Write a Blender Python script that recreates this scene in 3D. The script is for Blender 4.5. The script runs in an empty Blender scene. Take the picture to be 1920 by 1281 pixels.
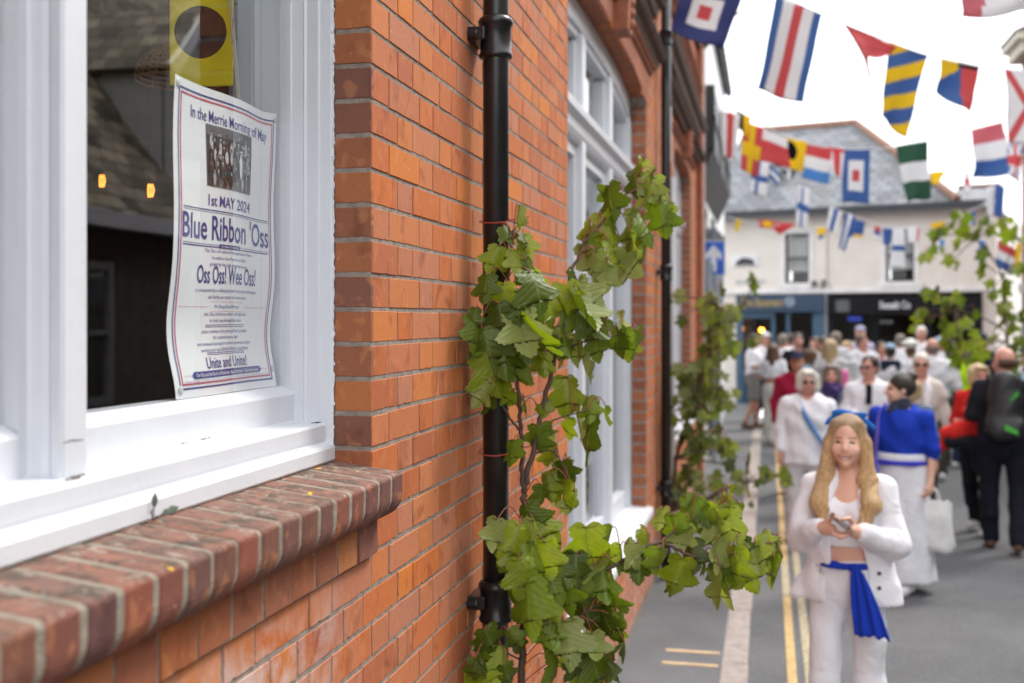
import bpy, math, random
import numpy as np
from mathutils import Vector, Matrix

random.seed(11)
RNG = np.random.default_rng(11)
S = bpy.context.scene
COL = S.collection
R = math.radians

# ------------------------------------------------------------------ camera
FPX = 2100.0                      # focal length in pixels of the 1920 px frame
TH = math.atan(480.0 / FPX)       # yaw to the left of the street axis (+Y)
CZ = 2.0                          # eye height above the pavement
HOR = 597.0
FWX, FWY = -math.sin(TH), math.cos(TH)
RTX, RTY = math.cos(TH), math.sin(TH)

cam = bpy.data.cameras.new("camera")
camo = bpy.data.objects.new("camera", cam)
COL.objects.link(camo)
camo.location = (0, 0, CZ)
camo.rotation_euler = (R(90), 0, TH)
cam.sensor_width = 36.0
cam.lens = 36.0 * FPX / 1920.0
cam.shift_y = -(640.5 - HOR) / 1920.0
cam.clip_start = 0.05
cam.clip_end = 600
cam.dof.use_dof = True
cam.dof.focus_distance = 2.5
cam.dof.aperture_fstop = 2.8
cam.dof.aperture_blades = 0
S.camera = camo

# ------------------------------------------------------------------ world + sun
SUN_EL, SUN_AZ = R(50), R(42)     # from ahead and to the right, behind thin cloud
W = bpy.data.worlds.new("World")
S.world = W
W.use_nodes = True
nt = W.node_tree
nt.nodes.clear()
sky = nt.nodes.new("ShaderNodeTexSky")
sky.sky_type = 'NISHITA'
sky.sun_disc = False
sky.sun_elevation = SUN_EL
sky.sun_rotation = SUN_AZ
tc = nt.nodes.new("ShaderNodeTexCoord")
mp = nt.nodes.new("ShaderNodeMapping")
mp.inputs['Scale'].default_value = (1.6, 1.6, 4.0)
nz = nt.nodes.new("ShaderNodeTexNoise")
nz.inputs['Scale'].default_value = 1.3
nz.inputs['Detail'].default_value = 5
rmp = nt.nodes.new("ShaderNodeValToRGB")
rmp.color_ramp.elements[0].position = 0.30
rmp.color_ramp.elements[0].color = (11.5, 11.8, 12.4, 1)
rmp.color_ramp.elements[1].position = 0.62
rmp.color_ramp.elements[1].color = (15.0, 15.0, 15.0, 1)
mix = nt.nodes.new("ShaderNodeMix")
mix.data_type = 'RGBA'
mix.inputs[0].default_value = 0.86          # cloud cover over the blue sky
bg = nt.nodes.new("ShaderNodeBackground")
bg.inputs['Strength'].default_value = 0.10
out = nt.nodes.new("ShaderNodeOutputWorld")
L = nt.links.new
L(tc.outputs['Generated'], mp.inputs['Vector'])
L(mp.outputs[0], nz.inputs['Vector'])
L(nz.outputs['Fac'], rmp.inputs[0])
L(sky.outputs[0], mix.inputs[6])
L(rmp.outputs[0], mix.inputs[7])
L(mix.outputs[2], bg.inputs['Color'])
L(bg.outputs[0], out.inputs[0])

sl = bpy.data.lights.new("sun", 'SUN')
sl.energy = 1.5
sl.angle = R(16)
sl.color = (1.0, 0.95, 0.88)
so = bpy.data.objects.new("sun", sl)
COL.objects.link(so)
sd = Vector((math.sin(SUN_AZ) * math.cos(SUN_EL), math.cos(SUN_AZ) * math.cos(SUN_EL), math.sin(SUN_EL)))
so.rotation_euler = sd.to_track_quat('Z', 'Y').to_euler()
so.location = (6, 8, 14)

S.view_settings.view_transform = 'Standard'
S.view_settings.look = 'None'
S.view_settings.exposure = 1.04
S.view_settings.gamma = 1
S.cycles.use_denoising = True
S.cycles.max_bounces = 8
S.cycles.transparent_max_bounces = 12
S.cycles.caustics_reflective = False
S.cycles.caustics_refractive = False
S.cycles.sample_clamp_indirect = 6.0

# ------------------------------------------------------------------ helpers
def ray(px, py):
    u = (px - 960.0) / FPX
    return Vector((FWX + u * RTX, FWY + u * RTY, (HOR - py) / FPX))
def atD(px, py, d):
    v = ray(px, py) * d
    v.z += CZ
    return v
def atY(px, py, y):
    r = ray(px, py)
    return atD(px, py, y / r.y)
def atX(px, py, x):
    r = ray(px, py)
    return atD(px, py, x / r.x)

def tag(o, label=None, cat=None, group=None, kind=None):
    if label: o['label'] = label
    if cat: o['category'] = cat
    if group: o['group'] = group
    if kind: o['kind'] = kind
    return o
def empty(name, loc=(0, 0, 0), rz=0.0, label=None, cat=None, group=None, parent=None):
    o = bpy.data.objects.new(name, None)
    COL.objects.link(o)
    o.location = loc
    o.rotation_euler = (0, 0, rz)
    o.empty_display_size = 0.1
    if parent: o.parent = parent
    return tag(o, label, cat, group)

class MB:
    def __init__(self):
        self.v, self.f, self.m, self.uv = [], [], [], []
    def add(self, vs, fs, mi=0, uvs=None):
        b = len(self.v)
        self.v.extend([tuple(p) for p in vs])
        for f in fs:
            self.f.append(tuple(b + i for i in f))
            self.m.append(mi)
        if uvs is not None:
            self.uv.extend(uvs)
        return self
    def box(self, x0, x1, y0, y1, z0, z1, mi=0):
        vs = [(x0, y0, z0), (x1, y0, z0), (x1, y1, z0), (x0, y1, z0), (x0, y0, z1), (x1, y0, z1), (x1, y1, z1), (x0, y1, z1)]
        return self.add(vs, [(0, 3, 2, 1), (4, 5, 6, 7), (0, 1, 5, 4), (1, 2, 6, 5), (2, 3, 7, 6), (3, 0, 4, 7)], mi)
    def hexa(self, p, mi=0):
        return self.add(p, [(0, 3, 2, 1), (4, 5, 6, 7), (0, 1, 5, 4), (1, 2, 6, 5), (2, 3, 7, 6), (3, 0, 4, 7)], mi)
    def bar(self, a, b, w, h, mi=0, up=(0, 0, 1)):
        a, b = Vector(a), Vector(b)
        d = (b - a).normalized()
        s = d.cross(Vector(up))
        if s.length < 1e-4: s = d.cross(Vector((1, 0, 0)))
        s.normalize()
        t = s.cross(d).normalized()
        s = s * w / 2; t = t * h / 2
        return self.hexa([a - s - t, a + s - t, b + s - t, b - s - t, a - s + t, a + s + t, b + s + t, b - s + t], mi)
    def tube(self, pts, r, n=8, mi=0):
        pts = [Vector(p) for p in pts]
        if not isinstance(r, (list, tuple)): r = [r] * len(pts)
        vs, fs = [], []
        prev = None
        for i, p in enumerate(pts):
            d = (pts[min(i + 1, len(pts) - 1)] - pts[max(i - 1, 0)])
            if d.length < 1e-9: d = Vector((0, 0, 1))
            d.normalize()
            if prev is None:
                s = d.cross(Vector((0, 0, 1)))
                if s.length < 1e-3: s = Vector((1, 0, 0))
            else:
                s = prev - d * prev.dot(d)
            s.normalize(); prev = s
            t = d.cross(s)
            for k in range(n):
                a = 2 * math.pi * k / n
                vs.append(p + (s * math.cos(a) + t * math.sin(a)) * r[i])
        for i in range(len(pts) - 1):
            for k in range(n):
                k2 = (k + 1) % n
                fs.append((i * n + k, i * n + k2, (i + 1) * n + k2, (i + 1) * n + k))
        fs.append(tuple(range(n - 1, -1, -1)))
        fs.append(tuple((len(pts) - 1) * n + k for k in range(n)))
        return self.add(vs, fs, mi)
    def lathe(self, prof, c=(0, 0, 0), n=20, mi=0, rx=1.0, ry=1.0):
        vs, fs = [], []
        for (r, z) in prof:
            for k in range(n):
                a = 2 * math.pi * k / n
                vs.append((c[0] + r * rx * math.cos(a), c[1] + r * ry * math.sin(a), c[2] + z))
        for i in range(len(prof) - 1):
            for k in range(n):
                k2 = (k + 1) % n
                fs.append((i * n + k, i * n + k2, (i + 1) * n + k2, (i + 1) * n + k))
        fs.append(tuple(range(n - 1, -1, -1)))
        fs.append(tuple((len(prof) - 1) * n + k for k in range(n)))
        return self.add(vs, fs, mi)
    def prismY(self, poly, y0, y1, mi=0):          # polygon in (x, z), extruded along Y
        n = len(poly)
        vs = [(x, y0, z) for x, z in poly] + [(x, y1, z) for x, z in poly]
        fs = [(i, (i + 1) % n, n + (i + 1) % n, n + i) for i in range(n)]
        fs += [tuple(range(n - 1, -1, -1)), tuple(range(n, 2 * n))]
        return self.add(vs, fs, mi)
    def prismZ(self, poly, z0, z1, mi=0):
        n = len(poly)
        vs = [(x, y, z0) for x, y in poly] + [(x, y, z1) for x, y in poly]
        fs = [(i, (i + 1) % n, n + (i + 1) % n, n + i) for i in range(n)]
        fs += [tuple(range(n - 1, -1, -1)), tuple(range(n, 2 * n))]
        return self.add(vs, fs, mi)
    def prismX(self, poly, x0, x1, mi=0):          # polygon in (y, z)
        n = len(poly)
        vs = [(x0, y, z) for y, z in poly] + [(x1, y, z) for y, z in poly]
        fs = [(i, (i + 1) % n, n + (i + 1) % n, n + i) for i in range(n)]
        fs += [tuple(range(n - 1, -1, -1)), tuple(range(n, 2 * n))]
        return self.add(vs, fs, mi)
    def sphere(self, c, r, n=12, mi=0):
        m = n // 2
        if not isinstance(r, (list, tuple)): r = (r, r, r)
        prof = []
        vs, fs = [], []
        for i in range(m + 1):
            t = math.pi * i / m
            for k in range(n):
                a = 2 * math.pi * k / n
                vs.append((c[0] + r[0] * math.sin(t) * math.cos(a), c[1] + r[1] * math.sin(t) * math.sin(a), c[2] - r[2] * math.cos(t)))
        for i in range(m):
            for k in range(n):
                k2 = (k + 1) % n
                fs.append((i * n + k, i * n + k2, (i + 1) * n + k2, (i + 1) * n + k))
        return self.add(vs, fs, mi)
    def build(self, name, mats, parent=None, smooth=False, bevel=0.0, fix=True):
        if not isinstance(mats, (list, tuple)): mats = [mats]
        me = bpy.data.meshes.new(name)
        me.from_pydata(self.v, [], self.f)
        for m in mats: me.materials.append(m)
        me.polygons.foreach_set('material_index', self.m)
        if smooth: me.polygons.foreach_set('use_smooth', [True] * len(self.f))
        if len(self.uv) == len(self.v) and self.uv:
            ul = me.uv_layers.new(name='UVMap')
            li = np.empty(len(me.loops), dtype=np.int32)
            me.loops.foreach_get('vertex_index', li)
            ul.data.foreach_set('uv', np.array(self.uv, dtype=np.float32)[li].ravel())
        me.validate()
        if fix:
            import bmesh
            bm = bmesh.new(); bm.from_mesh(me)
            bmesh.ops.recalc_face_normals(bm, faces=bm.faces)
            bm.to_mesh(me); bm.free()
        me.update()
        o = bpy.data.objects.new(name, me)
        COL.objects.link(o)
        if parent: o.parent = parent
        if bevel > 0:
            b = o.modifiers.new('bevel', 'BEVEL')
            b.width = bevel; b.segments = 2; b.limit_method = 'ANGLE'; b.angle_limit = R(40)
        return o

# ------------------------------------------------------------------ materials
class G:
    """small node-graph helper"""
    def __init__(self, name):
        self.m = bpy.data.materials.new(name)
        self.m.use_nodes = True
        self.t = self.m.node_tree
        self.b = self.t.nodes['Principled BSDF']
        self.o = self.t.nodes['Material Output']
    def n(self, typ, **kw):
        x = self.t.nodes.new('ShaderNode' + typ)
        for k, v in kw.items():
            if k in x.inputs: x.inputs[k].default_value = v
            else: setattr(x, k, v)
        return x
    def l(self, a, b): self.t.links.new(a, b)
    def coord(self, scale=(1, 1, 1), kind='Object'):
        c = self.n('TexCoord'); m = self.n('Mapping')
        m.inputs['Scale'].default_value = scale
        self.l(c.outputs[kind], m.inputs['Vector'])
        return m.outputs[0]
    def noise(self, vec, scale, detail=4, rough=0.55, dist=0.0):
        x = self.n('TexNoise', Scale=scale, Detail=detail, Roughness=rough, Distortion=dist)
        self.l(vec, x.inputs['Vector'])
        return x.outputs['Fac']
    def ramp(self, fac, stops, interp='LINEAR'):
        x = self.n('ValToRGB')
        cr = x.color_ramp
        cr.interpolation = interp
        while len(cr.elements) < len(stops): cr.elements.new(0.5)
        for e, (p, c) in zip(cr.elements, stops):
            e.position = p
            e.color = (*c, 1) if len(c) == 3 else c
        self.l(fac, x.inputs[0])
        return x.outputs[0]
    def val(self, fac, a, b):
        x = self.n('MapRange'); x.inputs[1].default_value = a; x.inputs[2].default_value = b
        self.l(fac, x.inputs[0])
        return x.outputs[0]
    def math(self, op, a, b=0.0):
        x = self.n('Math', operation=op)
        for i, s in enumerate((a, b)):
            if isinstance(s, (int, float)): x.inputs[i].default_value = s
            else: self.l(s, x.inputs[i])
        return x.outputs[0]
    def mix(self, fac, a, b, blend='MIX'):
        x = self.n('Mix', data_type='RGBA', blend_type=blend)
        for i, s in ((0, fac), (6, a), (7, b)):
            if isinstance(s, (int, float)): x.inputs[i].default_value = s
            elif isinstance(s, tuple): x.inputs[i].default_value = (*s, 1) if len(s) == 3 else s
            else: self.l(s, x.inputs[i])
        return x.outputs[2]
    def bump(self, h, strength=0.3, dist=0.01, prev=None):
        x = self.n('Bump', Strength=strength, Distance=dist)
        self.l(h, x.inputs['Height'])
        if prev is not None: self.l(prev, x.inputs['Normal'])
        self.l(x.outputs[0], self.b.inputs['Normal'])
        return x.outputs[0]
    def col(self, c): self.l(c, self.b.inputs['Base Color'])

def simple(name, c, rough=0.6, var=0.12, scale=6.0, bump=0.0, bscale=60.0, metal=0.0, spec=0.5, dist=0.005, sheen=0.0):
    g = G(name)
    v = g.coord()
    f = g.noise(v, scale, 5)
    lo = tuple(max(0, x * (1 - var)) for x in c); hi = tuple(min(1, x * (1 + var)) for x in c)
    g.col(g.ramp(f, [(0.3, lo), (0.7, hi)]))
    g.b.inputs['Roughness'].default_value = rough
    g.b.inputs['Metallic'].default_value = metal
    g.b.inputs['Specular IOR Level'].default_value = spec
    if sheen: g.b.inputs['Sheen Weight'].default_value = sheen
    if bump: g.bump(g.noise(v, bscale, 4), bump, dist)
    return g.m

def brick_mat(name, stops, rough=0.8, efflor=False, dark=0.5, lichen=False):
    g = G(name)
    geo = g.n('NewGeometry')
    v = g.coord()
    base = g.ramp(geo.outputs['Random Per Island'], stops)
    sv = g.n('VectorMath', operation='ADD')
    g.l(v, sv.inputs[0])
    rv = g.n('CombineXYZ'); g.l(g.math('MULTIPLY', geo.outputs['Random Per Island'], 37.0), rv.inputs[0])
    g.l(rv.outputs[0], sv.inputs[1])
    pv = sv.outputs[0]
    # burnt, kiln-darkened patches inside a brick, drawn out vertically
    st = g.n('Mapping'); st.inputs['Scale'].default_value = (7, 7, 5.0); g.l(pv, st.inputs['Vector'])
    patch = g.noise(st.outputs[0], 2.2, 3, 0.5, 0.6)
    c = g.mix(g.math('MULTIPLY', g.val(patch, 0.57, 0.75), 0.75), base, g.mix(1.0, base, (0.50, 0.42, 0.43), 'MULTIPLY'))
    g.t.nodes[-1]
    flame = g.noise(st.outputs[0], 5.0, 2, 0.4, 0.3)
    c = g.mix(g.math('MULTIPLY', g.val(flame, 0.58, 0.68), 0.35), c, (0.58, 0.235, 0.095))
    fine = g.noise(v, 180, 4, 0.65)
    c = g.mix(g.math('MULTIPLY', g.val(fine, 0.35, 0.75), 0.35), c, g.mix(1.0, c, (0.62, 0.56, 0.55), 'MULTIPLY'))
    spk = g.noise(v, 75, 2, 0.5)
    c = g.mix(g.math('MULTIPLY', g.val(spk, 0.74, 0.78), 0.6), c, (0.62, 0.55, 0.48))
    if efflor:
        sx = g.n('SeparateXYZ'); g.l(v, sx.inputs[0])
        low = g.math('MULTIPLY', g.val(sx.outputs['Z'], 1.52, 1.40), g.val(sx.outputs['Y'], -2.75, -3.25))
        low = g.math('ADD', low, g.math('MULTIPLY', g.math('MULTIPLY', g.val(sx.outputs['Z'], 0.6, 0.2), g.val(sx.outputs['Y'], -0.8, 0.0)), 0.6))
        ef = g.math('MULTIPLY', low, g.val(g.noise(v, 9, 6, 0.65, 0.4), 0.42, 0.62))
        c = g.mix(g.math('MULTIPLY', ef, 0.75), c, (0.62, 0.56, 0.55))
    if lichen:
        up = g.n('SeparateXYZ'); g.l(geo.outputs['Normal'], up.inputs[0])
        upm = g.val(up.outputs['Z'], 0.35, 0.8)
        c = g.mix(g.math('MULTIPLY', upm, 0.50), c, (0.27, 0.155, 0.12))
        d = g.val(g.noise(v, 19, 8, 0.75, 0.6), 0.46, 0.58)
        c = g.mix(g.math('MULTIPLY', g.math('MULTIPLY', upm, d), 0.85), c, (0.075, 0.062, 0.048))
        pale = g.val(g.noise(v, 31, 6, 0.7, 0.4), 0.55, 0.66)
        c = g.mix(g.math('MULTIPLY', g.math('MULTIPLY', upm, pale), 0.7), c, (0.40, 0.36, 0.30))
        yl = g.val(g.noise(v, 17, 3, 0.6, 0.7), 0.685, 0.705)
        c = g.mix(g.math('MULTIPLY', g.val(up.outputs['Z'], 0.15, 0.5), yl), c, (0.72, 0.42, 0.02))
    g.col(c)
    g.b.inputs['Roughness'].default_value = rough
    g.b.inputs['Specular IOR Level'].default_value = 0.3
    n1 = g.bump(g.noise(v, 240, 4, 0.7), 0.25, 0.002)
    g.bump(g.noise(v, 38, 4, 0.6, 0.3), 0.35, 0.004, n1)
    return g.m

BRICK = brick_mat('orange_brick', [(0.0, (0.38, 0.115, 0.050)), (0.15, (0.52, 0.150, 0.042)), (0.32, (0.46, 0.170, 0.088)), (0.5, (0.60, 0.185, 0.035)), (0.68, (0.46, 0.180, 0.105)), (0.84, (0.55, 0.150, 0.036)), (1.0, (0.42, 0.130, 0.060))], efflor=True)
JAMB = brick_mat('corner_brick', [(0.0, (0.34, 0.115, 0.048)), (0.25, (0.19, 0.082, 0.060)), (0.45, (0.40, 0.13, 0.045)), (0.65, (0.17, 0.075, 0.058)), (0.85, (0.44, 0.15, 0.05)), (1.0, (0.30, 0.10, 0.05))])
SILLB = brick_mat('sill_brick', [(0.0, (0.25, 0.080, 0.05)), (0.2, (0.125, 0.060, 0.055)), (0.4, (0.27, 0.080, 0.045)), (0.55, (0.15, 0.072, 0.060)), (0.75, (0.20, 0.082, 0.05)), (0.9, (0.135, 0.066, 0.062)), (1.0, (0.23, 0.075, 0.045))], lichen=True, rough=0.75)
HEADB = brick_mat('weathered_header_brick', [(0.0, (0.31, 0.11, 0.06)), (0.3, (0.48, 0.15, 0.045)), (0.55, (0.22, 0.09, 0.07)), (0.8, (0.46, 0.17, 0.065)), (1.0, (0.26, 0.10, 0.07))])
MORTAR = simple('mortar', (0.27, 0.225, 0.19), 0.95, 0.3, 40, 0.7, 300, dist=0.004)
MORTAR_P = simple('pale_mortar', (0.27, 0.235, 0.185), 0.95, 0.3, 40, 0.8, 260, dist=0.005)

def white_paint(name, c=(0.68, 0.70, 0.745)):
    g = G(name)
    v = g.coord()
    f = g.noise(v, 5, 6, 0.6)
    col = g.ramp(f, [(0.3, tuple(x * 0.94 for x in c)), (0.7, c)])
    grime = g.val(g.noise(v, 26, 7, 0.72, 0.8), 0.69, 0.76)
    col = g.mix(g.math('MULTIPLY', grime, 0.35), col, (0.42, 0.38, 0.33))
    g.col(col)
    g.b.inputs['Roughness'].default_value = 0.38
    st = g.n('Mapping'); st.inputs['Scale'].default_value = (60, 60, 5); g.l(v, st.inputs['Vector'])
    n1 = g.bump(g.noise(st.outputs[0], 3, 3), 0.12, 0.002)
    g.bump(g.noise(v, 28, 5, 0.6), 0.28, 0.004, n1)
    return g.m
WPAINT = white_paint('white_gloss_paint')
WCRACK = simple('flaked_paint_crack', (0.10, 0.075, 0.06), 0.9)

def glass_mat(name, ior=1.6, tint=(0.97, 0.98, 0.98)):
    g = G(name)
    fr = g.n('Fresnel', IOR=ior)
    geo = g.n('NewGeometry')
    f = g.math('MULTIPLY', fr.outputs[0], g.math('SUBTRACT', 1.0, geo.outputs['Backfacing']))
    tr = g.n('BsdfTransparent'); tr.inputs[0].default_value = (*tint, 1)
    gl = g.n('BsdfGlossy', Roughness=0.0)
    gl.inputs[0].default_value = (1, 1, 1, 1)
    nb = g.n('Bump', Strength=0.03, Distance=0.01)
    g.l(g.noise(g.coord(), 2.5, 2), nb.inputs['Height'])
    g.l(nb.outputs[0], gl.inputs['Normal'])
    mx = g.n('MixShader')
    g.l(f, mx.inputs[0]); g.l(tr.outputs[0], mx.inputs[1]); g.l(gl.outputs[0], mx.inputs[2])
    g.l(mx.outputs[0], g.o.inputs[0])
    g.t.nodes.remove(g.b)
    return g.m
GLASS = glass_mat('window_glass', 1.9)
SHOPGLASS = glass_mat('shop_glass', 1.22)

def emit(name, c, s):
    g = G(name)
    g.b.inputs['Base Color'].default_value = (*c, 1)
    g.b.inputs['Emission Color'].default_value = (*c, 1)
    g.b.inputs['Emission Strength'].default_value = s
    return g.m

def cloth_mat(name, c, var=0.06, bump=0.25, trans=0.0, rough=0.85, scale=14):
    g = G(name)
    v = g.coord()
    f = g.noise(v, scale, 4)
    g.col(g.ramp(f, [(0.3, tuple(x * (1 - var) for x in c)), (0.7, tuple(min(1, x * (1 + var)) for x in c))]))
    g.b.inputs['Roughness'].default_value = rough
    g.b.inputs['Specular IOR Level'].default_value = 0.2
    g.bump(g.noise(v, 9, 3, 0.5, 1.2), bump, 0.03)
    if trans:
        t = g.n('BsdfTranslucent'); t.inputs[0].default_value = (*c, 1)
        m = g.n('MixShader'); m.inputs[0].default_value = trans
        g.l(g.b.outputs[0], m.inputs[1]); g.l(t.outputs[0], m.inputs[2]); g.l(m.outputs[0], g.o.inputs[0])
    return g.m
_cl = {}
def cloth(c, **kw):
    k = (tuple(round(x, 3) for x in c), tuple(sorted(kw.items())))
    if k not in _cl: _cl[k] = cloth_mat('cloth_%d' % (len(_cl) + 1), c, **kw)
    return _cl[k]

BLACKM = simple('black_gloss_iron', (0.012, 0.012, 0.014), 0.28, 0.3, 20, 0.15, 30, dist=0.003)
SLATE = None

def text_mesh(s, bold=0.0, res=3):
    cu = bpy.data.curves.new('lettering', 'FONT')
    cu.body = s; cu.align_x = 'CENTER'; cu.align_y = 'CENTER'; cu.size = 1.0
    cu.resolution_u = res; cu.offset = bold
    o = bpy.data.objects.new('lettering', cu)
    COL.objects.link(o)
    dg = bpy.context.evaluated_depsgraph_get()
    me = bpy.data.meshes.new_from_object(o.evaluated_get(dg))
    vs = [tuple(v.co) for v in me.vertices]; fs = [tuple(p.vertices) for p in me.polygons]
    bpy.data.objects.remove(o); bpy.data.curves.remove(cu); bpy.data.meshes.remove(me)
    xs = [v[0] for v in vs]; ys = [v[1] for v in vs]
    return vs, fs, (min(xs), max(xs), min(ys), max(ys))
# ------------------------------------------------------------------ ground
def asphalt(name, c):
    g = G(name)
    v = g.coord()
    a = g.noise(v, 1.1, 6, 0.6)
    col = g.ramp(a, [(0.3, tuple(x * 0.68 for x in c)), (0.7, tuple(x * 1.3 for x in c))])
    s = g.noise(v, 140, 3, 0.6)
    col = g.mix(g.val(s, 0.45, 0.8), col, tuple(x * 2.0 for x in c))
    gr = g.noise(v, 38, 2, 0.5)
    col = g.mix(g.math('MULTIPLY', g.val(gr, 0.60, 0.72), 0.5), col, tuple(x * 0.45 for x in c))
    pt = g.val(g.noise(v, 3.1, 4, 0.6, 0.5), 0.66, 0.70)
    col = g.mix(g.math('MULTIPLY', pt, 0.4), col, tuple(x * 0.4 for x in c))
    lt = g.val(g.noise(v, 4.7, 5, 0.7, 0.8), 0.64, 0.70)
    col = g.mix(g.math('MULTIPLY', lt, 0.35), col, tuple(x * 2.2 for x in c))
    g.col(col)
    g.b.inputs['Roughness'].default_value = 0.9
    g.bump(g.noise(v, 130, 3), 0.5, 0.006)
    return g.m
ROADM = asphalt('road_asphalt', (0.102, 0.103, 0.108))
PAVEM = asphalt('pavement_asphalt', (0.112, 0.112, 0.118))
KERBM = simple('granite_kerb', (0.35, 0.30, 0.275), 0.85, 0.22, 14, 0.4, 160)
YEL = simple('yellow_road_paint', (0.54, 0.37, 0.16), 0.8, 0.2, 22, 0.2, 120)
YELW = simple('worn_yellow_paint', (0.42, 0.36, 0.24), 0.85, 0.5, 34, 0.2, 120)
CREAMP = simple('cream_pavement_paint', (0.58, 0.41, 0.24), 0.8, 0.2, 20)
RZ = -0.06
mb = MB(); mb.add([(-0.115, -30, RZ), (150, -30, RZ), (150, 250, RZ), (-0.115, 250, RZ)], [(0, 1, 2, 3)])
tag(mb.build('road', ROADM), kind='structure')
mb = MB(); mb.add([(-150, -30, 0), (-0.26, -30, 0), (-0.26, 250, 0), (-150, 250, 0)], [(0, 1, 2, 3)])
tag(mb.build('pavement', PAVEM), kind='structure')
mb = MB()
y = -6.0
while y < 22:
    ln = random.uniform(0.85, 1.25)
    mb.box(-0.262 + random.uniform(-.003, .003), -0.112 + random.uniform(-.003, .003), y, y + ln - 0.008, -0.2, 0.006 + random.uniform(-.002, .002))
    y += ln
tag(mb.build('kerb', KERBM, bevel=0.008), kind='structure')
mb = MB()
for (xc, m) in ((0.135, 0), (0.235, 1)):
    yy = 1.0
    while yy < 21:
        n = min(yy + random.uniform(.8, 2.2), 21)
        mb.box(xc - 0.027, xc + 0.027, yy, n, RZ - 0.01, RZ + 0.004, m if random.random() < 0.8 else 1)
        yy = n + random.uniform(0, .04)
tag(mb.build('road_marking', [YEL, YELW]), kind='structure')
mb = MB()
for py in (1222, 1246, 1033, 1047, 833, 839):
    a = atD(1290, py, (CZ) / ((py - HOR) / FPX))
    mb.box(-0.60, -0.28, a.y - 0.022, a.y + 0.022, -0.01, 0.004)
tag(mb.build('pavement_marking', CREAMP), kind='structure')
# ------------------------------------------------------------------ the brick building on the left
WX = -0.8305
PITCH = 0.075
Z0 = 2.0195 - 26 * PITCH          # a bed joint level
BB = empty('brick_building', (WX, 5.0, 0), 0, 'long orange brick building with white arched windows, terracotta mouldings and black drainpipes', 'building')
OFF = Vector((-WX, -5.0, 0))
def bpart(mb, name, mats, parent=None, **kw):
    """meshes are written in world coordinates; shift them under the building's base"""
    p = parent or BB
    base = p
    off = Vector((0, 0, 0))
    while base is not None:
        off += Vector(base.location); base = base.parent
    mb.v = [(a - off.x, b - off.y, c - off.z) for a, b, c in mb.v]
    return mb.build(name, mats, p, **kw)

def brick(mb, x, y0, y1, z0, z1, near, mi=0, axis='x'):
    """one brick with worn edges; face at x (looking +X), or at y=x looking -Y when axis is 'y'"""
    def P(d, a, b):
        return (x + d, a, b) if axis == 'x' else (a, x - d, b)
    jx = random.uniform(-0.0012, 0.0012)
    if not near:
        i = 0.004
        vs = [P(-0.012, y0, z0), P(-0.012, y1, z0), P(-0.012, y1, z1), P(-0.012, y0, z1),
              P(jx, y0 + i, z0 + i), P(jx, y1 - i, z0 + i), P(jx, y1 - i, z1 - i), P(jx, y0 + i, z1 - i)]
        mb.add(vs, [(0, 1, 5, 4), (1, 2, 6, 5), (2, 3, 7, 6), (3, 0, 4, 7), (4, 5, 6, 7)], mi)
        return
    nl = max(4, int((y1 - y0) / 0.010)); nh = 6
    out = []
    for k in range(nl): out.append((y0 + (y1 - y0) * k / nl, z0, 0, 1))
    for k in range(nh): out.append((y1, z0 + (z1 - z0) * k / nh, -1, 0))
    for k in range(nl): out.append((y1 - (y1 - y0) * k / nl, z1, 0, -1))
    for k in range(nh): out.append((y0, z1 - (z1 - z0) * k / nh, 1, 0))
    r0, r1, r2 = [], [], []
    for (a, b, na, nb) in out:
        ch = random.gauss(0, 0.00035)
        if random.random() < 0.05: ch += random.uniform(0.001, 0.0030)
        ch = max(-0.001, ch)
        ca = 1 if a < (y0 + y1) / 2 else -1; cb = 1 if b < (z0 + z1) / 2 else -1
        sx = na if na else (ca if abs(a - y0) < 1e-6 or abs(a - y1) < 1e-6 else 0)
        sz = nb if nb else (cb if abs(b - z0) < 1e-6 or abs(b - z1) < 1e-6 else 0)
        r0.append(P(-0.014, a + sx * ch, b + sz * ch))
        r1.append(P(-0.0015 + jx, a + sx * (ch + 0.0003), b + sz * (ch + 0.0003)))
        r2.append(P(jx, a + sx * (ch + 0.0014), b + sz * (ch + 0.0014)))
    n = len(out)
    fs = [(i, (i + 1) % n, n + (i + 1) % n, n + i) for i in range(n)]
    fs += [(n + i, n + (i + 1) % n, 2 * n + (i + 1) % n, 2 * n + i) for i in range(n)]
    fs += [tuple(range(2 * n, 3 * n))]
    mb.add(r0 + r1 + r2, fs, mi)

VJ = 0.0062
def course(mb, row, segs, x=WX, nearlim=4.9, skip=None):
    """Flemish bond; anchored on the window corner at Y=2.28"""
    z0 = Z0 + row * PITCH + 0.0045; z1 = z0 + PITCH - 0.009
    even = row % 2 == 0
    for (a, b) in segs:
        # joints
        js = []
        if even: base = 2.28; seq0 = 0      # header first
        else: base = 2.28 + 0.1725; seq0 = 0
        k0 = int(math.floor((a - base) / 0.3375)) - 1
        yy = base + k0 * 0.3375
        while yy < b + 0.4:
            js.append((yy, yy + 0.1125)); js.append((yy + 0.1125, yy + 0.3375)); yy += 0.3375
        for (p, q) in js:
            p2, q2 = max(p, a), min(q, b)
            if q2 - p2 < 0.03: continue
            jp = VJ / 2 if p2 > a + 1e-6 else 0.0
            jq = VJ / 2 if q2 < b - 1e-6 else 0.0
            jt = random.gauss(0, 0.0015)
            brick(mb, x, p2 + jp, q2 - jq, z0 + random.gauss(0, .0006), z1 + random.gauss(0, .0006), q2 < nearlim)

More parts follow.
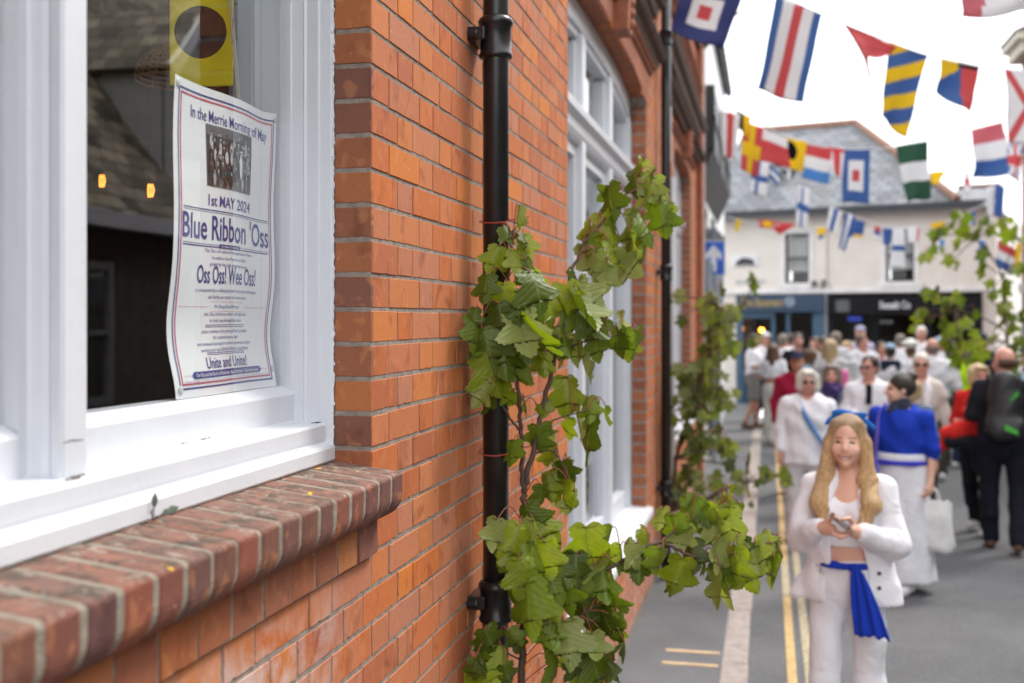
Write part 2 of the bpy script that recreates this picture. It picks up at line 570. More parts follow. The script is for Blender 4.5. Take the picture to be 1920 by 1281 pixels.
YEND = 13.9
W2 = (4.70, 7.86)                  # second window opening
W3 = (10.15, 12.45)
ARCH_S, ARCH_R = 3.48, 0.14
def arch_z(y, w, s=ARCH_S, r=ARCH_R):
    t = (y - (w[0] + w[1]) / 2) / ((w[1] - w[0]) / 2)
    return s + r * math.sqrt(max(0.0, 1 - t * t)) if abs(t) <= 1 else -1
mb = MB()
NROWS = 84
for row in range(NROWS):
    zc = Z0 + row * PITCH + PITCH / 2
    if zc < 0.02: continue
    segs = []
    cuts = []
    if 1.50 < zc < 3.62: cuts.append((-0.9, 2.28))
    for w, zs in ((W2, 0.66), (W3, 0.9)):
        if zs < zc < ARCH_S: cuts.append(w)
        elif ARCH_S <= zc < ARCH_S + ARCH_R:
            t = math.sqrt(max(0, 1 - ((zc - ARCH_S) / ARCH_R) ** 2)); h = (w[1] - w[0]) / 2 * t; c = (w[0] + w[1]) / 2
            cuts.append((c - h, c + h))
    y = -1.6
    for (a, b) in sorted(cuts):
        if a > y: segs.append((y, a))
        y = max(y, b)
    segs.append((y, YEND))
    course(mb, row, segs, nearlim=5.0 if zc < 3.4 else 0)
# deep mortar bed behind the bricks: slabs round the openings
mx0, mx1 = WX - 0.30, WX - 0.0022
mm = 1
mb.box(mx0, mx1, -1.6, -0.9, 0, 6.3, mm); mb.box(mx0, mx1, -0.9, 2.2795, 0, 1.495, mm); mb.box(mx0, mx1, -0.9, 2.2795, 3.63, 6.3, mm)
mb.box(mx0, mx1, 2.2795, W2[0], 0, 6.3, mm); mb.box(mx0, mx1, W2[0], W2[1], 0, 0.66, mm)
mb.box(mx0, mx1, W2[1], W3[0], 0, 6.3, mm); mb.box(mx0, mx1, W3[0], W3[1], 0, 0.9, mm); mb.box(mx0, mx1, W3[1], YEND, 0, 6.3, mm)
for w in (W2, W3):
    n = 24
    for k in range(n):
        ya = w[0] + (w[1] - w[0]) * k / n; yb = w[0] + (w[1] - w[0]) * (k + 1) / n
        za, zb = arch_z(ya, w), arch_z(yb, w)
        mb.hexa([(mx0, ya, za), (mx1, ya, za), (mx1, yb, zb), (mx0, yb, zb), (mx0, ya, 6.3), (mx1, ya, 6.3), (mx1, yb, 6.3), (mx0, yb, 6.3)], mm)
bpart(mb, 'wall', [BRICK, MORTAR])
# gable end and the roof over it (seen only obliquely)
mb = MB(); mb.box(-7.0, mx0 - 0.002, -1.6, -1.55, 0, 6.3); mb.box(-7.0, mx0 - 0.002, YEND - 0.05, YEND, 0, 6.3); mb.box(-7.05, -7.0, -1.6, YEND, 0, 6.3)
bpart(mb, 'rear_wall', simple('plain_brick_wall', (0.36, 0.14, 0.08), 0.9))
mb = MB(); mb.prismY([(-7.2, 6.35), (-0.62, 6.35), (-0.62, 6.42), (-4.0, 8.6)], -1.7, YEND + 0.05)
bpart(mb, 'roof', simple('dark_slate_roof', (0.09, 0.095, 0.105), 0.7, 0.2, 8, 0.3, 20))

# dark corner bricks on the window reveal
mb = MB()
for row in range(20, 48):
    z0 = Z0 + row * PITCH + 0.005
    if z0 + 0.07 < 1.66: continue
    brick(mb, 2.2772, -1.04, WX - 0.0004, max(z0, 1.62), z0 + PITCH - 0.010, True, 0, axis='y')
bpart(mb, 'window_reveal', [JAMB])
# reveals of the far windows
ARCHB = brick_mat('arch_brick', [(0.0, (0.36, 0.12, 0.06)), (0.5, (0.28, 0.10, 0.06)), (1.0, (0.42, 0.15, 0.07))])
for w in (W2, W3):
    mb = MB()
    for row in range(8, 50):
        z0 = Z0 + row * PITCH + 0.005
        if z0 > ARCH_S - 0.02: continue
        brick(mb, w[1] - 0.002, WX - 0.105, WX - 0.0035, z0, z0 + PITCH - 0.01, False, 0, axis='y')
        if random.random() < 2:
            mb.box(WX - 0.105, WX - 0.0035, w[0] - 0.01, w[0] + 0.002, z0, z0 + PITCH - 0.01)
    # voussoirs of the arch soffit
    n = 44
    for k in range(n):
        ya = w[0] + (w[1] - w[0]) * (k + 0.06) / n; yb = w[0] + (w[1] - w[0]) * (k + 0.94) / n
        za, zb = arch_z(ya, w), arch_z(yb, w)
        mb.hexa([(WX - 0.20, ya, za - 0.004), (WX + 0.002, ya, za - 0.004), (WX + 0.002, yb, zb - 0.004), (WX - 0.20, yb, zb - 0.004),
                 (WX - 0.20, ya, za + 0.21), (WX + 0.002, ya, za + 0.21), (WX + 0.002, yb, zb + 0.21), (WX - 0.20, yb, zb + 0.21)])
    bpart(mb, 'arch', [ARCHB])

# bullnose brick sill under the near window
mb = MB()
prof = [(-1.02, 1.702), (-0.935, 1.694)]
for k in range(7):
    a = R(80 - 80 * k / 6); prof.append((-0.772 + 0.010 * math.cos(a), 1.664 + 0.010 * math.sin(a)))
prof += [(-0.7625, 1.640)]
for k in range(9):
    a = R(-90 * k / 8); prof.append((-0.8105 + 0.048 * math.cos(a), 1.626 + 0.048 * math.sin(a)))
prof += [(-1.02, 1.578)]
def shrink(pr, d):
    c = (-0.90, 1.64)
    return [(x + (d if x < c[0] else -d), z + (d if z < c[1] else -d)) for x, z in pr]
y = 2.288
k = 0
while y > -1.0:
    w = 0.0665 + random.uniform(-.003, .003)
    dx, dz = random.gauss(0, 0.0007), random.gauss(0, 0.0006)
    ny = 8
    n = len(prof)
    rings = []
    for j in range(ny + 1):
        t = j / ny
        ins = 0.0025 if j in (0, ny) else 0.0
        rings.append([(x + dx + random.gauss(0, .00022) - (ins if x > -0.85 else 0), y - w * t, z + dz + random.gauss(0, .00025) - (ins if z > 1.64 else -ins)) for x, z in prof])
    vs = sum(rings, [])
    fs = []
    for j in range(ny):
        for i in range(n):
            fs.append((j * n + i, j * n + (i + 1) % n, (j + 1) * n + (i + 1) % n, (j + 1) * n + i))
    fs += [tuple(range(n)), tuple(ny * n + i for i in range(n - 1, -1, -1))]
    mb.add(vs, fs, 0)
    y -= w + random.uniform(0.0085, 0.0125)
mb.prismY(shrink(prof, 0.0022), -1.0, 2.284, 1)
bpart(mb, 'brick_sill', [SILLB, MORTAR_P], smooth=False)
# the header course that carries the sill
mb = MB()
y = 2.268
while y > -1.0:
    w = 0.1025 + random.uniform(-.004, .004)
    brick(mb, -0.8165 + random.gauss(0, .001), y - w, y, 1.4985, 1.570, True)
    # visible end of the last header
    y -= w + random.uniform(0.007, 0.011)
mb.box(-0.829, -0.8195, -1.0, 2.266, 1.497, 1.577, 1)
brick(mb, 2.266, -0.829, -0.8165, 1.4985, 1.570, False, 0, axis='y')
bpart(mb, 'sill_course', [HEADB, MORTAR])
# courses directly under it are flush and weathered

# ---- near window joinery
NW = empty('window', (0, 0, 0), 0, parent=BB); NW.location = (-0.95 - WX, 0.7 - 5.0, 1.69)
mb = MB()
jamb = [(-0.916, 2.292), (-0.916, 2.2740), (-0.922, 2.2725), (-0.946, 2.2730), (-0.949, 2.269), (-0.976, 2.2715), (-0.981, 2.268), (-0.984, 2.2700), (-1.010, 2.2700), (-1.012, 2.266), (-1.023, 2.2675), (-1.035, 2.270), (-1.10, 2.272), (-1.10, 2.292)]
mb.prismZ(jamb, 1.70, 3.63)
jl = [(x, -0.9 + (2.292 - y)) for x, y in jamb]
mb.prismZ(jl, 1.70, 3.63)
def mull(yc):
    p = [(-0.960, 0.030), (-0.958, 0.026), (-0.958, -0.024), (-0.962, -0.030), (-0.975, -0.030), (-0.982, -0.026), (-0.990, -0.030), (-1.006, -0.033), (-1.010, -0.036), (-1.010, -0.054), (-1.030, -0.057), (-1.08, -0.057),
         (-1.08, 0.070), (-1.030, 0.070), (-1.010, 0.066), (-1.010, 0.036), (-1.006, 0.033), (-0.990, 0.030), (-0.982, 0.026), (-0.975, 0.030)]
    mb.prismZ([(x, yc + y) for x, y in p], 1.772, 3.63)
for yc in (1.411, 0.33): mull(yc)
# sash rails at the foot and head
for (ya, yb) in ((1.445, 2.2705), (0.40, 1.352), (-0.87, 0.27)):
    mb.prismY([(-1.075, 1.770), (-1.006, 1.770), (-1.004, 1.834), (-1.008, 1.840), (-1.031, 1.852), (-1.075, 1.852)], ya, yb)
    mb.prismY([(-1.075, 3.60), (-1.006, 3.60), (-1.006, 3.56), (-1.075, 3.55)], ya, yb)
FRAME_MB = mb
mb = MB()
mb.prismY([(-1.09, 1.790), (-1.012, 1.779), (-0.937, 1.774), (-0.9315, 1.769), (-0.931, 1.742), (-0.933, 1.734), (-0.915, 1.727), (-0.9115, 1.722), (-0.9115, 1.697), (-0.915, 1.692), (-1.09, 1.692)], -0.9, 2.2745)
o = bpart(mb, 'sill', WPAINT, NW, bevel=0.0015)
mb = FRAME_MB
# ragged paint and filler where the frame meets the brick
for (xx, yy, rr_, mi_) in ((-0.9165, 2.2745, .0022, 0), (-0.9140, 2.2762, .0010, 1)):
    zz = 1.70; pts = []; rad = []
    while zz < 3.6:
        pts.append((xx + random.gauss(0, .0010), yy + random.gauss(0, .0006), zz)); rad.append(max(.0003, rr_ * random.uniform(.3, 1.7))); zz += random.uniform(.004, .010)
    mb.tube(pts, rad, 6, mi_)
# old cracks in the paint
mb = FRAME_MB
def crack(pts, w=0.0016):
    for a, b in zip(pts[:-1], pts[1:]):
        a = Vector(a); b = Vector(b)
        mb.tube([a, b], [w * random.uniform(.5, 1.1), w * random.uniform(.3, .9)], 5, 1)
def zs(x): return 1.7795 + (x + 1.012) * (-0.0666)
for (y, x) in ((1.385, -0.953), (1.37, -0.945), (1.40, -0.956), (2.25, -0.945), (2.24, -0.95), (1.78, -1.006), (1.86, -1.006)):
    pts = []
    for k in range(5):
        pts.append((x + random.uniform(-.002, .002), y + k * 0.008, zs(x) + 0.0002))
    crack(pts)
crack([(-0.9585, 1.385, 1.826), (-0.9575, 1.40, 1.828), (-0.9575, 1.43, 1.826)], 0.0008)
bpart(mb, 'frame', [WPAINT, WCRACK], NW, bevel=0.0022)
mb = MB()
for (ya, yb) in ((1.47, 2.273), (0.40, 1.36), (-0.86, 0.28)):
    mb.box(-1.037, -1.033, ya, yb, 1.845, 3.57)
o = bpart(mb, 'pane', GLASS, NW)

# ---- the tall arched window beyond the pipe
def tall_window(w, zs, s_depth):
    e = empty('window', (0, 0, 0), 0, parent=BB); e.location = (0, w[0] - 5.0, zs)
    m = MB()
    fx0, fx1 = WX - 0.20, WX - 0.105
    ya, yb = w[0] + 0.003, w[1] - 0.003
    m.box(fx0, fx1, ya, ya + 0.10, zs, ARCH_S); m.box(fx0, fx1, yb - 0.10, yb, zs, ARCH_S)
    n = 20
    for k in range(n):
        a = ya + (yb - ya) * k / n; b = ya + (yb - ya) * (k + 1) / n
        za, zb = arch_z(a, w) - 0.006, arch_z(b, w) - 0.006
        za = max(za, ARCH_S - .02); zb = max(zb, ARCH_S - .02)
        m.hexa([(fx0, a, za - 0.12), (fx1, a, za - 0.12), (fx1, b, zb - 0.12), (fx0, b, zb - 0.12), (fx0, a, za), (fx1, a, za), (fx1, b, zb), (fx0, b, zb)])
        m.hexa([(fx0, a, za - 0.16), (fx1 - .02, a, za - 0.16), (fx1 - .02, b, zb - 0.16), (fx0, b, zb - 0.16), (fx0, a, za - .12), (fx1 - .02, a, za - .12), (fx1 - .02, b, zb - .12), (fx0, b, zb - .12)])
    L_ = yb - ya
    for t in (0.335, 0.665):
        c = ya + L_ * t
        m.box(fx0, fx1 + 0.004, c - 0.055, c + 0.055, zs + 0.05, ARCH_S + ARCH_R - .15)
    for t0, t1 in ((0, .335), (.335, .665), (.665, 1)):
        a, b = ya + L_ * t0 + 0.05, ya + L_ * t1 - 0.05
        for (p, q) in ((zs + 0.05, 2.90), (3.06, ARCH_S - .06)):
            m.box(fx0, fx1 - 0.03, a, a + 0.055, p, q); m.box(fx0, fx1 - 0.03, b - 0.055, b, p, q)
        m.box(fx0, fx1 - 0.03, a + .055, b - .055, zs + 0.05, zs + 0.17)
        m.box(fx0, fx1 - 0.03, a + .055, b - .055, 2.83, 2.90)
        m.box(fx0, fx1 - 0.03, a + .055, b - .055, 3.06, 3.12)
    # moulded transom
    m.prismY([(fx0, 2.89), (fx1 - .01, 2.89), (fx1, 2.905), (fx1 + 0.012, 2.93), (fx1 + 0.018, 2.97), (fx1 + .045, 3.0), (fx1 + .05, 3.035), (fx1, 3.06), (fx0, 3.06)], ya + .012, yb - .012)
    bpart(m, 'frame', WPAINT, e, bevel=0.004)
    m = MB()
    m.prismY([(fx0, zs + 0.052), (fx1, zs + 0.048), (WX + 0.035, zs + 0.03), (WX + 0.045, zs + 0.02), (WX + 0.045, zs - 0.02), (fx0, zs - 0.03)], w[0] - 0.06 if s_depth else w[0], w[1] + 0.06)
    bpart(m, 'sill', WPAINT, e, bevel=0.004)
    m = MB()
    m.box(fx0 + 0.028, fx0 + 0.032, ya + .1, yb - .1, zs + .1, 2.895); m.box(fx0 + 0.028, fx0 + 0.032, ya + .1, yb - .1, 3.055, ARCH_S + .02)
    bpart(m, 'pane', GLASS, e)
    # half drawn white blind inside
    m = MB(); m.box(fx0 - 0.16, fx0 - 0.155, ya, yb, 1.0, 3.5)
    bpart(m, 'blind', cloth((0.34, 0.38, 0.43)), e)
tall_window(W2, 0.64, True)
tall_window(W3, 0.88, False)

# ---- terracotta string course, hood moulds, keystones
TC = simple('terracotta', (0.30, 0.105, 0.055), 0.8, 0.25, 10, 0.3, 50)
TCD = simple('weathered_terracotta', (0.10, 0.062, 0.048), 0.85, 0.3, 12, 0.4, 50)
mb = MB()
def band(z, ya, yb, d=0.10, h=0.12, mi=0):
    mb.prismY([(WX - 0.02, z - h), (WX + d * .35, z - h), (WX + d * .5, z - h * .55), (WX + d * .8, z - h * .4), (WX + d, z - h * .1), (WX + d, z), (WX - 0.02, z + 0.03)], ya, yb, mi)
band(3.93, 5.0, 8.30, 0.11, 0.10, 1); band(3.80, 5.4, 8.10, 0.05, 0.05, 0)
band(4.32, 7.2, 8.2, .12, .14, 1)
band(3.93, 9.0, YEND - .15, 0.11, 0.10, 1); band(4.32, 9.1, YEND - .1, 0.12, 0.16, 1); band(3.72, 9.9, 12.8, 0.05, 0.05, 0)
band(4.75, 4.0, YEND, .08, .08, 0); band(5.4, -1.5, YEND, .14, .2, 1)
for w in (W2, W3):
    c = (w[0] + w[1]) / 2
    mb.hexa([(WX - .01, c - .10, 3.60), (WX + .075, c - .10, 3.60), (WX + .075, c + .10, 3.60), (WX - .01, c + .10, 3.60), (WX - .01, c - .13, 3.86), (WX + .09, c - .13, 3.86), (WX + .09, c + .13, 3.86), (WX - .01, c + .13, 3.86)], 0)
    for k in range(4): mb.sphere((WX + .08, c, 3.65 + k * .06), .03, 8, 0)
# pilaster at the far end
mb.box(WX - .01, WX + .07, YEND - .45, YEND - .02, 0.0, 5.3, 0)
bpart(mb, 'moulding', [TC, TCD], bevel=0.006)

# ---- black drainpipes
def downpipe(x, y, r, joints, ztop=6.3):
    e = empty('downpipe', (0, 0, 0), 0, parent=BB); e.location = (x - WX, y - 5.0, 0)
    m = MB(); m.tube([(x, y, -0.02), (x, y, ztop)], r, 28)
    bpart(m, 'pipe', BLACKM, e, smooth=True)
    for z in joints:
        m = MB()
        m.lathe([(r + .0005, -.062), (r + .010, -.058), (r + .012, -.050), (r + .008, -.044), (r + .0075, .030), (r + .013, .036), (r + .014, .046), (r + .010, .054), (r + .004, .058), (r + .0005, .06)], (x, y, z), 28)
        bpart(m, 'collar', BLACKM, e, smooth=True)
        m = MB()
        m.box(WX - .01, x - r * .5, y - .060, y + .060, z - .016, z + .022)
        m.tube([(WX - .004, y - .052, z), (WX + .030, y - .052, z)], .017, 10); m.tube([(WX - .004, y + .052, z), (WX + .030, y + .052, z)], .017, 10)
        bpart(m, 'bracket', BLACKM, e, bevel=.004)
downpipe(-0.762, 3.125, 0.0370, (2.805, 1.19))
downpipe(-0.762, 8.62, 0.0380, (4.15, 2.35, 0.7))
# white plastic conduit and box on the far pier
mb = MB(); mb.box(WX, WX + .05, 9.15, 9.35, 3.3, 3.75); mb.tube([(WX + .03, 9.6, 0), (WX + .03, 9.6, 3.2)], .03, 10)
bpart(mb, 'conduit', WPAINT)

# ---- dark room behind the glass
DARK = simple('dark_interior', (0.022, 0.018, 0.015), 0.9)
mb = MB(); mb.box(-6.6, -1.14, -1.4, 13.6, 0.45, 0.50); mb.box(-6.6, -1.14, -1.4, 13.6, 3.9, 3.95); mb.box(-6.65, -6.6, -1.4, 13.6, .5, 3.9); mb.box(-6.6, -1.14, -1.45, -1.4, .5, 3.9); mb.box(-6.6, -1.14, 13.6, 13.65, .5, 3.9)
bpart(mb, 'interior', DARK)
mb = MB()
for row in range(22, 48):
    z0 = Z0 + row * PITCH
    mb.box(-1.168, -1.105, 2.285, 2.31, z0 + .004, z0 + PITCH - .001)
bpart(mb, 'inner_reveal', simple('grey_painted_brick', (0.27, 0.25, 0.255), 0.7, .1, 8, .3, 60))
mb = MB(); mb.box(-1.135, -1.102, 2.262, 2.284, 1.70, 3.63)
mb.box(-1.30, -1.105, -0.9, 2.285, 1.62, 1.70)
bpart(mb, 'inner_frame', simple('grey_inner_frame', (0.40, 0.43, 0.46), 0.6))
# ------------------------------------------------------------------ poster behind the glass
PW, PH = 0.425, 0.588
PY0, PZ1, PX = 1.834, 2.441, -1.0405
POST = empty('poster', (PX, PY0, PZ1 - PH), 0, 'white printed poster with blue and red border and old photograph, stuck inside the window', 'poster')
def ppt(u, v, off=0.0):
    """u, v in metres from the poster's top left corner; off = height above the paper"""
    t = v / PH
    b = 0.0135 * math.exp(-((t - 0.80) / 0.145) ** 2) * (1 - max(0, (t - .86) / .14) ** 2)
    b += 0.004 * math.sin(3.1 * t) * (1 - t)
    b += 0.0025 * math.sin(7 * u / PW + 3 * t) * (0.5 + t) + .002 * math.sin(11 * t + 4 * u / PW)
    cr = 0.010 * max(0, (u / PW - .55)) * max(0, 1 - t / .2) * math.sin(14 * u / PW)
    x = PX - b - 0.0015
    z = PZ1 - v - 0.010 * b / .02 * 0 - 0.0015 * math.sin(9 * u / PW) * (1 - t) + cr
    return (min(PX, x) + off, PY0 + u, z)
class Sheet(MB):
    def quadstrip(self, u0, u1, v0, v1, nu, nv, off, mi=0):
        vs = [ppt(u0 + (u1 - u0) * i / nu, v0 + (v1 - v0) * j / nv, off) for j in range(nv + 1) for i in range(nu + 1)]
        fs = [(j * (nu + 1) + i, (j + 1) * (nu + 1) + i, (j + 1) * (nu + 1) + i + 1, j * (nu + 1) + i + 1) for j in range(nv) for i in range(nu)]
        self.add(vs, fs, mi)
    def poly(self, uv, off, mi=0):
        self.add([ppt(u, v, off) for u, v in uv], [tuple(range(len(uv) - 1, -1, -1))], mi)
    def text(self, s, uc, vc, w, h, bold=0.0, off=0.0008, mi=0, cap=None):
        vs, fs, (x0, x1, y0, y1) = text_mesh(s, bold)
        _, _, (_, _, cy0, cy1) = text_mesh('H', bold)
        sx = w / (x1 - x0); sy = h / (cy1 - cy0)
        cyc = (cy0 + cy1) / 2; cxc = (x0 + x1) / 2
        self.add([ppt(uc + (x - cxc) * sx, vc - (y - cyc) * sy, off) for x, y, z in vs], fs, mi)
    def local(self):
        bx, by, bz = PX, PY0, PZ1 - PH
        self.v = [(a - bx, b - by, c - bz) for a, b, c in self.v]
        return self
PAPER = simple('poster_paper', (0.90, 0.91, 0.93), 0.55, 0.02, 3)
INK = simple('blue_ink', (0.045, 0.045, 0.26), 0.6, 0.1, 5)
RED = simple('red_ink', (0.62, 0.07, 0.13), 0.6, 0.1, 5)
FINE = simple('grey_ink', (0.30, 0.30, 0.45), 0.6)
m = Sheet(); m.quadstrip(0, PW, 0, PH, 24, 60, 0.0)
m.quadstrip(0, PW, 0, PH, 24, 60, -0.0005)
m.local().build('paper', PAPER, POST, smooth=True, fix=False)
m = Sheet()
def frame(i, w, mi):
    a, b, c, d = i, PW - i, i, PH - i
    m.quadstrip(a, b, c, c + w, 24, 1, .0007, mi); m.quadstrip(a, b, d - w, d, 24, 1, .0007, mi)
    m.quadstrip(a, a + w, c + w, d - w, 1, 60, .0007, mi); m.quadstrip(b - w, b, c + w, d - w, 1, 60, .0007, mi)
frame(0.0155, 0.0034, 0); frame(0.0235, 0.0034, 1)
m.local().build('border', [INK, RED], POST, fix=False)
uc = 0.2125
m = Sheet()
m.text('In the Merrie Morning of May', uc + .005, 0.053, 0.31, 0.0225, 0.004)
m.local().build('title_text', INK, POST, fix=False); m = Sheet()
m.text('1st MAY 2024', uc, 0.2135, 0.178, 0.0215, 0.01)
m.local().build('date_text', INK, POST, fix=False); m = Sheet()
m.text("Blue Ribbon 'Oss", uc, 0.2665, 0.365, 0.047, 0.012)
m.local().build('heading_text', INK, POST, fix=False); m = Sheet()
m.text('Oss Oss! Wee Oss!', uc - .002, 0.3565, 0.245, 0.0345, 0.012)
m.local().build('cheer_text', INK, POST, fix=False); m = Sheet()
m.text('Unite and Unite!', uc, 0.5265, 0.185, 0.0215, 0.01)
m.local().build('motto_text', INK, POST, fix=False)
m = Sheet()
for (s, v, w) in (('The \u2019Oss will make its first appearance from', .3105, .200), ('its stable in the Market at 10am', .3235, .145), ('guided by the high stepping teaser', .336, .160),
                  ('accompanied by a willing band of musicians and singers', .3865, .255), ('and led by our master of ceremonies', .3995, .160), ('Mr Doug David Martyn', .418, .105),
                  ('the \u2019Oss will prance, dance and high kick', .4325, .180), ('its lively way through the town', .445, .138),
                  ('antics continue with prancing from its stable', .466, .198), ('for a second time at 2pm', .478, .112), ('and renewed dancing for its third appearance at 6pm', .490, .235), ('working up to the GRAND FINALE in the Market', .502, .212)):
    m.text(s, uc, v, w, 0.0066, 0.0)
    m.local().build('text_line', INK, POST, fix=False); m = Sheet()
for v, w in ((.232, .0018), (.2365, .0009), (.2985, .0009), (.302, .0020)): m.quadstrip(.033, PW - .033, v, v + w, 20, 1, .0007)
for v in (.4535, .457, .5072, .5105): m.quadstrip(uc - .085, uc + .085, v, v + .0011, 8, 1, .0007)
m.quadstrip(.033, .135, .4185, .4192, 8, 1, .0007, 1); m.quadstrip(.29, PW - .033, .4185, .4192, 8, 1, .0007, 1)
for v in (.4085, .4275): m.quadstrip(.145, .28, v, v + .0005, 8, 1, .0007, 1)
m.quadstrip(.033, .06, .5475, .548, 4, 1, .0007, 1); m.quadstrip(PW - .06, PW - .033, .5475, .548, 4, 1, .0007, 1)
m.local().build('rule_lines', [INK, RED], POST, fix=False)
m = Sheet()
m.quadstrip(uc - .045, uc + .045, .2965, .3045, 6, 1, .0011)
m.local().build('banner', INK, POST, fix=False); m = Sheet()
def pill(v0, v1, u0, u1):
    n = 16
    m.quadstrip(u0, u1, v0, v1, n, 2, .0011)
    vm = (v0 + v1) / 2; d = .008
    m.poly([(u0, v0), (u0 - d, vm), (u0, v1)], .0011); m.poly([(u1, v1), (u1 + d, vm), (u1, v0)], .0011)
pill(.5410, .5540, .068, PW - .068)
m.local().build('banner', INK, POST, fix=False)
m = Sheet()
m.text('also known as Peace \u2019Oss', uc, .3005, .072, .0042, 0.005, .0016)
m.local().build('banner_text', PAPER, POST, fix=False); m = Sheet()
m.text('Our Day and the Day for all Padstonians.  May Day forever!  Gala\u2019ma bys vyken!', uc, .5475, .278, .0072, .004, .0016)
m.local().build('banner_text', PAPER, POST, fix=False)
m = Sheet()
m.text('PRESIDENT FITZGERALD   VICE PRESIDENT TIM OLIPHANT   CHAIRMAN OLD PADSTOW   HON TREASURER PAUL WALLIS   HON SECRETARY SUSAN HICKS', uc, .5585, .36, .0026, 0)
m.text('HON ASSISTANT TOM HOUSE   ASSISTANT TREASURER MICHAEL NEEDS   COLLECTORS JAMES STRIKE, BRIAN DAWE, JAN BALL, PATRICK FORD', uc, .5635, .33, .0026, 0)
m.local().build('small_print', FINE, POST, fix=False)
# old black and white photograph
BW = [simple('photo_grey_%s' % n, (c, c, c * 1.05), .5, .2, 60) for n, c in (('black', .02), ('dark', .055), ('middle', .16), ('light', .38), ('white', .62))]
m = Sheet()
pu0, pu1, pv0, pv1 = .118, .300, .068, .187
m.quadstrip(pu0, pu1, pv0, pv1, 8, 6, .0007, 1)
m.quadstrip(pu0 + .02, pu1 - .035, .160, pv1, 6, 3, .0009, 2)
rr = random.Random(5)
for k in range(60):
    u, v = rr.uniform(pu0 + .03, pu1 - .05), rr.uniform(.165, pv1 - .002)
    m.quadstrip(u, u + rr.uniform(.004, .009), v, v + .0006, 1, 1, .0011, rr.choice((1, 3)))
def blob(u, v, ru, rv, mi, off):
    u = min(max(u, pu0 + ru), pu1 - ru); v = min(max(v, pv0 + rv), pv1 - rv)
    m.poly([(u + ru * math.cos(2 * math.pi * i / 10), v - rv * math.sin(2 * math.pi * i / 10)) for i in range(10)][::-1], off, mi)
m.quadstrip(pu0, pu1, pv0, pv0 + .02, 8, 2, .0009, 2)
m.quadstrip(pu1 - .05, pu1, pv0, pv0 + .04, 3, 2, .0010, 1)
k = 0
for row, (v, n) in enumerate(((.088, 9), (.100, 11), (.114, 12), (.130, 12), (.146, 10), (.160, 7))):
    for i in range(n):
        u = pu0 + .010 + (pu1 - pu0 - .02) * (i + rr.uniform(.1, .9)) / n
        if row >= 3 and pu0 + .06 < u < pu1 - .045 and rr.random() < .75: continue
        body = rr.choice((4, 4, 3, 0, 1)) if (row < 3 and u < pu0 + .11) else rr.choice((0, 0, 1, 2, 3))
        off = .0012 + .00004 * k; k += 1
        blob(u, v + .012, .0062 * rr.uniform(.8, 1.2), .013, body, off)
        blob(u, v - .0035, .0030, .0040, rr.choice((2, 3, 3)), off + .0003)
        if rr.random() < .5: blob(u, v - .0065, .0036, .0014, rr.choice((0, 1, 4)), off + .0005)
blob(.247, .137, .006, .026, 4, .0042); blob(.250, .110, .003, .004, 3, .0046); blob(.250, .1065, .0045, .0016, 4, .0048)
m.local().build('photograph', BW, POST, fix=False)
TACK = simple('clear_tack', (0.66, 0.70, 0.66), 0.4)
for (u, v) in ((.012, .012), (PW - .010, .012), (.016, PH - .016), (PW - .008, PH - .040)):
    m = MB()
    x, y, z = ppt(u, v, .0012)
    m.sphere((x, y, z), (.0025, .0085, .0085), 14)
    m.v = [(a - PX, b - PY0, c - (PZ1 - PH)) for a, b, c in m.v]
    m.build('tack', TACK, POST, smooth=True)

# ------------------------------------------------------------------ things inside the room
YF = cloth((0.88, 0.74, 0.02), trans=0.4, bump=.1)
BLK = cloth((0.012, 0.010, 0.012), bump=.1)
def signal_disc_flag():
    d0 = 2.29
    c = [atD(318, -40, d0), atD(438, -44, d0 + .02), atD(437, 163, d0 + .02), atD(318, 161, d0)]
    base = c[3]
    nx, ny = 40, 60
    m = MB()
    vs = []; 
    for j in range(ny + 1):
        for i in range(nx + 1):
            a, b = i / nx, j / ny
            p = c[0].lerp(c[1], a).lerp(c[3].lerp(c[2], a), b)
            p = p + Vector((0.5, -0.85, 0)) * 0.006 * math.sin(6 * a + 2 * b)
            vs.append(p - base)
    fs = []; mi = []
    for j in range(ny):
        for i in range(nx):
            a, b = (i + .5) / nx, (j + .5) / ny
            cx, cy = (a - .485) * 120, (b - .50) * 206
            fs.append((j * (nx + 1) + i, j * (nx + 1) + i + 1, (j + 1) * (nx + 1) + i + 1, (j + 1) * (nx + 1) + i))
            mi.append(1 if cx * cx + cy * cy < 49.5 ** 2 else 0)
    # snap the disc edge to a true circle
    for q, p in enumerate(vs):
        i, j = q % (nx + 1), q // (nx + 1)
        cx, cy = (i / nx - .485) * 120, (j / ny - .5) * 206
        r = math.hypot(cx, cy)
        if abs(r - 49.5) < 2.4:
            s = 49.5 / r
            a, b = cx * s / 120 + .485, cy * s / 206 + .5
            vs[q] = c[0].lerp(c[1], a).lerp(c[3].lerp(c[2], a), b) - base + Vector((0.5, -0.85, 0)) * 0.006 * math.sin(6 * a + 2 * b)
    m.add(vs, fs); m.m = mi
    o = m.build('signal_flag', [YF, BLK], smooth=True)
    o.location = base
    so = o.modifiers.new('thick', 'SOLIDIFY'); so.thickness = .0012
    tag(o, 'yellow flag with black disc hanging inside the window above the poster', 'flag')
    m = MB()
    for (x0, x1) in ((424, 448), (429, 451)):
        a, b = atD(x0, -40, d0 - .02), atD(x1, 210, d0 - .01)
        m.tube([a, a.lerp(b, .5) + Vector((0, 0.002, 0)), b], .0018, 6)
    cb = m.v[-1]
    cb = Vector(m.v[0])
    m.v = [tuple(Vector(p) - cb) for p in m.v]
    o = m.build('flag_cord', simple('tan_cord', (.42, .36, .27), .9)); o.location = cb
    tag(o, 'pair of thin tan cords hanging in front of the yellow flag inside the window', 'cord')
signal_disc_flag()
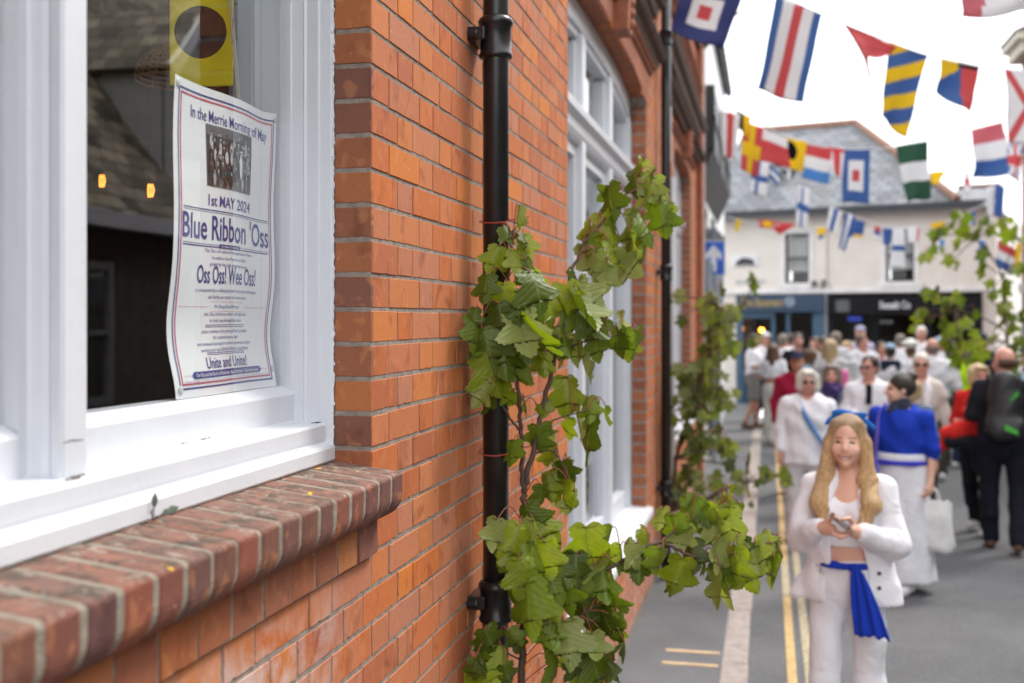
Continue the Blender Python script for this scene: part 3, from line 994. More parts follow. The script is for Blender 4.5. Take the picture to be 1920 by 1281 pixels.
BULB = emit('warm_filament', (1.0, 0.33, 0.05), 1.9)
BULBG = simple('amber_glass', (0.35, 0.16, 0.05), 0.15)
WICK = simple('wicker', (0.42, 0.20, 0.06), 0.8, .3, 60)
def pendant(px, py, d, label, shade):
    p = atD(px, py, d)
    e = empty('pendant_lamp', p, 0, label, 'lamp', 'pendant lamps in the dark room')
    m = MB(); m.tube([(0, 0, .05), (0, 0, 3.9 - p.z)], .004, 6); m.build('flex', BLACKM, e)
    m = MB()
    for k in range(3):
        x = (k - 1) * .007
        m.tube([(x, 0, -.024), (x * 1.6, .004, 0), (x, 0, .022)], .0026, 6)
    m.build('filament', BULB, e)
    m = MB(); m.lathe([(.006, .045), (.018, .042), (.018, .062), (.008, .075)], n=12); m.build('lamp_holder', BLACKM, e)
    if shade:
        m = MB()
        for k in range(11):
            t = R(8 + 86 * k / 10); r = .125 * math.sin(t); z = .10 * math.cos(t) - .01
            m.tube([(r * math.cos(2 * math.pi * q / 28), r * math.sin(2 * math.pi * q / 28), z) for q in range(29)], .0036, 5)
        for q in range(16):
            a = 2 * math.pi * q / 16
            m.tube([(.125 * math.sin(R(8 + 86 * k / 8)) * math.cos(a), .125 * math.sin(R(8 + 86 * k / 8)) * math.sin(a), .10 * math.cos(R(8 + 86 * k / 8)) - .01) for k in range(9)], .0025, 4)
        m.build('lamp_shade', WICK, e)
pendant(191, 339, 4.3, 'lit bare filament bulb in the dark room, the one nearer the white mullion', False)
pendant(282, 357, 4.0, 'lit bare filament bulb in the dark room, the one nearer the poster', False)
pendant(336, 142, 3.3, 'lit wicker dome pendant in the dark room beside the top corner of the poster', True)
# ------------------------------------------------------------------ the other buildings
def slate_mat(name, c, moss=0.3, bw=.28, rh=.20, vr=.3):
    g = G(name)
    v = g.coord(kind='UV')
    b = g.n('TexBrick', offset=0.5)
    b.inputs['Scale'].default_value = 1.0
    b.inputs['Color1'].default_value = (*[x * (1 - vr) for x in c], 1); b.inputs['Color2'].default_value = (*[x * (1 + vr * 1.3) for x in c], 1)
    b.inputs['Mortar'].default_value = (*[x * .25 for x in c], 1)
    b.inputs['Mortar Size'].default_value = .012; b.inputs['Brick Width'].default_value = bw; b.inputs['Row Height'].default_value = rh
    g.l(v, b.inputs['Vector'])
    o = g.coord()
    col = g.mix(g.math('MULTIPLY', g.val(g.noise(o, 1.4, 6, .65, .5), .48, .62), moss), b.outputs['Color'], (.17, .14, .06))
    col = g.mix(g.math('MULTIPLY', g.val(g.noise(o, 7, 5, .7), .55, .68), .4), col, tuple(x * 1.6 for x in c))
    g.col(col)
    g.b.inputs['Roughness'].default_value = .75
    g.bump(b.outputs['Fac'], -0.5, .02)
    return g.m
SLATE = slate_mat('grey_slate', (0.165, 0.175, 0.195), 0.15)
SLATED = slate_mat('old_mossy_slate', (0.27, 0.23, 0.17), 0.5, .27, .18, .75)
def sheet(mb, pts, thick, uvs, mi=0):
    """a four cornered roof slope given its own thickness"""
    p = [Vector(q) for q in pts]
    n = (p[1] - p[0]).cross(p[3] - p[0]).normalized()
    if n.z < 0: n = -n
    lo = [q - n * thick for q in p]
    mb.add(p + lo, [(0, 1, 2, 3), (7, 6, 5, 4), (0, 4, 5, 1), (1, 5, 6, 2), (2, 6, 7, 3), (3, 7, 4, 0)], mi, list(uvs) * 2)

# ---- terrace across the street, seen mirrored in the window
OP = empty('terraced_house', (4.6, 9.0, 0), 0, 'low stone terrace with steep mossy slate roof and white dormers, mirrored in the window', 'house')
def off(mb, b):
    mb.v = [(x - b[0], y - b[1], z - b[2]) for x, y, z in mb.v]; return mb
ob = (4.6, 9.0, 0)
STONE = simple('dark_rubble_wall', (0.13, 0.115, 0.10), .9, .4, 7, .6, 12, dist=.02)
m = MB(); m.box(4.6, 9.0, -5, 18.6, RZ, 3.05); off(m, ob).build('wall', STONE, OP)
m = MB()
sheet(m, [(4.30, -5.2, 2.98), (4.30, 18.8, 2.98), (8.4, 18.8, 8.3), (8.4, -5.2, 8.3)], .12, [(0, 0), (24, 0), (24, 6.7), (0, 6.7)])
sheet(m, [(12.4, -5.2, 2.98), (12.4, 18.8, 2.98), (8.4, 18.8, 8.3), (8.4, -5.2, 8.3)], .12, [(0, 0), (24, 0), (24, 6.7), (0, 6.7)])
off(m, ob).build('roof', SLATED, OP, fix=False)
m = MB(); m.box(4.22, 4.36, -5.2, 18.8, 2.90, 3.06); off(m, ob).build('gutter', WPAINT, OP)
DKP = simple('dark_green_paint', (.03, .045, .04), .5)
for (y, w) in ((6.2, 1.1), (9.4, 1.0), (12.0, 1.1), (15.0, 1.1)):
    e = empty('window', (0, y - 9.0, 1.2), 0, parent=OP)
    f = MB()
    x0, x1 = 4.54, 4.60
    f.box(x0, x1, y, y + .08, 1.2, 2.5); f.box(x0, x1, y + w - .08, y + w, 1.2, 2.5); f.box(x0, x1, y, y + w, 1.12, 1.2); f.box(x0, x1, y, y + w, 2.5, 2.58); f.box(x0, x1, y + w / 2 - .03, y + w / 2 + .03, 1.2, 2.5); f.box(x0, x1, y + .08, y + w - .08, 1.83, 1.88)
    off(f, (4.6, y, 1.2)).build('frame', simple('grey_window_frame_%d' % int(y), (.30, .31, .33), .5), e)
    f = MB(); f.box(4.585, 4.597, y + .05, y + w - .05, 1.2, 2.5); off(f, (4.6, y, 1.2)).build('pane', GLASS, e)
for y in (4.4, 8.0, 13.6):
    m = MB(); m.box(4.55, 4.61, y, y + .95, RZ, 2.05); off(m, ob).build('door', DKP, OP)
def slope_x(z): return 4.30 + (z - 2.98) * 4.1 / 5.32
for y in (7.6, 11.9, 16.0):
    e = empty('dormer', (0.3, y - 9.0, 3.6), 0, parent=OP)
    db = (4.9, y, 3.6)
    x0 = slope_x(3.65); xb = slope_x(5.9)
    w = 1.5
    m = MB(); m.prismY([(x0 + .05, 3.65), (slope_x(5.0) + .1, 5.0), (x0 + .05, 5.0)], y, y + .06); m.prismY([(x0 + .05, 3.65), (slope_x(5.0) + .1, 5.0), (x0 + .05, 5.0)], y + w - .06, y + w)
    m.add([(x0 + .02, y, 3.65), (x0 + .02, y + w, 3.65), (x0 + .02, y + w, 5.0), (x0 + .02, y + w / 2, 5.75), (x0 + .02, y, 5.0), (x0 + .10, y, 3.65), (x0 + .10, y + w, 3.65), (x0 + .10, y + w, 5.0), (x0 + .10, y + w / 2, 5.75), (x0 + .10, y, 5.0)],
          [(0, 1, 2, 3, 4), (9, 8, 7, 6, 5), (0, 5, 6, 1), (1, 6, 7, 2), (4, 3, 8, 9), (2, 7, 8, 3)])
    off(m, db).build('gable', simple('pale_render_%d' % int(y), (.50, .50, .48), .8), e)
    m = MB()
    sheet(m, [(x0 - .15, y - .15, 4.93), (xb, y - .15, 4.93), (xb, y + w / 2, 5.85), (x0 - .15, y + w / 2, 5.85)], .06, [(0, 0), (2, 0), (2, 1), (0, 1)])
    sheet(m, [(x0 - .15, y + w + .15, 4.93), (xb, y + w + .15, 4.93), (xb, y + w / 2, 5.85), (x0 - .15, y + w / 2, 5.85)], .06, [(0, 0), (2, 0), (2, 1), (0, 1)])
    off(m, db).build('roof', SLATED, e, fix=False)
    m = MB(); m.bar((x0 - .17, y - .16, 4.88), (x0 - .17, y + w / 2, 5.80), .05, .16); m.bar((x0 - .17, y + w + .16, 4.88), (x0 - .17, y + w / 2, 5.80), .05, .16)
    off(m, db).build('bargeboard', WPAINT, e)
    m = MB(); m.box(x0 - .01, x0 + .015, y + .35, y + w - .35, 3.95, 4.95); off(m, db).build('pane', simple('dark_pane', (.02, .025, .03), .1), e)

# ---- white shop house beyond the brick building
SH = empty('shop_house', (-0.85, 18.0, 0), 0, 'narrow white shop house with black jettied bay beyond the brick building', 'shop')
sb = (-0.85, 18.0, 0)
RENDW = simple('white_render', (.70, .70, .70), .85, .08, 3, .2, 60)
BLKW = simple('black_painted_wood', (.02, .021, .024), .5, .2, 10)
m = MB(); m.box(-7, -0.86, 13.95, 23.0, 0, 6.6); off(m, sb).build('wall', RENDW, SH)
m = MB(); m.prismX([(14.1, 4.10), (19.9, 4.10), (19.9, 4.9), (14.1, 4.9)], -.88, -.66); m.prismY([(-.88, 3.6), (-.66, 4.08), (-.88, 4.08)], 14.1, 19.9)
for y in (14.1, 16.0, 18.0, 19.8): m.box(-.67, -.645, y, y + .1, 4.1, 4.9)
m.box(-.67, -.63, 14.1, 19.9, 4.45, 4.52)
off(m, sb).build('bay', BLKW, SH)
m = MB(); m.box(-.87, -.74, 14.3, 19.6, 2.25, 2.75); m.box(-.87, -.80, 14.3, 14.5, 0, 2.25); m.box(-.87, -.80, 19.4, 19.6, 0, 2.25); m.box(-.87, -.80, 16.6, 16.8, 0, 2.25); off(m, sb).build('shopfront', simple('slate_blue_paint', (.10, .13, .18), .5), SH)
m = MB(); m.box(-.868, -.845, 14.5, 19.4, .5, 2.25); off(m, sb).build('display_window', simple('dark_shop_glass', (.015, .018, .022), .08), SH)
m = MB()
for y in (15.2, 17.6):
    m = MB(); m.box(-.868, -.83, y, y + .8, 2.95, 3.55); off(m, sb).build('window', simple('dark_pane_b', (.03, .035, .04), .1), SH)
m = MB(); sheet(m, [(-.7, 13.9, 6.55), (-.7, 23.1, 6.55), (-3.8, 23.1, 8.6), (-3.8, 13.9, 8.6)], .1, [(0, 0), (9, 0), (9, 3.6), (0, 3.6)]); off(m, sb).build('roof', SLATE, SH, fix=False)
m = MB(); m.tube([(-.80, 14.0, 0), (-.80, 14.0, 6.5)], .045, 10); m.tube([(-.86, 14.05, 5.6), (-.2, 13.9, 5.75)], .018, 6); off(m, sb).build('drainpipe', simple('grey_plastic', (.45, .45, .46), .5), SH)
m = MB()
for k in range(3): m.box(-.86, -.70 + .05 * k, 15.9 + .1 * k, 16.4, 3.22 - .05 * k, 3.27 - .05 * k)
off(m, sb).build('bracket', simple('grey_steel', (.30, .31, .33), .4, metal=.6), SH)

# ---- blue one way sign
p = atY(1338, 484, 15.7)
SG = empty('road_sign', (p.x, 15.7, 0), 0, 'blue rectangular one way sign with white arrow pointing up, fixed to the wall', 'road sign')
sw, shh = .160, .240
m = MB(); m.box(-sw, sw, -.004, .004, p.z - shh, p.z + shh); m.build('plate', simple('white_sign_edge', (.75, .76, .78), .4), SG)
m = MB(); m.box(-sw + .012, sw - .012, -.006, -.0042, p.z - shh + .012, p.z + shh - .012); m.build('blue_field', simple('sign_blue', (.02, .13, .62), .4), SG)
m = MB(); m.add([(x, -.008, p.z + z) for x, z in ((-.040, -.190), (.040, -.190), (.040, .03), (.105, -.035), (.105, .06), (0, .180), (-.105, .06), (-.105, -.035), (-.040, .03))] + [(x, -.0065, p.z + z) for x, z in ((-.040, -.190), (.040, -.190), (.040, .03), (.105, -.035), (.105, .06), (0, .180), (-.105, .06), (-.105, -.035), (-.040, .03))],
        [tuple(range(9)), tuple(range(17, 8, -1))] + [(i, (i + 1) % 9, 9 + (i + 1) % 9, 9 + i) for i in range(9)])
m.build('arrow', simple('sign_white', (.80, .81, .83), .4), SG)
m = MB(); m.tube([(0, .03, 0), (0, .03, p.z + .32)], .03, 10); m.build('post', simple('galvanised_post', (.28, .29, .30), .45, metal=.5), SG)

# ---- the shops closing the street
FO = Vector((*atD(1630, 597, 25.0).xy, 0))
ang = math.atan2(-0.2846, 0.9585)
EB = empty('shop_building', FO, ang, 'cream rendered building with slate roof closing the street, blue shopfront beside black shopfront', 'building')
fx = Vector((math.cos(ang), math.sin(ang), 0)); fn = Vector((-fx.y, fx.x, 0))     # fn points away from the camera
def fac(px, py, dpt=0.0):
    """a pixel on the facade plane -> (s, z) in the building's own frame"""
    r = ray(px, py)
    o = FO + fn * dpt
    t = (o.x * fn.x + o.y * fn.y) / (r.x * fn.x + r.y * fn.y)
    q = r * t
    return (q.x - FO.x) * fx.x + (q.y - FO.y) * fx.y, CZ + r.z * t
CREAM = simple('cream_render', (.70, .655, .605), .9, .06, 2.5, .15, 70)
sL, sR = fac(1330, 500)[0], fac(1868, 500)[0]
ze = fac(1630, 396)[1]
GZ = RZ
def fbox(m, px0, px1, py0, py1, d0, d1, mi=0):
    pm = (py0 + py1) / 2
    s0 = fac(px0, pm)[0]; s1 = fac(px1, pm)[0]; c = (px0 + px1) / 2
    z0 = fac(c, py1)[1]; z1 = fac(c, py0)[1]
    m.box(s0, s1, d0, d1, z0, z1, mi)
    return s0, s1, z0, z1
wins = []
for (a, b, c, d) in ((1472, 1517, 438, 531), (1661, 1714, 430, 528)):
    pm = (c + d) / 2
    wins.append((fac(a, pm)[0], fac(b, pm)[0], fac((a + b) / 2, d)[1], fac((a + b) / 2, c)[1]))
zf = fac(1630, 549)[1]           # top of the shopfronts
m = MB()
xs = [sL] + sum([[w[0], w[1]] for w in wins], []) + [sR]
for i in range(0, len(xs), 2): m.box(xs[i], xs[i + 1], 0, .35, zf, ze)
for w in wins: m.box(w[0], w[1], 0, .35, zf, w[2]); m.box(w[0], w[1], 0, .35, w[3], ze)
s_p0 = fac(1842, 620)[0]
m.box(s_p0, sR, 0, .35, GZ, zf); m.box(sL, fac(1380, 620)[0], 0, .35, GZ, zf)
m.box(sR - .3, sR, .35, 6, GZ, ze); m.box(sL, sL + .3, .35, 6, GZ, ze)
m.box(sL, sR, .34, .36, zf - .02, zf)
m.build('wall', CREAM, EB)
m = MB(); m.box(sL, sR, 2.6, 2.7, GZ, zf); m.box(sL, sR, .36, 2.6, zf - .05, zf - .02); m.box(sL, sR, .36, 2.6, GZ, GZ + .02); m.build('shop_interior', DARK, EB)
m = MB()
for w in wins: m.box(w[0] - .10, w[1] + .10, -.03, -.002, w[2] - .1, w[3] + .1)
for w in wins: pass
m = MB()
for w in wins:
    m.box(w[0] - .09, w[0] - .002, -.025, .1, w[2] - .02, w[3] + .09); m.box(w[1] + .002, w[1] + .09, -.025, .1, w[2] - .02, w[3] + .09); m.box(w[0] - .002, w[1] + .002, -.025, .1, w[3] + .002, w[3] + .09)
    m.box(w[0] - .16, w[1] + .16, -.07, .1, w[2] - .13, w[2] - .02)
m.box(sL, sR, -.06, -.002, zf - .0, zf + .10)
m.build('window_surround', simple('white_surround', (.74, .73, .73), .8), EB, bevel=.01)
SASH = simple('dark_blue_sash', (.035, .045, .07), .5)
for w in wins:
    e = empty('window', (w[0], .1, w[2]), 0, parent=EB)
    W_, H_ = w[1] - w[0], w[3] - w[2]
    m = MB(); t = .05
    m.box(0, t, 0, .06, 0, H_); m.box(W_ - t, W_, 0, .06, 0, H_); m.box(t, W_ - t, 0, .06, 0, t); m.box(t, W_ - t, 0, .06, H_ - t, H_); m.box(t, W_ - t, -.01, .05, H_ * .48, H_ * .48 + .05); m.build('frame', SASH, e)
    m = MB(); m.box(t, W_ - t, .03, .034, t, H_ - t); m.build('pane', GLASS, e)
    m = MB()
    n = 16
    zb = H_ * .24
    vs = [(t + (W_ - 2 * t) * i / n, .12 + .02 * math.sin(i * 2.4), z) for z in (zb, H_ - t) for i in range(n + 1)]
    m.add(vs, [(i, i + 1, n + 2 + i, n + 1 + i) for i in range(n)]); o = m.build('curtain', cloth((.50, .51, .50)), e)
    o.modifiers.new('thick', 'SOLIDIFY').thickness = .004
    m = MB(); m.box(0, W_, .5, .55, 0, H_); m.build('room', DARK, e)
# eaves, gutter
m = MB(); m.box(sL, sR - .1, -.32, .0, ze - .10, ze + .0); m.build('soffit', simple('grey_soffit', (.36, .34, .33), .8), EB)
m = MB(); m.box(sL, sR - .2, -.40, -.32, ze - .05, ze + .10); m.build('gutter', simple('black_gutter', (.03, .035, .045), .5), EB)
# roof: main slope with a hip on the right
rd = 2.6
zr = fac(1600, 232, rd)[1]
s_r1 = fac(1605, 232, rd)[0]
s_h = fac(1800, 386)[0]
m = MB()
y0 = -.36
Lr = math.hypot(rd - y0, zr - ze)
sheet(m, [(sL, y0, ze + .08), (s_h, y0, ze + .08), (s_r1, rd, zr), (sL, rd, zr)], .08, [(0, 0), (s_h - sL, 0), (s_r1 - sL, Lr), (0, Lr)])
m.add([(s_h, y0, ze + .08), (s_h + .1, 2 * rd, ze + .08), (s_r1, rd, zr)], [(0, 1, 2)], 0, [(0, 0), (5, 0), (2.5, 4)])
m.add([(sL, 2 * rd, ze + .08), (s_h + .1, 2 * rd, ze + .08), (s_r1, rd, zr), (sL, rd, zr)], [(0, 1, 2, 3)], 0, [(0, 0), (8, 0), (6, 4), (0, 4)])
# low roof over the right end
q0 = fac(1770, 362, 1.5)
sheet(m, [(s_h - .25, -.36, ze + .09), (sR - .05, -.36, ze + .09), (sR - .05, 1.5, ze + .55), (s_h - .25, 1.5, ze + .55)], .08, [(0, 0), (1, 0), (1, 1.6), (0, 1.6)])
m.build('roof', SLATE, EB, fix=False)
m = MB()
m.tube([(sL, rd, zr + .02), (s_r1, rd, zr + .02)], .10, 8); m.tube([(s_r1, rd, zr + .02), (s_h, y0, ze + .14)], .09, 8); m.tube([(s_h - .25, 1.5, ze + .58), (sR - .05, 1.5, ze + .58)], .06, 8)
m.build('ridge_tiles', simple('terracotta_ridge', (.24, .135, .095), .8, .3, 12), EB)
# dormer window in the slope
dd = .75
a0 = fac(1436, 366, dd); a1 = fac(1482, 312, dd)
e = empty('dormer', (a0[0], dd, a0[1]), 0, parent=EB)
W_, H_ = a1[0] - a0[0], a1[1] - a0[1]
m = MB(); m.box(0, .06, -.03, .05, 0, H_); m.box(W_ - .06, W_, -.03, .05, 0, H_); m.box(.06, W_ - .06, -.03, .05, 0, .06); m.box(.06, W_ - .06, -.03, .05, H_ - .06, H_); m.box(W_ / 2 - .035, W_ / 2 + .035, -.03, .05, .06, H_ - .06); m.box(-.1, W_ + .1, -.06, .03, -.08, 0); m.build('frame', WPAINT, e)
m = MB(); m.box(.05, W_ - .05, .02, .03, .05, H_ - .05); m.build('pane', simple('dormer_glass', (.06, .07, .06), .1), e)
m = MB(); m.box(-.12, W_ + .12, -.15, 1.2, H_, H_ + .07); m.box(-.08, 0, .0, 1.1, -.1, H_); m.box(W_, W_ + .08, .0, 1.1, -.1, H_); m.build('cheek', SLATE, e)
# shopfronts
BLUEP = simple('shop_blue_paint', (.020, .050, .095), .5, .1, 4)
BLUEL = simple('shop_light_blue_paint', (.042, .10, .165), .5, .1, 4)
BLKP = simple('shop_black_paint', (.006, .006, .009), .6, .2, 5, spec=.2)
m = MB(); fbox(m, 1383, 1547, 553, 581, -.10, .02); fbox(m, 1383, 1547, 581, 586, -.14, .02); fbox(m, 1525, 1546, 586, 760, -.05, .02, 1); fbox(m, 1383, 1394, 586, 760, -.05, .02, 1); fbox(m, 1447, 1454, 586, 760, -.03, .05, 1); fbox(m, 1475, 1482, 586, 760, -.03, .05, 1); fbox(m, 1394, 1448, 586, 597, -.05, .05, 1); fbox(m, 1394, 1447, 700, 760, -.03, .05)
m.build('shopfront', [BLUEP, BLUEL], EB, bevel=.008)
m = MB(); fbox(m, 1553, 1841, 555, 590, -.12, .02); fbox(m, 1553, 1566, 590, 760, -.05, .02); fbox(m, 1826, 1841, 590, 760, -.05, .02); fbox(m, 1640, 1648, 590, 760, -.03, .05); fbox(m, 1738, 1748, 590, 760, -.03, .05); fbox(m, 1566, 1826, 715, 760, -.03, .05); fbox(m, 1547.5, 1552.5, 549, 760, -.07, .0, 1)
m.build('shopfront', [BLKP, simple('grey_pilaster', (.25, .26, .28), .6)], EB, bevel=.008)
m = MB(); fbox(m, 1395, 1525, 590, 745, .055, .065); m.build('display_window', SHOPGLASS, EB)
m = MB(); fbox(m, 1566, 1826, 592, 715, .055, .065); m.build('display_window', SHOPGLASS, EB)
def ftext(s, px, py, wpx, hpx, d, mt, name, bold=.02):
    vs, fs, (x0, x1, y0, y1) = text_mesh(s, bold, 2)
    sc, zc = fac(px, py)
    k = (fac(px + wpx / 2, py)[0] - fac(px - wpx / 2, py)[0]); h = fac(px, py - hpx / 2)[1] - fac(px, py + hpx / 2)[1]
    mm_ = MB(); mm_.add([(sc + (x - (x0 + x1) / 2) / (x1 - x0) * k, d, zc + (y - (y0 + y1) / 2) / (y1 - y0) * h) for x, y, z in vs], fs)
    o = mm_.build(name, mt, EB, fix=False); o.modifiers.new('thick', 'SOLIDIFY').thickness = .01
ftext('The Basement', 1432, 567, 76, 17, -.108, simple('dull_gold_letters', (.34, .25, .10), .5), 'shop_lettering')
ftext('Seasalt Co', 1680, 572, 58, 14, -.128, simple('silver_letters', (.62, .63, .66), .5), 'shop_lettering', .03)
ftext('SURF SHOP', 1659, 604, 28, 6, .05, simple('grey_letters', (.35, .37, .4), .5), 'window_lettering')
sc, zc = fac(1483, 566)
m = MB(); m.tube([(sc + .10 * math.cos(a * math.pi / 12), -.112, zc + .10 * math.sin(a * math.pi / 12)) for a in range(25)], .012, 6); m.sphere((sc - .03, -.11, zc + .01), (.03, .008, .035), 8); m.sphere((sc + .035, -.11, zc - .015), (.028, .008, .03), 8); m.build('shop_logo', simple('pale_blue_logo', (.50, .60, .70), .5), EB)
m = MB(); fbox(m, 1570, 1595, 563, 585, -.126, -.121); m.build('shop_plaque', simple('grey_plaque', (.09, .10, .10), .6), EB)
m = MB(); fbox(m, 1590, 1616, 593, 602, -.02, .04); m.build('window_sign', simple('blue_window_sign', (.02, .06, .50), .4), EB)
m = MB(); fbox(m, 1373, 1422, 478, 499, -.03, -.001)
m.build('wall_sign', simple('white_sign_board', (.72, .73, .77), .6), EB)
sc, zc = fac(1398, 490)
m = MB(); m.sphere((sc, -.045, zc + .02), (.16, .012, .06), 14); m.sphere((sc + .16, -.045, zc - .01), (.06, .012, .05), 10); m.sphere((sc - .15, -.045, zc - .02), (.07, .012, .04), 10); m.box(sc - .24, sc + .24, -.05, -.032, zc - .09, zc - .06)
for dx in (-.11, -.05, .06, .12): m.box(sc + dx, sc + dx + .03, -.05, -.032, zc - .07, zc + .01)
m.build('animal_emblem', simple('sign_black', (.03, .03, .035), .6), EB)
ftext('BROAD STREET', 1408, 529, 56, 7, -.006, simple('grey_paint_letters', (.33, .36, .42), .7), 'street_name')
m = MB(); fbox(m, 1525, 1531, 527, 537, -.16, -.002); fbox(m, 1543, 1547, 525, 540, -.10, -.002); m.build('alarm_box', simple('dark_box', (.05, .045, .05), .6), EB)
m = MB(); cp = [fac(1551, 400), fac(1551, 525), fac(1556, 538), fac(1570, 546), fac(1640, 546), fac(1840, 545)]
m.tube([(s_, -.02, z_) for s_, z_ in cp], .018, 6); m.build('cable', simple('pale_cable', (.5, .48, .46), .7), EB)
# warm lamp in the blue shop
r = ray(1428, 619); o2 = FO + fn * 1.0; t = (o2.x * fn.x + o2.y * fn.y) / (r.x * fn.x + r.y * fn.y)
for (px, py, lab) in ((1428, 619, 'lit orange globe lamp in the blue shop window'), (1391, 617, 'lit orange globe lamp half hidden by leaves beside the blue shopfront')):
    r = ray(px, py); q = r * t
    e = empty('shop_lamp', (q.x, q.y, CZ + q.z), 0, lab, 'lamp', 'globe lamps in the blue shop')
    m = MB(); m.sphere((0, 0, 0), .05, 14); m.build('globe', emit('orange_lamp_%d' % px, (1.0, .32, .03), 9), e, smooth=True)
    m = MB(); m.tube([(0, 0, .05), (0, 0, .5)], .008, 6); m.build('flex', BLACKM, e)

# ---- brick house and grey doorway at the right edge
q = atY(1906, 300, 21.6); q.x += .25
RB = empty('corner_house', (q.x, 21.6, 0), 0, 'dark brick corner house with projecting eaves and grey porch behind the leaves', 'house')
m = MB(); m.box(0, 6, 0, .8, RZ, 6.75); m.build('wall', simple('brown_brick_wall', (.24, .115, .085), .9, .3, 9, .3, 20), RB)
m = MB(); m.box(-.20, 6.3, -.2, 1.0, 6.75, 6.95); m.box(-.30, 6.4, -.30, 1.1, 6.95, 7.10); m.build('eaves', simple('cream_eaves', (.55, .50, .42), .8), RB)
m = MB(); m.add([(-.35, -.35, 7.1), (6.5, -.35, 7.1), (6.5, 1.15, 7.1), (-.35, 1.15, 7.1), (3, .4, 8.6)], [(0, 1, 4), (1, 2, 4), (2, 3, 4), (3, 0, 4), (3, 2, 1, 0)]); m.build('roof', simple('dark_roof', (.07, .05, .06), .7), RB)
a, b = atY(1893, 540, 21.2), atY(1904, 700, 21.2)
m = MB(); m.box(-.16, .6, -.45, -.05, RZ, 2.45); m.build('porch', simple('dark_grey_paint', (.085, .09, .105), .6), RB)
m = MB(); m.box(-.22, .7, -.50, 0, 2.45, 2.62); m.build('porch_cornice', simple('stone_cornice', (.42, .38, .36), .8), RB)
# ------------------------------------------------------------------ sycamore boughs tied up along the street
def leaf_mat(name, c, under):
    g = G(name)
    geo = g.n('NewGeometry')
    uv = g.n('TexCoord'); sp = g.n('SeparateXYZ'); g.l(uv.outputs['UV'], sp.inputs[0])
    rnd = geo.outputs['Random Per Island']
    col = g.ramp(rnd, [(0, tuple(x * .32 for x in c)), (.3, tuple(x * .62 for x in c)), (.55, c), (.8, (c[0] * 1.45, c[1] * 1.25, c[2] * .9)), (1, (c[0] * 2.0, c[1] * 1.6, c[2] * 1.3))])
    v = g.coord()
    col = g.mix(g.math('MULTIPLY', g.val(g.noise(v, 45, 4), .4, .75), .35), col, (c[0] * .7, c[1] * .62, c[2] * .5))
    col = g.mix(g.math('MULTIPLY', geo.outputs['Backfacing'], 0.85), col, under)
    # veins: midrib, and side veins running out to the margin
    mid = g.val(sp.outputs['X'], .075, .02)
    ph = g.math('SUBTRACT', g.math('MULTIPLY', sp.outputs['Y'], 46.0), g.math('MULTIPLY', sp.outputs['X'], 13.0))
    side = g.val(g.math('SINE', ph), .93, 1.0)
    vein = g.math('MAXIMUM', mid, g.math('MULTIPLY', side, .55))
    col = g.mix(g.math('MULTIPLY', vein, .5), col, (.22, .28, .09))
    g.col(col)
    g.b.inputs['Roughness'].default_value = .42
    g.b.inputs['Specular IOR Level'].default_value = .45
    n1 = g.bump(g.math('SINE', ph), .25, .0015)
    g.bump(g.noise(v, 70, 3), .3, .003, n1)
    t = g.n('BsdfTranslucent'); g.l(g.mix(1.0, col, (1.5, 1.6, .55), 'MULTIPLY'), t.inputs[0])
    m = g.n('MixShader'); m.inputs[0].default_value = .38
    g.l(g.b.outputs[0], m.inputs[1]); g.l(t.outputs[0], m.inputs[2]); g.l(m.outputs[0], g.o.inputs[0])
    return g.m
LEAF = leaf_mat('sycamore_leaf', (.150, .225, .016), (.29, .33, .105))
LEAF2 = leaf_mat('wilted_sycamore_leaf', (.135, .175, .050), (.22, .25, .11))
TWIG = simple('brown_twig', (.085, .050, .035), .8, .3, 40, .4, 120)
PETI = simple('red_leaf_stalk', (.30, .085, .055), .5, .2, 40)

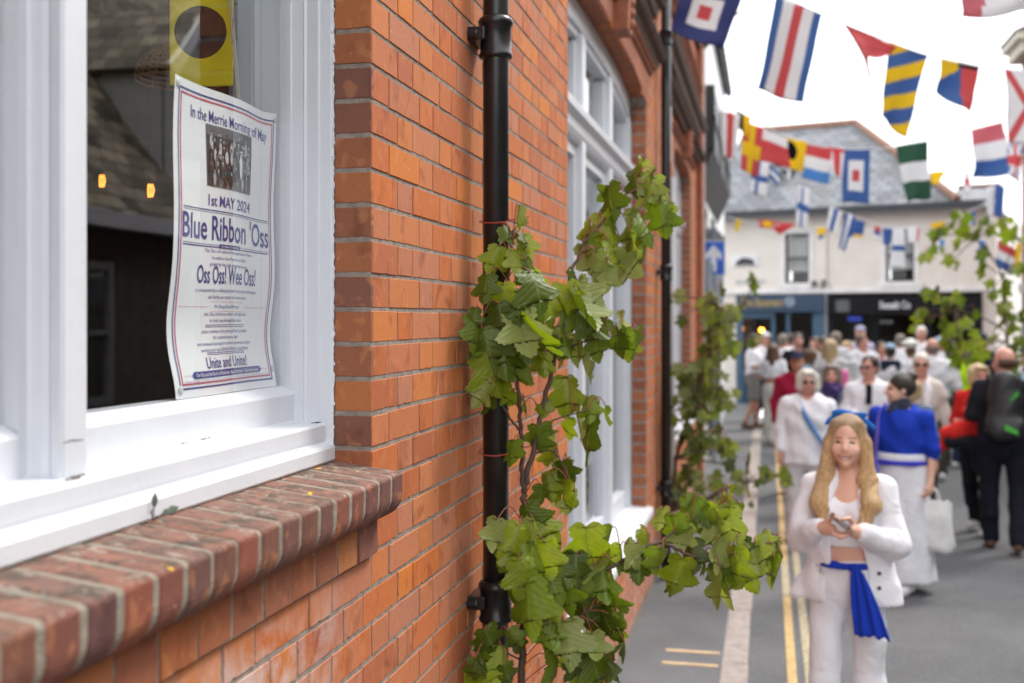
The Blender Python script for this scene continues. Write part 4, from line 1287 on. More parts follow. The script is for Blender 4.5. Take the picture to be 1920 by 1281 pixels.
HALF = [(0.0, 0.0), (.06, -.05), (.13, -.085), (.21, -.075), (.27, -.03), (.335, .005), (.36, .06), (.315, .10), (.355, .16), (.315, .195), (.265, .215), (.30, .265), (.36, .295), (.40, .355), (.465, .385), (.50, .445), (.575, .50), (.52, .53), (.52, .585), (.45, .585), (.425, .635), (.36, .615), (.32, .65), (.25, .61), (.215, .62), (.232, .68), (.20, .72), (.22, .775), (.16, .80), (.155, .86), (.10, .875), (.075, .93), (.03, .955), (0, 1.0)]
HLOW = [(0, 0), (.13, -.08), (.34, .03), (.27, .21), (.45, .38), (.57, .50), (.44, .61), (.21, .60), (.21, .76), (.10, .87), (0, 1.0)]
def leaf(mb, base, down, normal, size, hi=True, curl=None, fold=None, mi=0):
    """one leaf blade: base point, direction of the midrib, facing normal"""
    d = Vector(down).normalized(); n = Vector(normal); n = (n - d * n.dot(d))
    if n.length < 1e-3: n = d.orthogonal()
    n.normalize(); s = d.cross(n)
    H = HALF if hi else HLOW
    ts = (0, .3, .65, 1.0) if hi else (0, 1.0)
    N = len(H)
    curl = random.uniform(-.2, 1.0) if curl is None else curl
    fold = random.uniform(.05, .80) if fold is None else fold
    tw = random.uniform(-.5, .5); rp = random.uniform(0, 6.28); ra = random.uniform(.01, .05); asym = random.uniform(.85, 1.12)
    def place(x, y, t, sgn):
        x *= asym if sgn > 0 else 1 / asym
        z = -abs(x) * fold * (1 - .35 * abs(x)) + ra * math.sin(rp + 9 * y + 5 * x) * t
        z += .012 * math.sin(y * 46 - abs(t) * 13) * (t * (1 - t) * 4) * .5
        x2 = x * math.cos(fold * .5)
        a = curl * y                      # bend along the midrib
        yy = y if abs(curl) < 1e-3 else math.sin(a) / curl
        zz = 0 if abs(curl) < 1e-3 else -(1 - math.cos(a)) / curl
        x3 = x2 * math.cos(tw * y) - z * math.sin(tw * y); z3 = x2 * math.sin(tw * y) + z * math.cos(tw * y)
        return base + (s * x3 + d * (yy + 0 * z3) + n * (zz + z3)) * size
    vs, uv, fs = [], [], []
    idx = {}
    def vid(i, k, sgn):
        t = ts[k]
        key = (i, 0, 0) if k == 0 else (i, k, sgn)
        if i in (0, N - 1): key = (i, 0, 0)
        if key not in idx:
            px, py = H[i]
            my = max(0.0, min(1.0, py * .98 if py > 0 else i * .012))
            x = px * t; yv = my + (py - my) * t
            idx[key] = len(vs); vs.append(place(x * sgn, yv, t, sgn)); uv.append((t if i not in (0, N - 1) else 0, my))
        return idx[key]
    for sgn in (1, -1):
        for i in range(N - 1):
            for k in range(len(ts) - 1):
                q = [vid(i, k, sgn), vid(i, k + 1, sgn), vid(i + 1, k + 1, sgn), vid(i + 1, k, sgn)]
                q2 = []
                for a in q:
                    if a not in q2: q2.append(a)
                if len(q2) > 2: fs.append(tuple(q2 if sgn > 0 else q2[::-1]))
    mb.add(vs, fs, mi, uv)

def bezier(pts, n=14):
    """smooth curve through points"""
    P = [Vector(p) for p in pts]
    out = []
    for i in range(len(P) - 1):
        p0, p1, p2, p3 = P[max(i - 1, 0)], P[i], P[i + 1], P[min(i + 2, len(P) - 1)]
        for k in range(n):
            t = k / n
            out.append(.5 * ((2 * p1) + (-p0 + p2) * t + (2 * p0 - 5 * p1 + 4 * p2 - p3) * t * t + (-p0 + 3 * p1 - 3 * p2 + p3) * t ** 3))
    out.append(P[-1])
    return out

def bough(label, name, base, stems, leaves, hi, size, mat, jit, droop=1.0, group=None, extra=1):
    """stems: list of (points, r0, r1); leaves: list of (point, size factor)"""
    e = empty(name, base, 0, label, 'branch', group)
    base = Vector(base)
    m = MB()
    curves = []
    for pts, r0, r1 in stems:
        c = bezier(pts, 10)
        c = [p + Vector((random.gauss(0, 1), random.gauss(0, 1), random.gauss(0, .5))) * r0 * .25 for p in c]
        curves.append(c)
        m.tube([p - base for p in c], [r0 + (r1 - r0) * i / (len(c) - 1) for i in range(len(c))], 8 if hi else 6)
    allp = [p for c in curves for p in c]
    lm, pm = MB(), MB()
    view = Vector((0, 0, CZ))
    for (p, sf) in leaves:
        for q in range(extra):
            lp = Vector(p) + Vector((random.gauss(0, jit), random.gauss(0, jit), random.gauss(0, jit)))
            tw = min(allp, key=lambda c: (c - lp).length + 0.35 * max(0, lp.z - c.z))
            # hanging leaf: the stalk leaves the twig, arches over, the blade droops
            out = (lp - tw)
            if out.length < .02: out = Vector((random.gauss(0, .03), random.gauss(0, .03), 0))
            away = out.normalized()
            d = Vector((away.x * .35 + random.gauss(0, .30), away.y * .35 + random.gauss(0, .30), -droop + random.gauss(0, .28)))
            tocam = (view - lp).normalized()
            nrm = Vector((random.gauss(0, .55), random.gauss(0, .55), .35 + random.gauss(0, .4))) + tocam * .55 + away * .3
            if random.random() < .15: nrm = -nrm
            sz = size * sf * random.uniform(.78, 1.2)
            bp = lp - d.normalized() * sz * .5
            leaf(lm, bp - base, d, nrm, sz, hi)
            midp = tw.lerp(bp, .55) + Vector((0, 0, .02 + .15 * (bp - tw).length))
            pts = bezier([tw, midp, bp], 5 if hi else 2)
            pm.tube([x - base for x in pts], [.0016 if hi else .0022] * len(pts), 5 if hi else 4)
    m.build('stem', TWIG, e, smooth=True)
    lm.add(pm.v, pm.f, 1, [(0.5, 0.5)] * len(pm.v))
    lm.build('foliage', [mat, PETI], e, smooth=True, fix=False)
    return e

def D(px, py, d=3.25): return atD(px, py, d)
# --- the bough tied to the near drainpipe
b0 = D(978, 1700, 3.22)
stems = [
    ([D(980, 1700, 3.20), D(978, 1281, 3.20), D(983, 1100, 3.20), D(982, 925, 3.22)], .0120, .0095),
    ([D(982, 925, 3.22), D(978, 840, 3.20), D(972, 740, 3.16), D(962, 640, 3.14), D(955, 520, 3.13), D(962, 430, 3.14)], .0075, .0025),
    ([D(982, 925, 3.22), D(1003, 830, 3.24), D(1030, 715, 3.28), D(1058, 610, 3.34), D(1066, 530, 3.38), D(1095, 455, 3.44)], .0085, .0045),
    ([D(1095, 455, 3.44), D(1135, 410, 3.5), D(1168, 370, 3.55), D(1192, 322, 3.6)], .0045, .002),
    ([D(972, 805, 3.18), D(945, 765, 3.14), D(925, 700, 3.10), D(900, 610, 3.08)], .004, .002),
    ([D(980, 1110, 3.2), D(1060, 1095, 3.2), D(1150, 1062, 3.25), D(1235, 1018, 3.3), D(1300, 1044, 3.33), D(1370, 1040, 3.36), D(1430, 1022, 3.4), D(1462, 1012, 3.42)], .0075, .002),
    ([D(1235, 1018, 3.3), D(1290, 980, 3.4), D(1350, 950, 3.45)], .004, .002),
    ([D(1010, 800, 3.25), D(1060, 780, 3.28), D(1105, 770, 3.3)], .003, .0015),
    ([D(998, 850, 3.25), D(1040, 850, 3.25), D(1075, 920, 3.25)], .003, .0015),
    ([D(1045, 660, 3.3), D(1100, 640, 3.32), D(1180, 625, 3.36)], .003, .0015),
    ([D(980, 1180, 3.2), D(1060, 1170, 3.2), D(1140, 1120, 3.22)], .004, .002),
    ([D(979, 1240, 3.2), D(940, 1220, 3.14), D(915, 1215, 3.1)], .003, .0015),
]
LV = [ # pixel x, y, size factor, depth
    (962, 412, .75, 3.13), (985, 450, .75, 3.14), (950, 440, .6, 3.12), (922, 490, .85, 3.10), (912, 545, .75, 3.08), (965, 500, .8, 3.12), (1000, 470, .6, 3.16), (998, 520, .95, 3.13),
    (940, 565, .9, 3.08), (1018, 545, 1.15, 3.10), (975, 585, .9, 3.08), (935, 610, 1.0, 3.06), (900, 630, 1.0, 3.04), (893, 600, .5, 3.06), (915, 665, 1.05, 3.06), (950, 660, 1.0, 3.08), (985, 635, 1.05, 3.10),
    (928, 705, 1.0, 3.08), (910, 745, .7, 3.08), (960, 690, .9, 3.12), (1008, 640, 1.2, 3.12), (1000, 600, .8, 3.16), (1035, 590, .9, 3.2), (945, 740, .6, 3.12), (1040, 655, .8, 3.25), (1020, 690, .7, 3.22),
    (1060, 560, .9, 3.3), (1085, 600, 1.15, 3.26), (1115, 615, 1.15, 3.28), (1105, 560, .9, 3.34), (1080, 530, .85, 3.36), (1060, 640, .9, 3.28), (1140, 590, .7, 3.36), (1110, 500, 1.0, 3.42), (1130, 530, .7, 3.42), (1100, 460, .7, 3.44),
    (1140, 380, .9, 3.5), (1128, 430, .8, 3.5), (1155, 480, 1.15, 3.48), (1160, 410, .8, 3.52), (1190, 350, .75, 3.58), (1220, 358, 1.0, 3.58), (1212, 330, .7, 3.6), (1235, 365, .8, 3.6), (1215, 420, 1.25, 3.54), (1238, 420, .95, 3.58), (1195, 470, 1.0, 3.52), (1175, 500, .9, 3.5), (1180, 440, .9, 3.54), (1210, 480, .8, 3.56), (1145, 520, .6, 3.46), (1245, 400, .7, 3.6), (1100, 430, .55, 3.46), (1150, 445, .9, 3.5),
    (1165, 610, .85, 3.36), (1190, 650, .95, 3.36), (1120, 650, .75, 3.34), (1100, 690, .95, 3.32), (1150, 640, .8, 3.36), (1090, 660, .7, 3.32),
    (1070, 745, 1.0, 3.28), (1105, 775, .8, 3.3), (1120, 780, .65, 3.32), (1098, 830, 1.1, 3.3), (1080, 800, .8, 3.3), (1012, 775, .5, 3.2), (1015, 820, .85, 3.22), (990, 770, .45, 3.18), (1035, 870, .8, 3.25), (1065, 880, .8, 3.26), (1030, 910, .8, 3.25), (1055, 930, .8, 3.26), (1080, 950, .75, 3.26), (1045, 895, .8, 3.27), (1010, 840, .6, 3.22), (960, 850, .6, 3.16), (1020, 940, .7, 3.22),
    (992, 985, .85, 3.16), (925, 1005, .7, 3.08), (960, 1030, 1.2, 3.08), (1000, 1010, .9, 3.12), (1030, 1000, .9, 3.18), (1060, 1010, .85, 3.22), (990, 1060, 1.1, 3.08), (1030, 1055, 1.0, 3.12), (1055, 1075, .9, 3.14), (965, 1095, 1.15, 3.06), (1010, 1110, .9, 3.1), (995, 1150, 1.35, 3.05), (1040, 1110, .95, 3.12), (1060, 1130, .8, 3.16), (1080, 1070, .9, 3.2), (970, 1060, .8, 3.1), (1040, 1160, .8, 3.14), (1090, 1100, .95, 3.2),
    (1100, 1040, 1.05, 3.2), (1130, 1100, 1.1, 3.2), (1160, 1095, .9, 3.24), (1185, 1040, .9, 3.26), (1115, 1070, .9, 3.22), (1150, 1020, .6, 3.26), (1200, 1070, .8, 3.28), (1170, 1050, .8, 3.28),
    (1225, 1020, 1.0, 3.3), (1250, 1060, 1.05, 3.3), (1280, 1015, .9, 3.36), (1290, 965, 1.0, 3.4), (1265, 1000, .8, 3.36), (1265, 1085, 1.0, 3.3), (1295, 1050, .8, 3.34), (1310, 1000, .9, 3.38), (1335, 980, 1.0, 3.4), (1360, 945, .9, 3.45), (1345, 1000, .95, 3.42), (1385, 970, .8, 3.46), (1370, 985, .9, 3.44), (1325, 960, .7, 3.42), (1240, 980, .6, 3.38), (1300, 945, .6, 3.44),
    (1335, 1040, .9, 3.34), (1365, 1060, .95, 3.34), (1360, 1110, 1.2, 3.32), (1395, 1055, .8, 3.36), (1420, 1050, .9, 3.38), (1410, 1085, .9, 3.36), (1440, 1070, .75, 3.4), (1455, 1070, .75, 3.42), (1450, 1030, .6, 3.42), (1440, 1018, .5, 3.42), (1385, 1085, .7, 3.36), (1345, 1075, .7, 3.34), (1400, 1030, .6, 3.38), (1380, 1030, .7, 3.36),
    (1100, 1160, .9, 3.2), (1140, 1175, 1.1, 3.2), (1150, 1135, .9, 3.22), (1110, 1215, 1.0, 3.18), (1065, 1215, 1.05, 3.16), (1165, 1215, .9, 3.22), (1080, 1255, .95, 3.16), (1125, 1260, 1.05, 3.18), (1030, 1195, .9, 3.12), (1170, 1180, .7, 3.24), (1050, 1260, .9, 3.14), (1150, 1260, .8, 3.2), (970, 1200, .7, 3.1),
    (925, 1215, .8, 3.08), (905, 1245, .75, 3.06), (945, 1240, .7, 3.08), (915, 1275, .9, 3.06), (890, 1260, .6, 3.04), (950, 1275, .7, 3.08), (1100, 1290, .9, 3.18),
]
bough('leafy sycamore bough tied upright to the near black drainpipe, reaching out over the pavement', 'sycamore_branch', (b0.x, b0.y, 0), stems, [(D(x, y, d), s) for x, y, s, d in LV] + [(D(x + random.uniform(-14, 14), y + random.uniform(-10, 16), d + .07), s * .85) for x, y, s, d in LV if random.random() < .45], True, .126, LEAF, .006)
# string that ties it to the pipe
m = MB()
for z in (2.28, 1.62):
    m.tube([(-0.762 + .046 * math.cos(a), 3.125 + .046 * math.sin(a), z + .01 * math.sin(a)) for a in [k * .35 for k in range(19)]], .002, 5)
    m.tube([(-.72, 3.11, z), (-.67, 3.15, z + .012)], .002, 5)
    mb0 = m
m.v = [(a + .762, b - 3.125, c - 1.62) for a, b, c in m.v]
o = m.build('twine', simple('red_twine', (.35, .06, .03), .8)); o.location = (-.762, 3.125, 1.62)
tag(o, 'thin red twine tying the bough to the near drainpipe', 'twine')

# --- boughs further up the street
def far_bough(label, d, trunk, spots, size, mat, n, group, spread=14):
    b = D(*trunk[0], d); stems = [([D(x, y, d + random.uniform(-.1, .1)) for x, y in trunk], .018, .006)]
    for (x, y, r) in spots:
        tx, ty = min(trunk, key=lambda t: abs(t[0] - x) + abs(t[1] - y - r * .6))
        stems.append(([D(tx, ty, d), D((tx + x) / 2, (ty + y) / 2 - 6, d + random.uniform(-.2, .2)), D(x, y - r * .3, d + random.uniform(-.25, .25))], .009, .004))
    lv = []
    for (x, y, r) in spots:
        k = max(2, int(n * r * r / 900))
        for i in range(k):
            a = random.uniform(0, 6.28); q = r * math.sqrt(random.random())
            lv.append((D(x + q * math.cos(a), y + q * math.sin(a), d + random.uniform(-.3, .3)), random.uniform(.7, 1.15)))
    bough(label, 'sycamore_branch', (b.x, b.y, 0), stems, lv, False, size, mat, .01, group=group)
GB = 'sycamore boughs tied up along the street'
far_bough('wilting sycamore bough tied beside the second drainpipe, hanging over the pavement', 9.0, [(1262, 960), (1268, 860), (1300, 760), (1330, 660), (1345, 570)],
          [(1345, 565, 26), (1330, 605, 30), (1365, 600, 24), (1345, 640, 34), (1372, 650, 20), (1320, 575, 20), (1335, 680, 30), (1300, 720, 32), (1335, 735, 30), (1290, 760, 30), (1360, 755, 26), (1315, 775, 30), (1290, 810, 28), (1345, 815, 24), (1330, 850, 28), (1365, 845, 20), (1300, 850, 22), (1295, 900, 26), (1330, 905, 22), (1350, 930, 18), (1380, 880, 14), (1275, 930, 20), (1280, 700, 18), (1262, 560, 12), (1260, 700, 10), (1265, 600, 12), (1255, 780, 12)], .122, LEAF2, 14, GB)
far_bough('single leafy twig bent out low over the kerb behind the near bough', 8.2, [(1300, 960), (1350, 920), (1400, 905), (1440, 895)], [(1400, 870, 14), (1415, 900, 14), (1440, 890, 18), (1460, 900, 16), (1385, 920, 14), (1345, 945, 16), (1405, 935, 12), (1480, 905, 9), (1310, 940, 12)], .10, LEAF2, 9, GB)
far_bough('bare curved twig with one tuft of leaves against the cream wall', 13.5, [(1350, 660), (1375, 600), (1400, 560), (1413, 530)], [(1410, 520, 10), (1412, 540, 9), (1395, 575, 7), (1385, 590, 14), (1400, 640, 22), (1425, 640, 14)], .14, LEAF, 10, GB)
far_bough('sycamore bough with bright leaves reaching over the black shopfront', 12.0, [(1900, 1010), (1896, 800), (1890, 640), (1850, 600), (1790, 580)],
          [(1722, 553, 15), (1745, 560, 20), (1768, 575, 18), (1735, 590, 20), (1790, 570, 22), (1815, 580, 16), (1760, 605, 20), (1800, 610, 24), (1725, 615, 16), (1785, 640, 26), (1820, 645, 22), (1800, 665, 24), (1830, 660, 18), (1845, 680, 14)], .150, LEAF, 10, GB)
far_bough('sycamore bough high in front of the cream wall and the gutter', 13.5, [(1905, 1010), (1900, 760), (1885, 600), (1880, 520), (1830, 450), (1760, 440)],
          [(1740, 480, 18), (1760, 455, 20), (1770, 425, 16), (1800, 420, 22), (1825, 440, 20), (1850, 425, 20), (1800, 460, 12), (1790, 490, 14), (1840, 500, 14), (1850, 480, 12), (1870, 540, 18), (1880, 575, 16), (1860, 570, 14), (1890, 420, 22), (1905, 450, 20), (1910, 510, 20), (1885, 610, 18), (1905, 640, 26), (1895, 680, 24), (1915, 600, 20), (1910, 690, 22), (1870, 640, 10)], .16, LEAF, 12, GB)
# --- little weed growing in the joint of the sill
p = atX(287, 977, -.905)
e = empty('weed', (p.x, p.y, 1.693), 0, 'tiny grey green weed sprouting between the white sill and the brick sill', 'plant')
m = MB(); sm = MB()
for (dx, dy, l, up) in ((0, .003, .026, 1.0), (.01, .022, .022, .35), (.012, -.012, .014, .15), (.008, .012, .018, .2), (.006, -.014, .014, .6)):
    a = Vector((0, 0, .002)); b = Vector((dx, dy, .008 + .012 * up)); sm.tube([a, b], [.0011, .0008], 5)
    d = Vector((dx * 1.5, dy * 1.2, up * .03)).normalized(); n_ = Vector((1, -.5, .4)); s = d.cross(n_).normalized()
    pts = []
    for t, w in ((0, .12), (.25, .8), (.5, 1), (.75, .65), (1, .05)):
        c = b + d * l * t + Vector((0, 0, -.003 * t * t)); pts.append((c - s * w * .0055, c + n_.normalized() * .001, c + s * w * .0055))
    vs = [q for r_ in pts for q in r_]
    m.add(vs, [(3 * i + k, 3 * i + k + 1, 3 * i + k + 4, 3 * i + k + 3) for i in range(4) for k in range(2)])
m.build('leaf', simple('grey_green_leaf', (.10, .125, .095), .7, .3, 60), e, smooth=True); sm.build('stem', simple('weed_stem', (.10, .08, .06), .7), e)
# ------------------------------------------------------------------ bunting: signal flags on cords across the street
FC = {k: cloth_mat('flag_' + n, c, .05, .12, .55, .8, 6) for k, n, c in (
    ('r', 'red', (.72, .16, .17)), ('w', 'white', (.86, .86, .88)), ('b', 'blue', (.12, .235, .52)), ('n', 'navy', (.09, .105, .29)), ('y', 'yellow', (.88, .68, .05)), ('k', 'black', (.012, .012, .015)),
    ('g', 'green', (.06, .17, .11)), ('p', 'pink', (.72, .25, .30)), ('l', 'light_blue', (.18, .42, .75)), ('m', 'maroon', (.45, .03, .09)))}
KEYS = list(FC)
def stripes_u(s): return lambda u, v: s[min(len(s) - 1, int(u * len(s)))]
def stripes_v(s): return lambda u, v: s[min(len(s) - 1, int(v * len(s)))]
def flagW(u, v):
    d = min(u, 1 - u, v, 1 - v)
    return 'b' if d < .22 else ('w' if min(min(u, 1 - u) / .36, min(v, 1 - v) / .38) < 1 else 'r')
def flagWbig(u, v):
    return 'n' if min(u, 1 - u, v, 1 - v) < .24 else ('w' if min(min(u, 1 - u), min(v, 1 - v)) < .40 else 'r')
def flagC(u, v):
    return 'b' if (u < .17 or u > .83) else ('r' if abs(u - .5) < .10 else 'w')
def flagG(u, v): return 'y' if int((v * .88 + u * .30) * 6) % 2 == 0 else 'b'
def flagZ(u, v):
    if v < .12: return 'y' if u < .45 else 'k'
    return 'y' if u < .5 and v < .62 - u * .9 else ('r' if u > .55 + .18 * v * .6 else 'b')
def flagV(u, v): return 'r' if min(abs(u - v), abs(u + v - 1)) < .10 else 'w'
def flagR(u, v): return 'y' if abs(u - .5) < .15 or abs(v - .55) < .14 else 'r'
def flagI(u, v): return 'k' if (u - .25) ** 2 + (v - .38) ** 2 * 1.1 < .10 else 'y'
def flagX(u, v): return 'b' if abs(u - .4) < .10 or abs(v - .5) < .09 else 'w'
def flagFin(u, v): return 'b' if abs(v - .5) < .07 else 'w'
def flagP(u, v): return 'w' if abs(u - .5) < .27 and abs(v - .5) < .27 else 'b'
def flagK(u, v): return 'y' if u < .5 else 'b'
def solid(c): return lambda u, v: c
def jack(u, v):
    if abs(u - .5) < .1 or abs(v - .5) < .12: return 'r'
    return 'w' if min(abs(u - v), abs(u + v - 1)) < .12 or abs(u - .5) < .16 or abs(v - .5) < .18 else 'b'
GF = 'signal flags of the bunting'
def flag(c, d, pat, label, wave=.03, n=22, tri=False):
    """c: pixel corners TL, TR, BR, BL; d: depth or pair of depths of the hoist ends"""
    d0, d1 = d if isinstance(d, tuple) else (d, d)
    P = [atD(*c[0], d0), atD(*c[1], d1), atD(*c[2], d1 + .02), atD(*c[3], d0 + .02)]
    b = (P[0] + P[1]) / 2
    ax = (P[1] - P[0]).normalized(); nn = ax.cross(Vector((0, 0, 1))).normalized()
    w = (P[1] - P[0]).length
    ph = random.uniform(0, 6)
    vs, fs, mi = [], [], []
    used = []
    for j in range(n + 1):
        for i in range(n + 1):
            u, v = i / n, j / n
            uu = .5 + (u - .5) * (1 - v * .97) if tri else u
            p = P[0].lerp(P[1], uu).lerp(P[3].lerp(P[2], uu), v)
            p = p + nn * wave * w / .4 * (math.sin(5.5 * u + 2.2 * v + ph) * v ** .7 + .4 * math.sin(9 * v + 3 * u + ph * 2) * v)
            p.z += .02 * w * math.sin(6.3 * u + ph) * v
            vs.append(p - b)
    for j in range(n):
        for i in range(n):
            k = pat((i + .5) / n, (j + .5) / n)
            if k is None: continue
            if k not in used: used.append(k)
            fs.append((j * (n + 1) + i, (j + 1) * (n + 1) + i, (j + 1) * (n + 1) + i + 1, j * (n + 1) + i + 1)); mi.append(used.index(k))
    m = MB(); m.add(vs, fs); m.m = mi
    o = m.build('signal_flag', [FC[k] for k in used], smooth=True, fix=False)
    o.location = b
    s = o.modifiers.new('thick', 'SOLIDIFY'); s.thickness = .0025
    return tag(o, label, 'flag', GF)
CORDM = simple('white_cord', (.70, .70, .72), .8)
def cord(pts, label, r=.0055):
    P = [atD(*p) for p in pts]
    c = bezier(P, 8); b = c[0]
    m = MB(); m.tube([p - b for p in c], r, 6)
    o = m.build('bunting_cord', CORDM); o.location = b
    tag(o, label, 'cord', 'cords of the bunting')

# nearest line
cord([(1235, -75, 8.0), (1330, -45, 8.3), (1453, -10, 8.7), (1540, 27, 9.0), (1640, 68, 9.4), (1740, 104, 9.8), (1830, 124, 10.2), (1905, 132, 10.5), (2040, 128, 11.2)], 'highest near cord carrying the big blue white and red striped flag')
flag(((1278, -50), (1396, -18), (1352, 97), (1262, 58)), (8.1, 8.4), flagWbig, 'large navy bordered flag with white and red centre, beside the brick wall', .02, 28)
flag(((1455, -8), (1541, 28), (1503, 194), (1420, 168)), (8.7, 9.0), flagC, 'largest flag, vertical stripes of blue, white, red, white and blue', .012, 30)
flag(((1580, 43), (1682, 88), (1668, 104), (1622, 108)), (9.2, 9.5), lambda u, v: 'r', 'plain red pennant hooked over beside the yellow and blue flag', .01, 16)
flag(((1582, 46), (1630, 68), (1637, 156), (1629, 140)), (9.2, 9.45), solid('r'), 'red pointed tail of the pennant hanging against the sky', .01, 16, tri=True)
flag(((1668, 78), (1740, 104), (1698, 258), (1648, 218)), (9.55, 9.8), flagG, 'flag with wavy yellow and blue horizontal bands', .02, 36)
flag(((1764, 108), (1836, 123), (1818, 214), (1759, 176)), (9.95, 10.25), flagZ, 'yellow, blue and red flag twisted on the near cord', .02, 26)
flag(((1884, 129), (1975, 133), (1968, 265), (1894, 268)), (10.4, 10.8), flagV, 'white flag with red saltire, hanging at the end of the near cord', .012, 28)
# very near line, upper right corner
cord([(1790, -60, 6.0), (1900, -45, 6.3), (2060, -30, 6.8)], 'cord carrying the red and white flag above the saltire flag')
flag(((1815, -70), (1985, -50), (1960, 22), (1811, 30)), (6.0, 6.5), lambda u, v: 'p' if u < .36 - v * .2 or v < .3 else 'w', 'red and white flag cut off above the saltire flag', .015)
# second line
cord([(1340, 200, 12.6), (1400, 218, 12.9), (1480, 258, 13.3), (1560, 276, 13.6), (1630, 280, 13.9), (1710, 268, 14.3), (1800, 243, 14.8), (1900, 214, 15.4), (1990, 180, 16)], 'middle cord carrying the white bordered and green flags')
flag(((1352, 206), (1388, 216), (1378, 300), (1356, 292)), 12.7, stripes_u('wrw'), 'white flag with red stripe nearest the black jettied bay', .03)
flag(((1380, 205), (1408, 220), (1402, 262), (1385, 240)), 12.85, stripes_u('ky'), 'small black and yellow flag folded behind the cord', .03)
flag(((1393, 226), (1432, 240), (1420, 332), (1388, 318)), 12.95, flagR, 'red flag with yellow cross', .02, 28)
flag(((1427, 240), (1476, 262), (1482, 314), (1422, 302)), 13.1, stripes_v('wrr'), 'white over red flag next to the yellow cross flag', .03)
flag(((1468, 258), (1513, 266), (1506, 324), (1482, 316)), 13.3, flagI, 'yellow flag with black disc over the slate roof', .02, 28)
flag(((1510, 270), (1560, 280), (1554, 345), (1502, 334)), 13.5, stripes_v('rwl'), 'red white and light blue horizontal striped flag over the slate roof', .03)
flag(((1550, 274), (1584, 280), (1578, 338), (1560, 318)), 13.65, lambda u, v: 'r' if abs(u - .55) < .22 or v < .15 else 'w', 'red and white flag curled beside the white centred blue flag', .03)
flag(((1580, 280), (1632, 279), (1629, 381), (1578, 379)), (13.75, 13.9), flagW, 'blue flag with white centre and red square hanging square over the slate roof', .008, 28)
flag(((1680, 274), (1740, 264), (1745, 372), (1697, 378)), (14.1, 14.4), stripes_v('gwg'), 'green white and green flag', .02, 27)
flag(((1820, 243), (1880, 228), (1896, 326), (1822, 336)), (14.8, 15.2), stripes_v('pwb'), 'pink white and blue horizontal striped flag against the sky', .03, 27)
flag(((1888, 268), (1918, 262), (1914, 345), (1892, 330)), 14.0, jack, 'small crumpled blue white and red flag under the saltire flag', .05)
# third line, sagging behind
cord([(1400, 262, 15.0), (1470, 330, 15.6), (1530, 372, 16.0), (1600, 405, 16.4), (1680, 428, 17), (1760, 418, 17.5), (1850, 380, 18), (1930, 330, 18.5)], 'sagging cord in front of the cream wall carrying blue and white flags')
flag(((1412, 300), (1442, 306), (1436, 372), (1404, 358)), 15.2, flagX, 'white flag with blue cross in front of the dormer', .03)
flag(((1497, 348), (1518, 356), (1514, 434), (1492, 420)), 15.8, flagX, 'narrow white flag with light blue cross below the dormer', .03)
flag(((1444, 310), (1464, 326), (1458, 350), (1442, 330)), 15.4, stripes_v('bwb'), 'small blue and white scrap of flag beside the dormer', .03, 12)
flag(((1556, 388), (1580, 398), (1567, 440), (1548, 428)), 16.1, stripes_u('wbw'), 'white flag with blue middle stripe under the gutter', .02)
flag(((1586, 400), (1604, 406), (1584, 472), (1572, 464)), 16.3, stripes_u('bwb'), 'long narrow blue and white striped flag, twisted', .02)
flag(((1594, 410), (1622, 416), (1618, 446), (1586, 444)), 16.5, lambda u, v: 'y' if v > .82 and u > .4 else 'b', 'blue flag with yellow edge under the gutter', .03)
flag(((1640, 424), (1652, 427), (1650, 452), (1638, 446)), 16.8, stripes_v('rbw'), 'tiny red blue and white flag left of the second upstairs window', .02, 12)
flag(((1655, 428), (1672, 429), (1668, 462), (1656, 458)), 16.9, solid('b'), 'small plain blue flag at the edge of the second upstairs window', .02, 12)
flag(((1674, 430), (1696, 430), (1698, 502), (1670, 500)), 17.0, flagFin, 'white flag with thin blue bar hanging in front of the second upstairs window', .01, 28)
flag(((1700, 428), (1724, 426), (1720, 454), (1702, 456)), 17.1, lambda u, v: 'w' if u < .8 else 'p', 'small white flag beside the second upstairs window', .02, 12)
flag(((1744, 420), (1772, 414), (1770, 424), (1748, 430)), 17.4, solid('y'), 'small yellow flag under the gutter by the leaves', .02, 12)
flag(((1800, 402), (1828, 396), (1830, 424), (1806, 420)), 17.7, stripes_u('wwb'), 'small white flag among the leaves under the gutter', .04, 12)
# fourth line, low on the left
cord([(1360, 405, 17.5), (1385, 412, 17.8), (1450, 422, 18.4), (1540, 428, 19), (1640, 432, 19.6)], 'thin low cord below the slate roof gutter')
flag(((1380, 410), (1391, 413), (1384, 436), (1378, 430)), 17.8, solid('y'), 'yellow pennant at the edge of the cream wall', .02, 12)
flag(((1422, 412), (1450, 413), (1448, 430), (1424, 426)), 18.2, lambda u, v: 'y' if (u - .6) ** 2 + (v - .5) ** 2 < .14 else 'r', 'red and yellow flag rolled on the low cord', .03, 16)
flag(((1448, 416), (1494, 420), (1462, 440), (1452, 432)), 18.5, solid('r'), 'plain red flag rolled on the low cord', .03, 12)
flag(((1530, 426), (1550, 427), (1544, 446), (1536, 450)), 19.0, stripes_v('yyb'), 'yellow pennant with blue foot on the low cord', .02, 12)
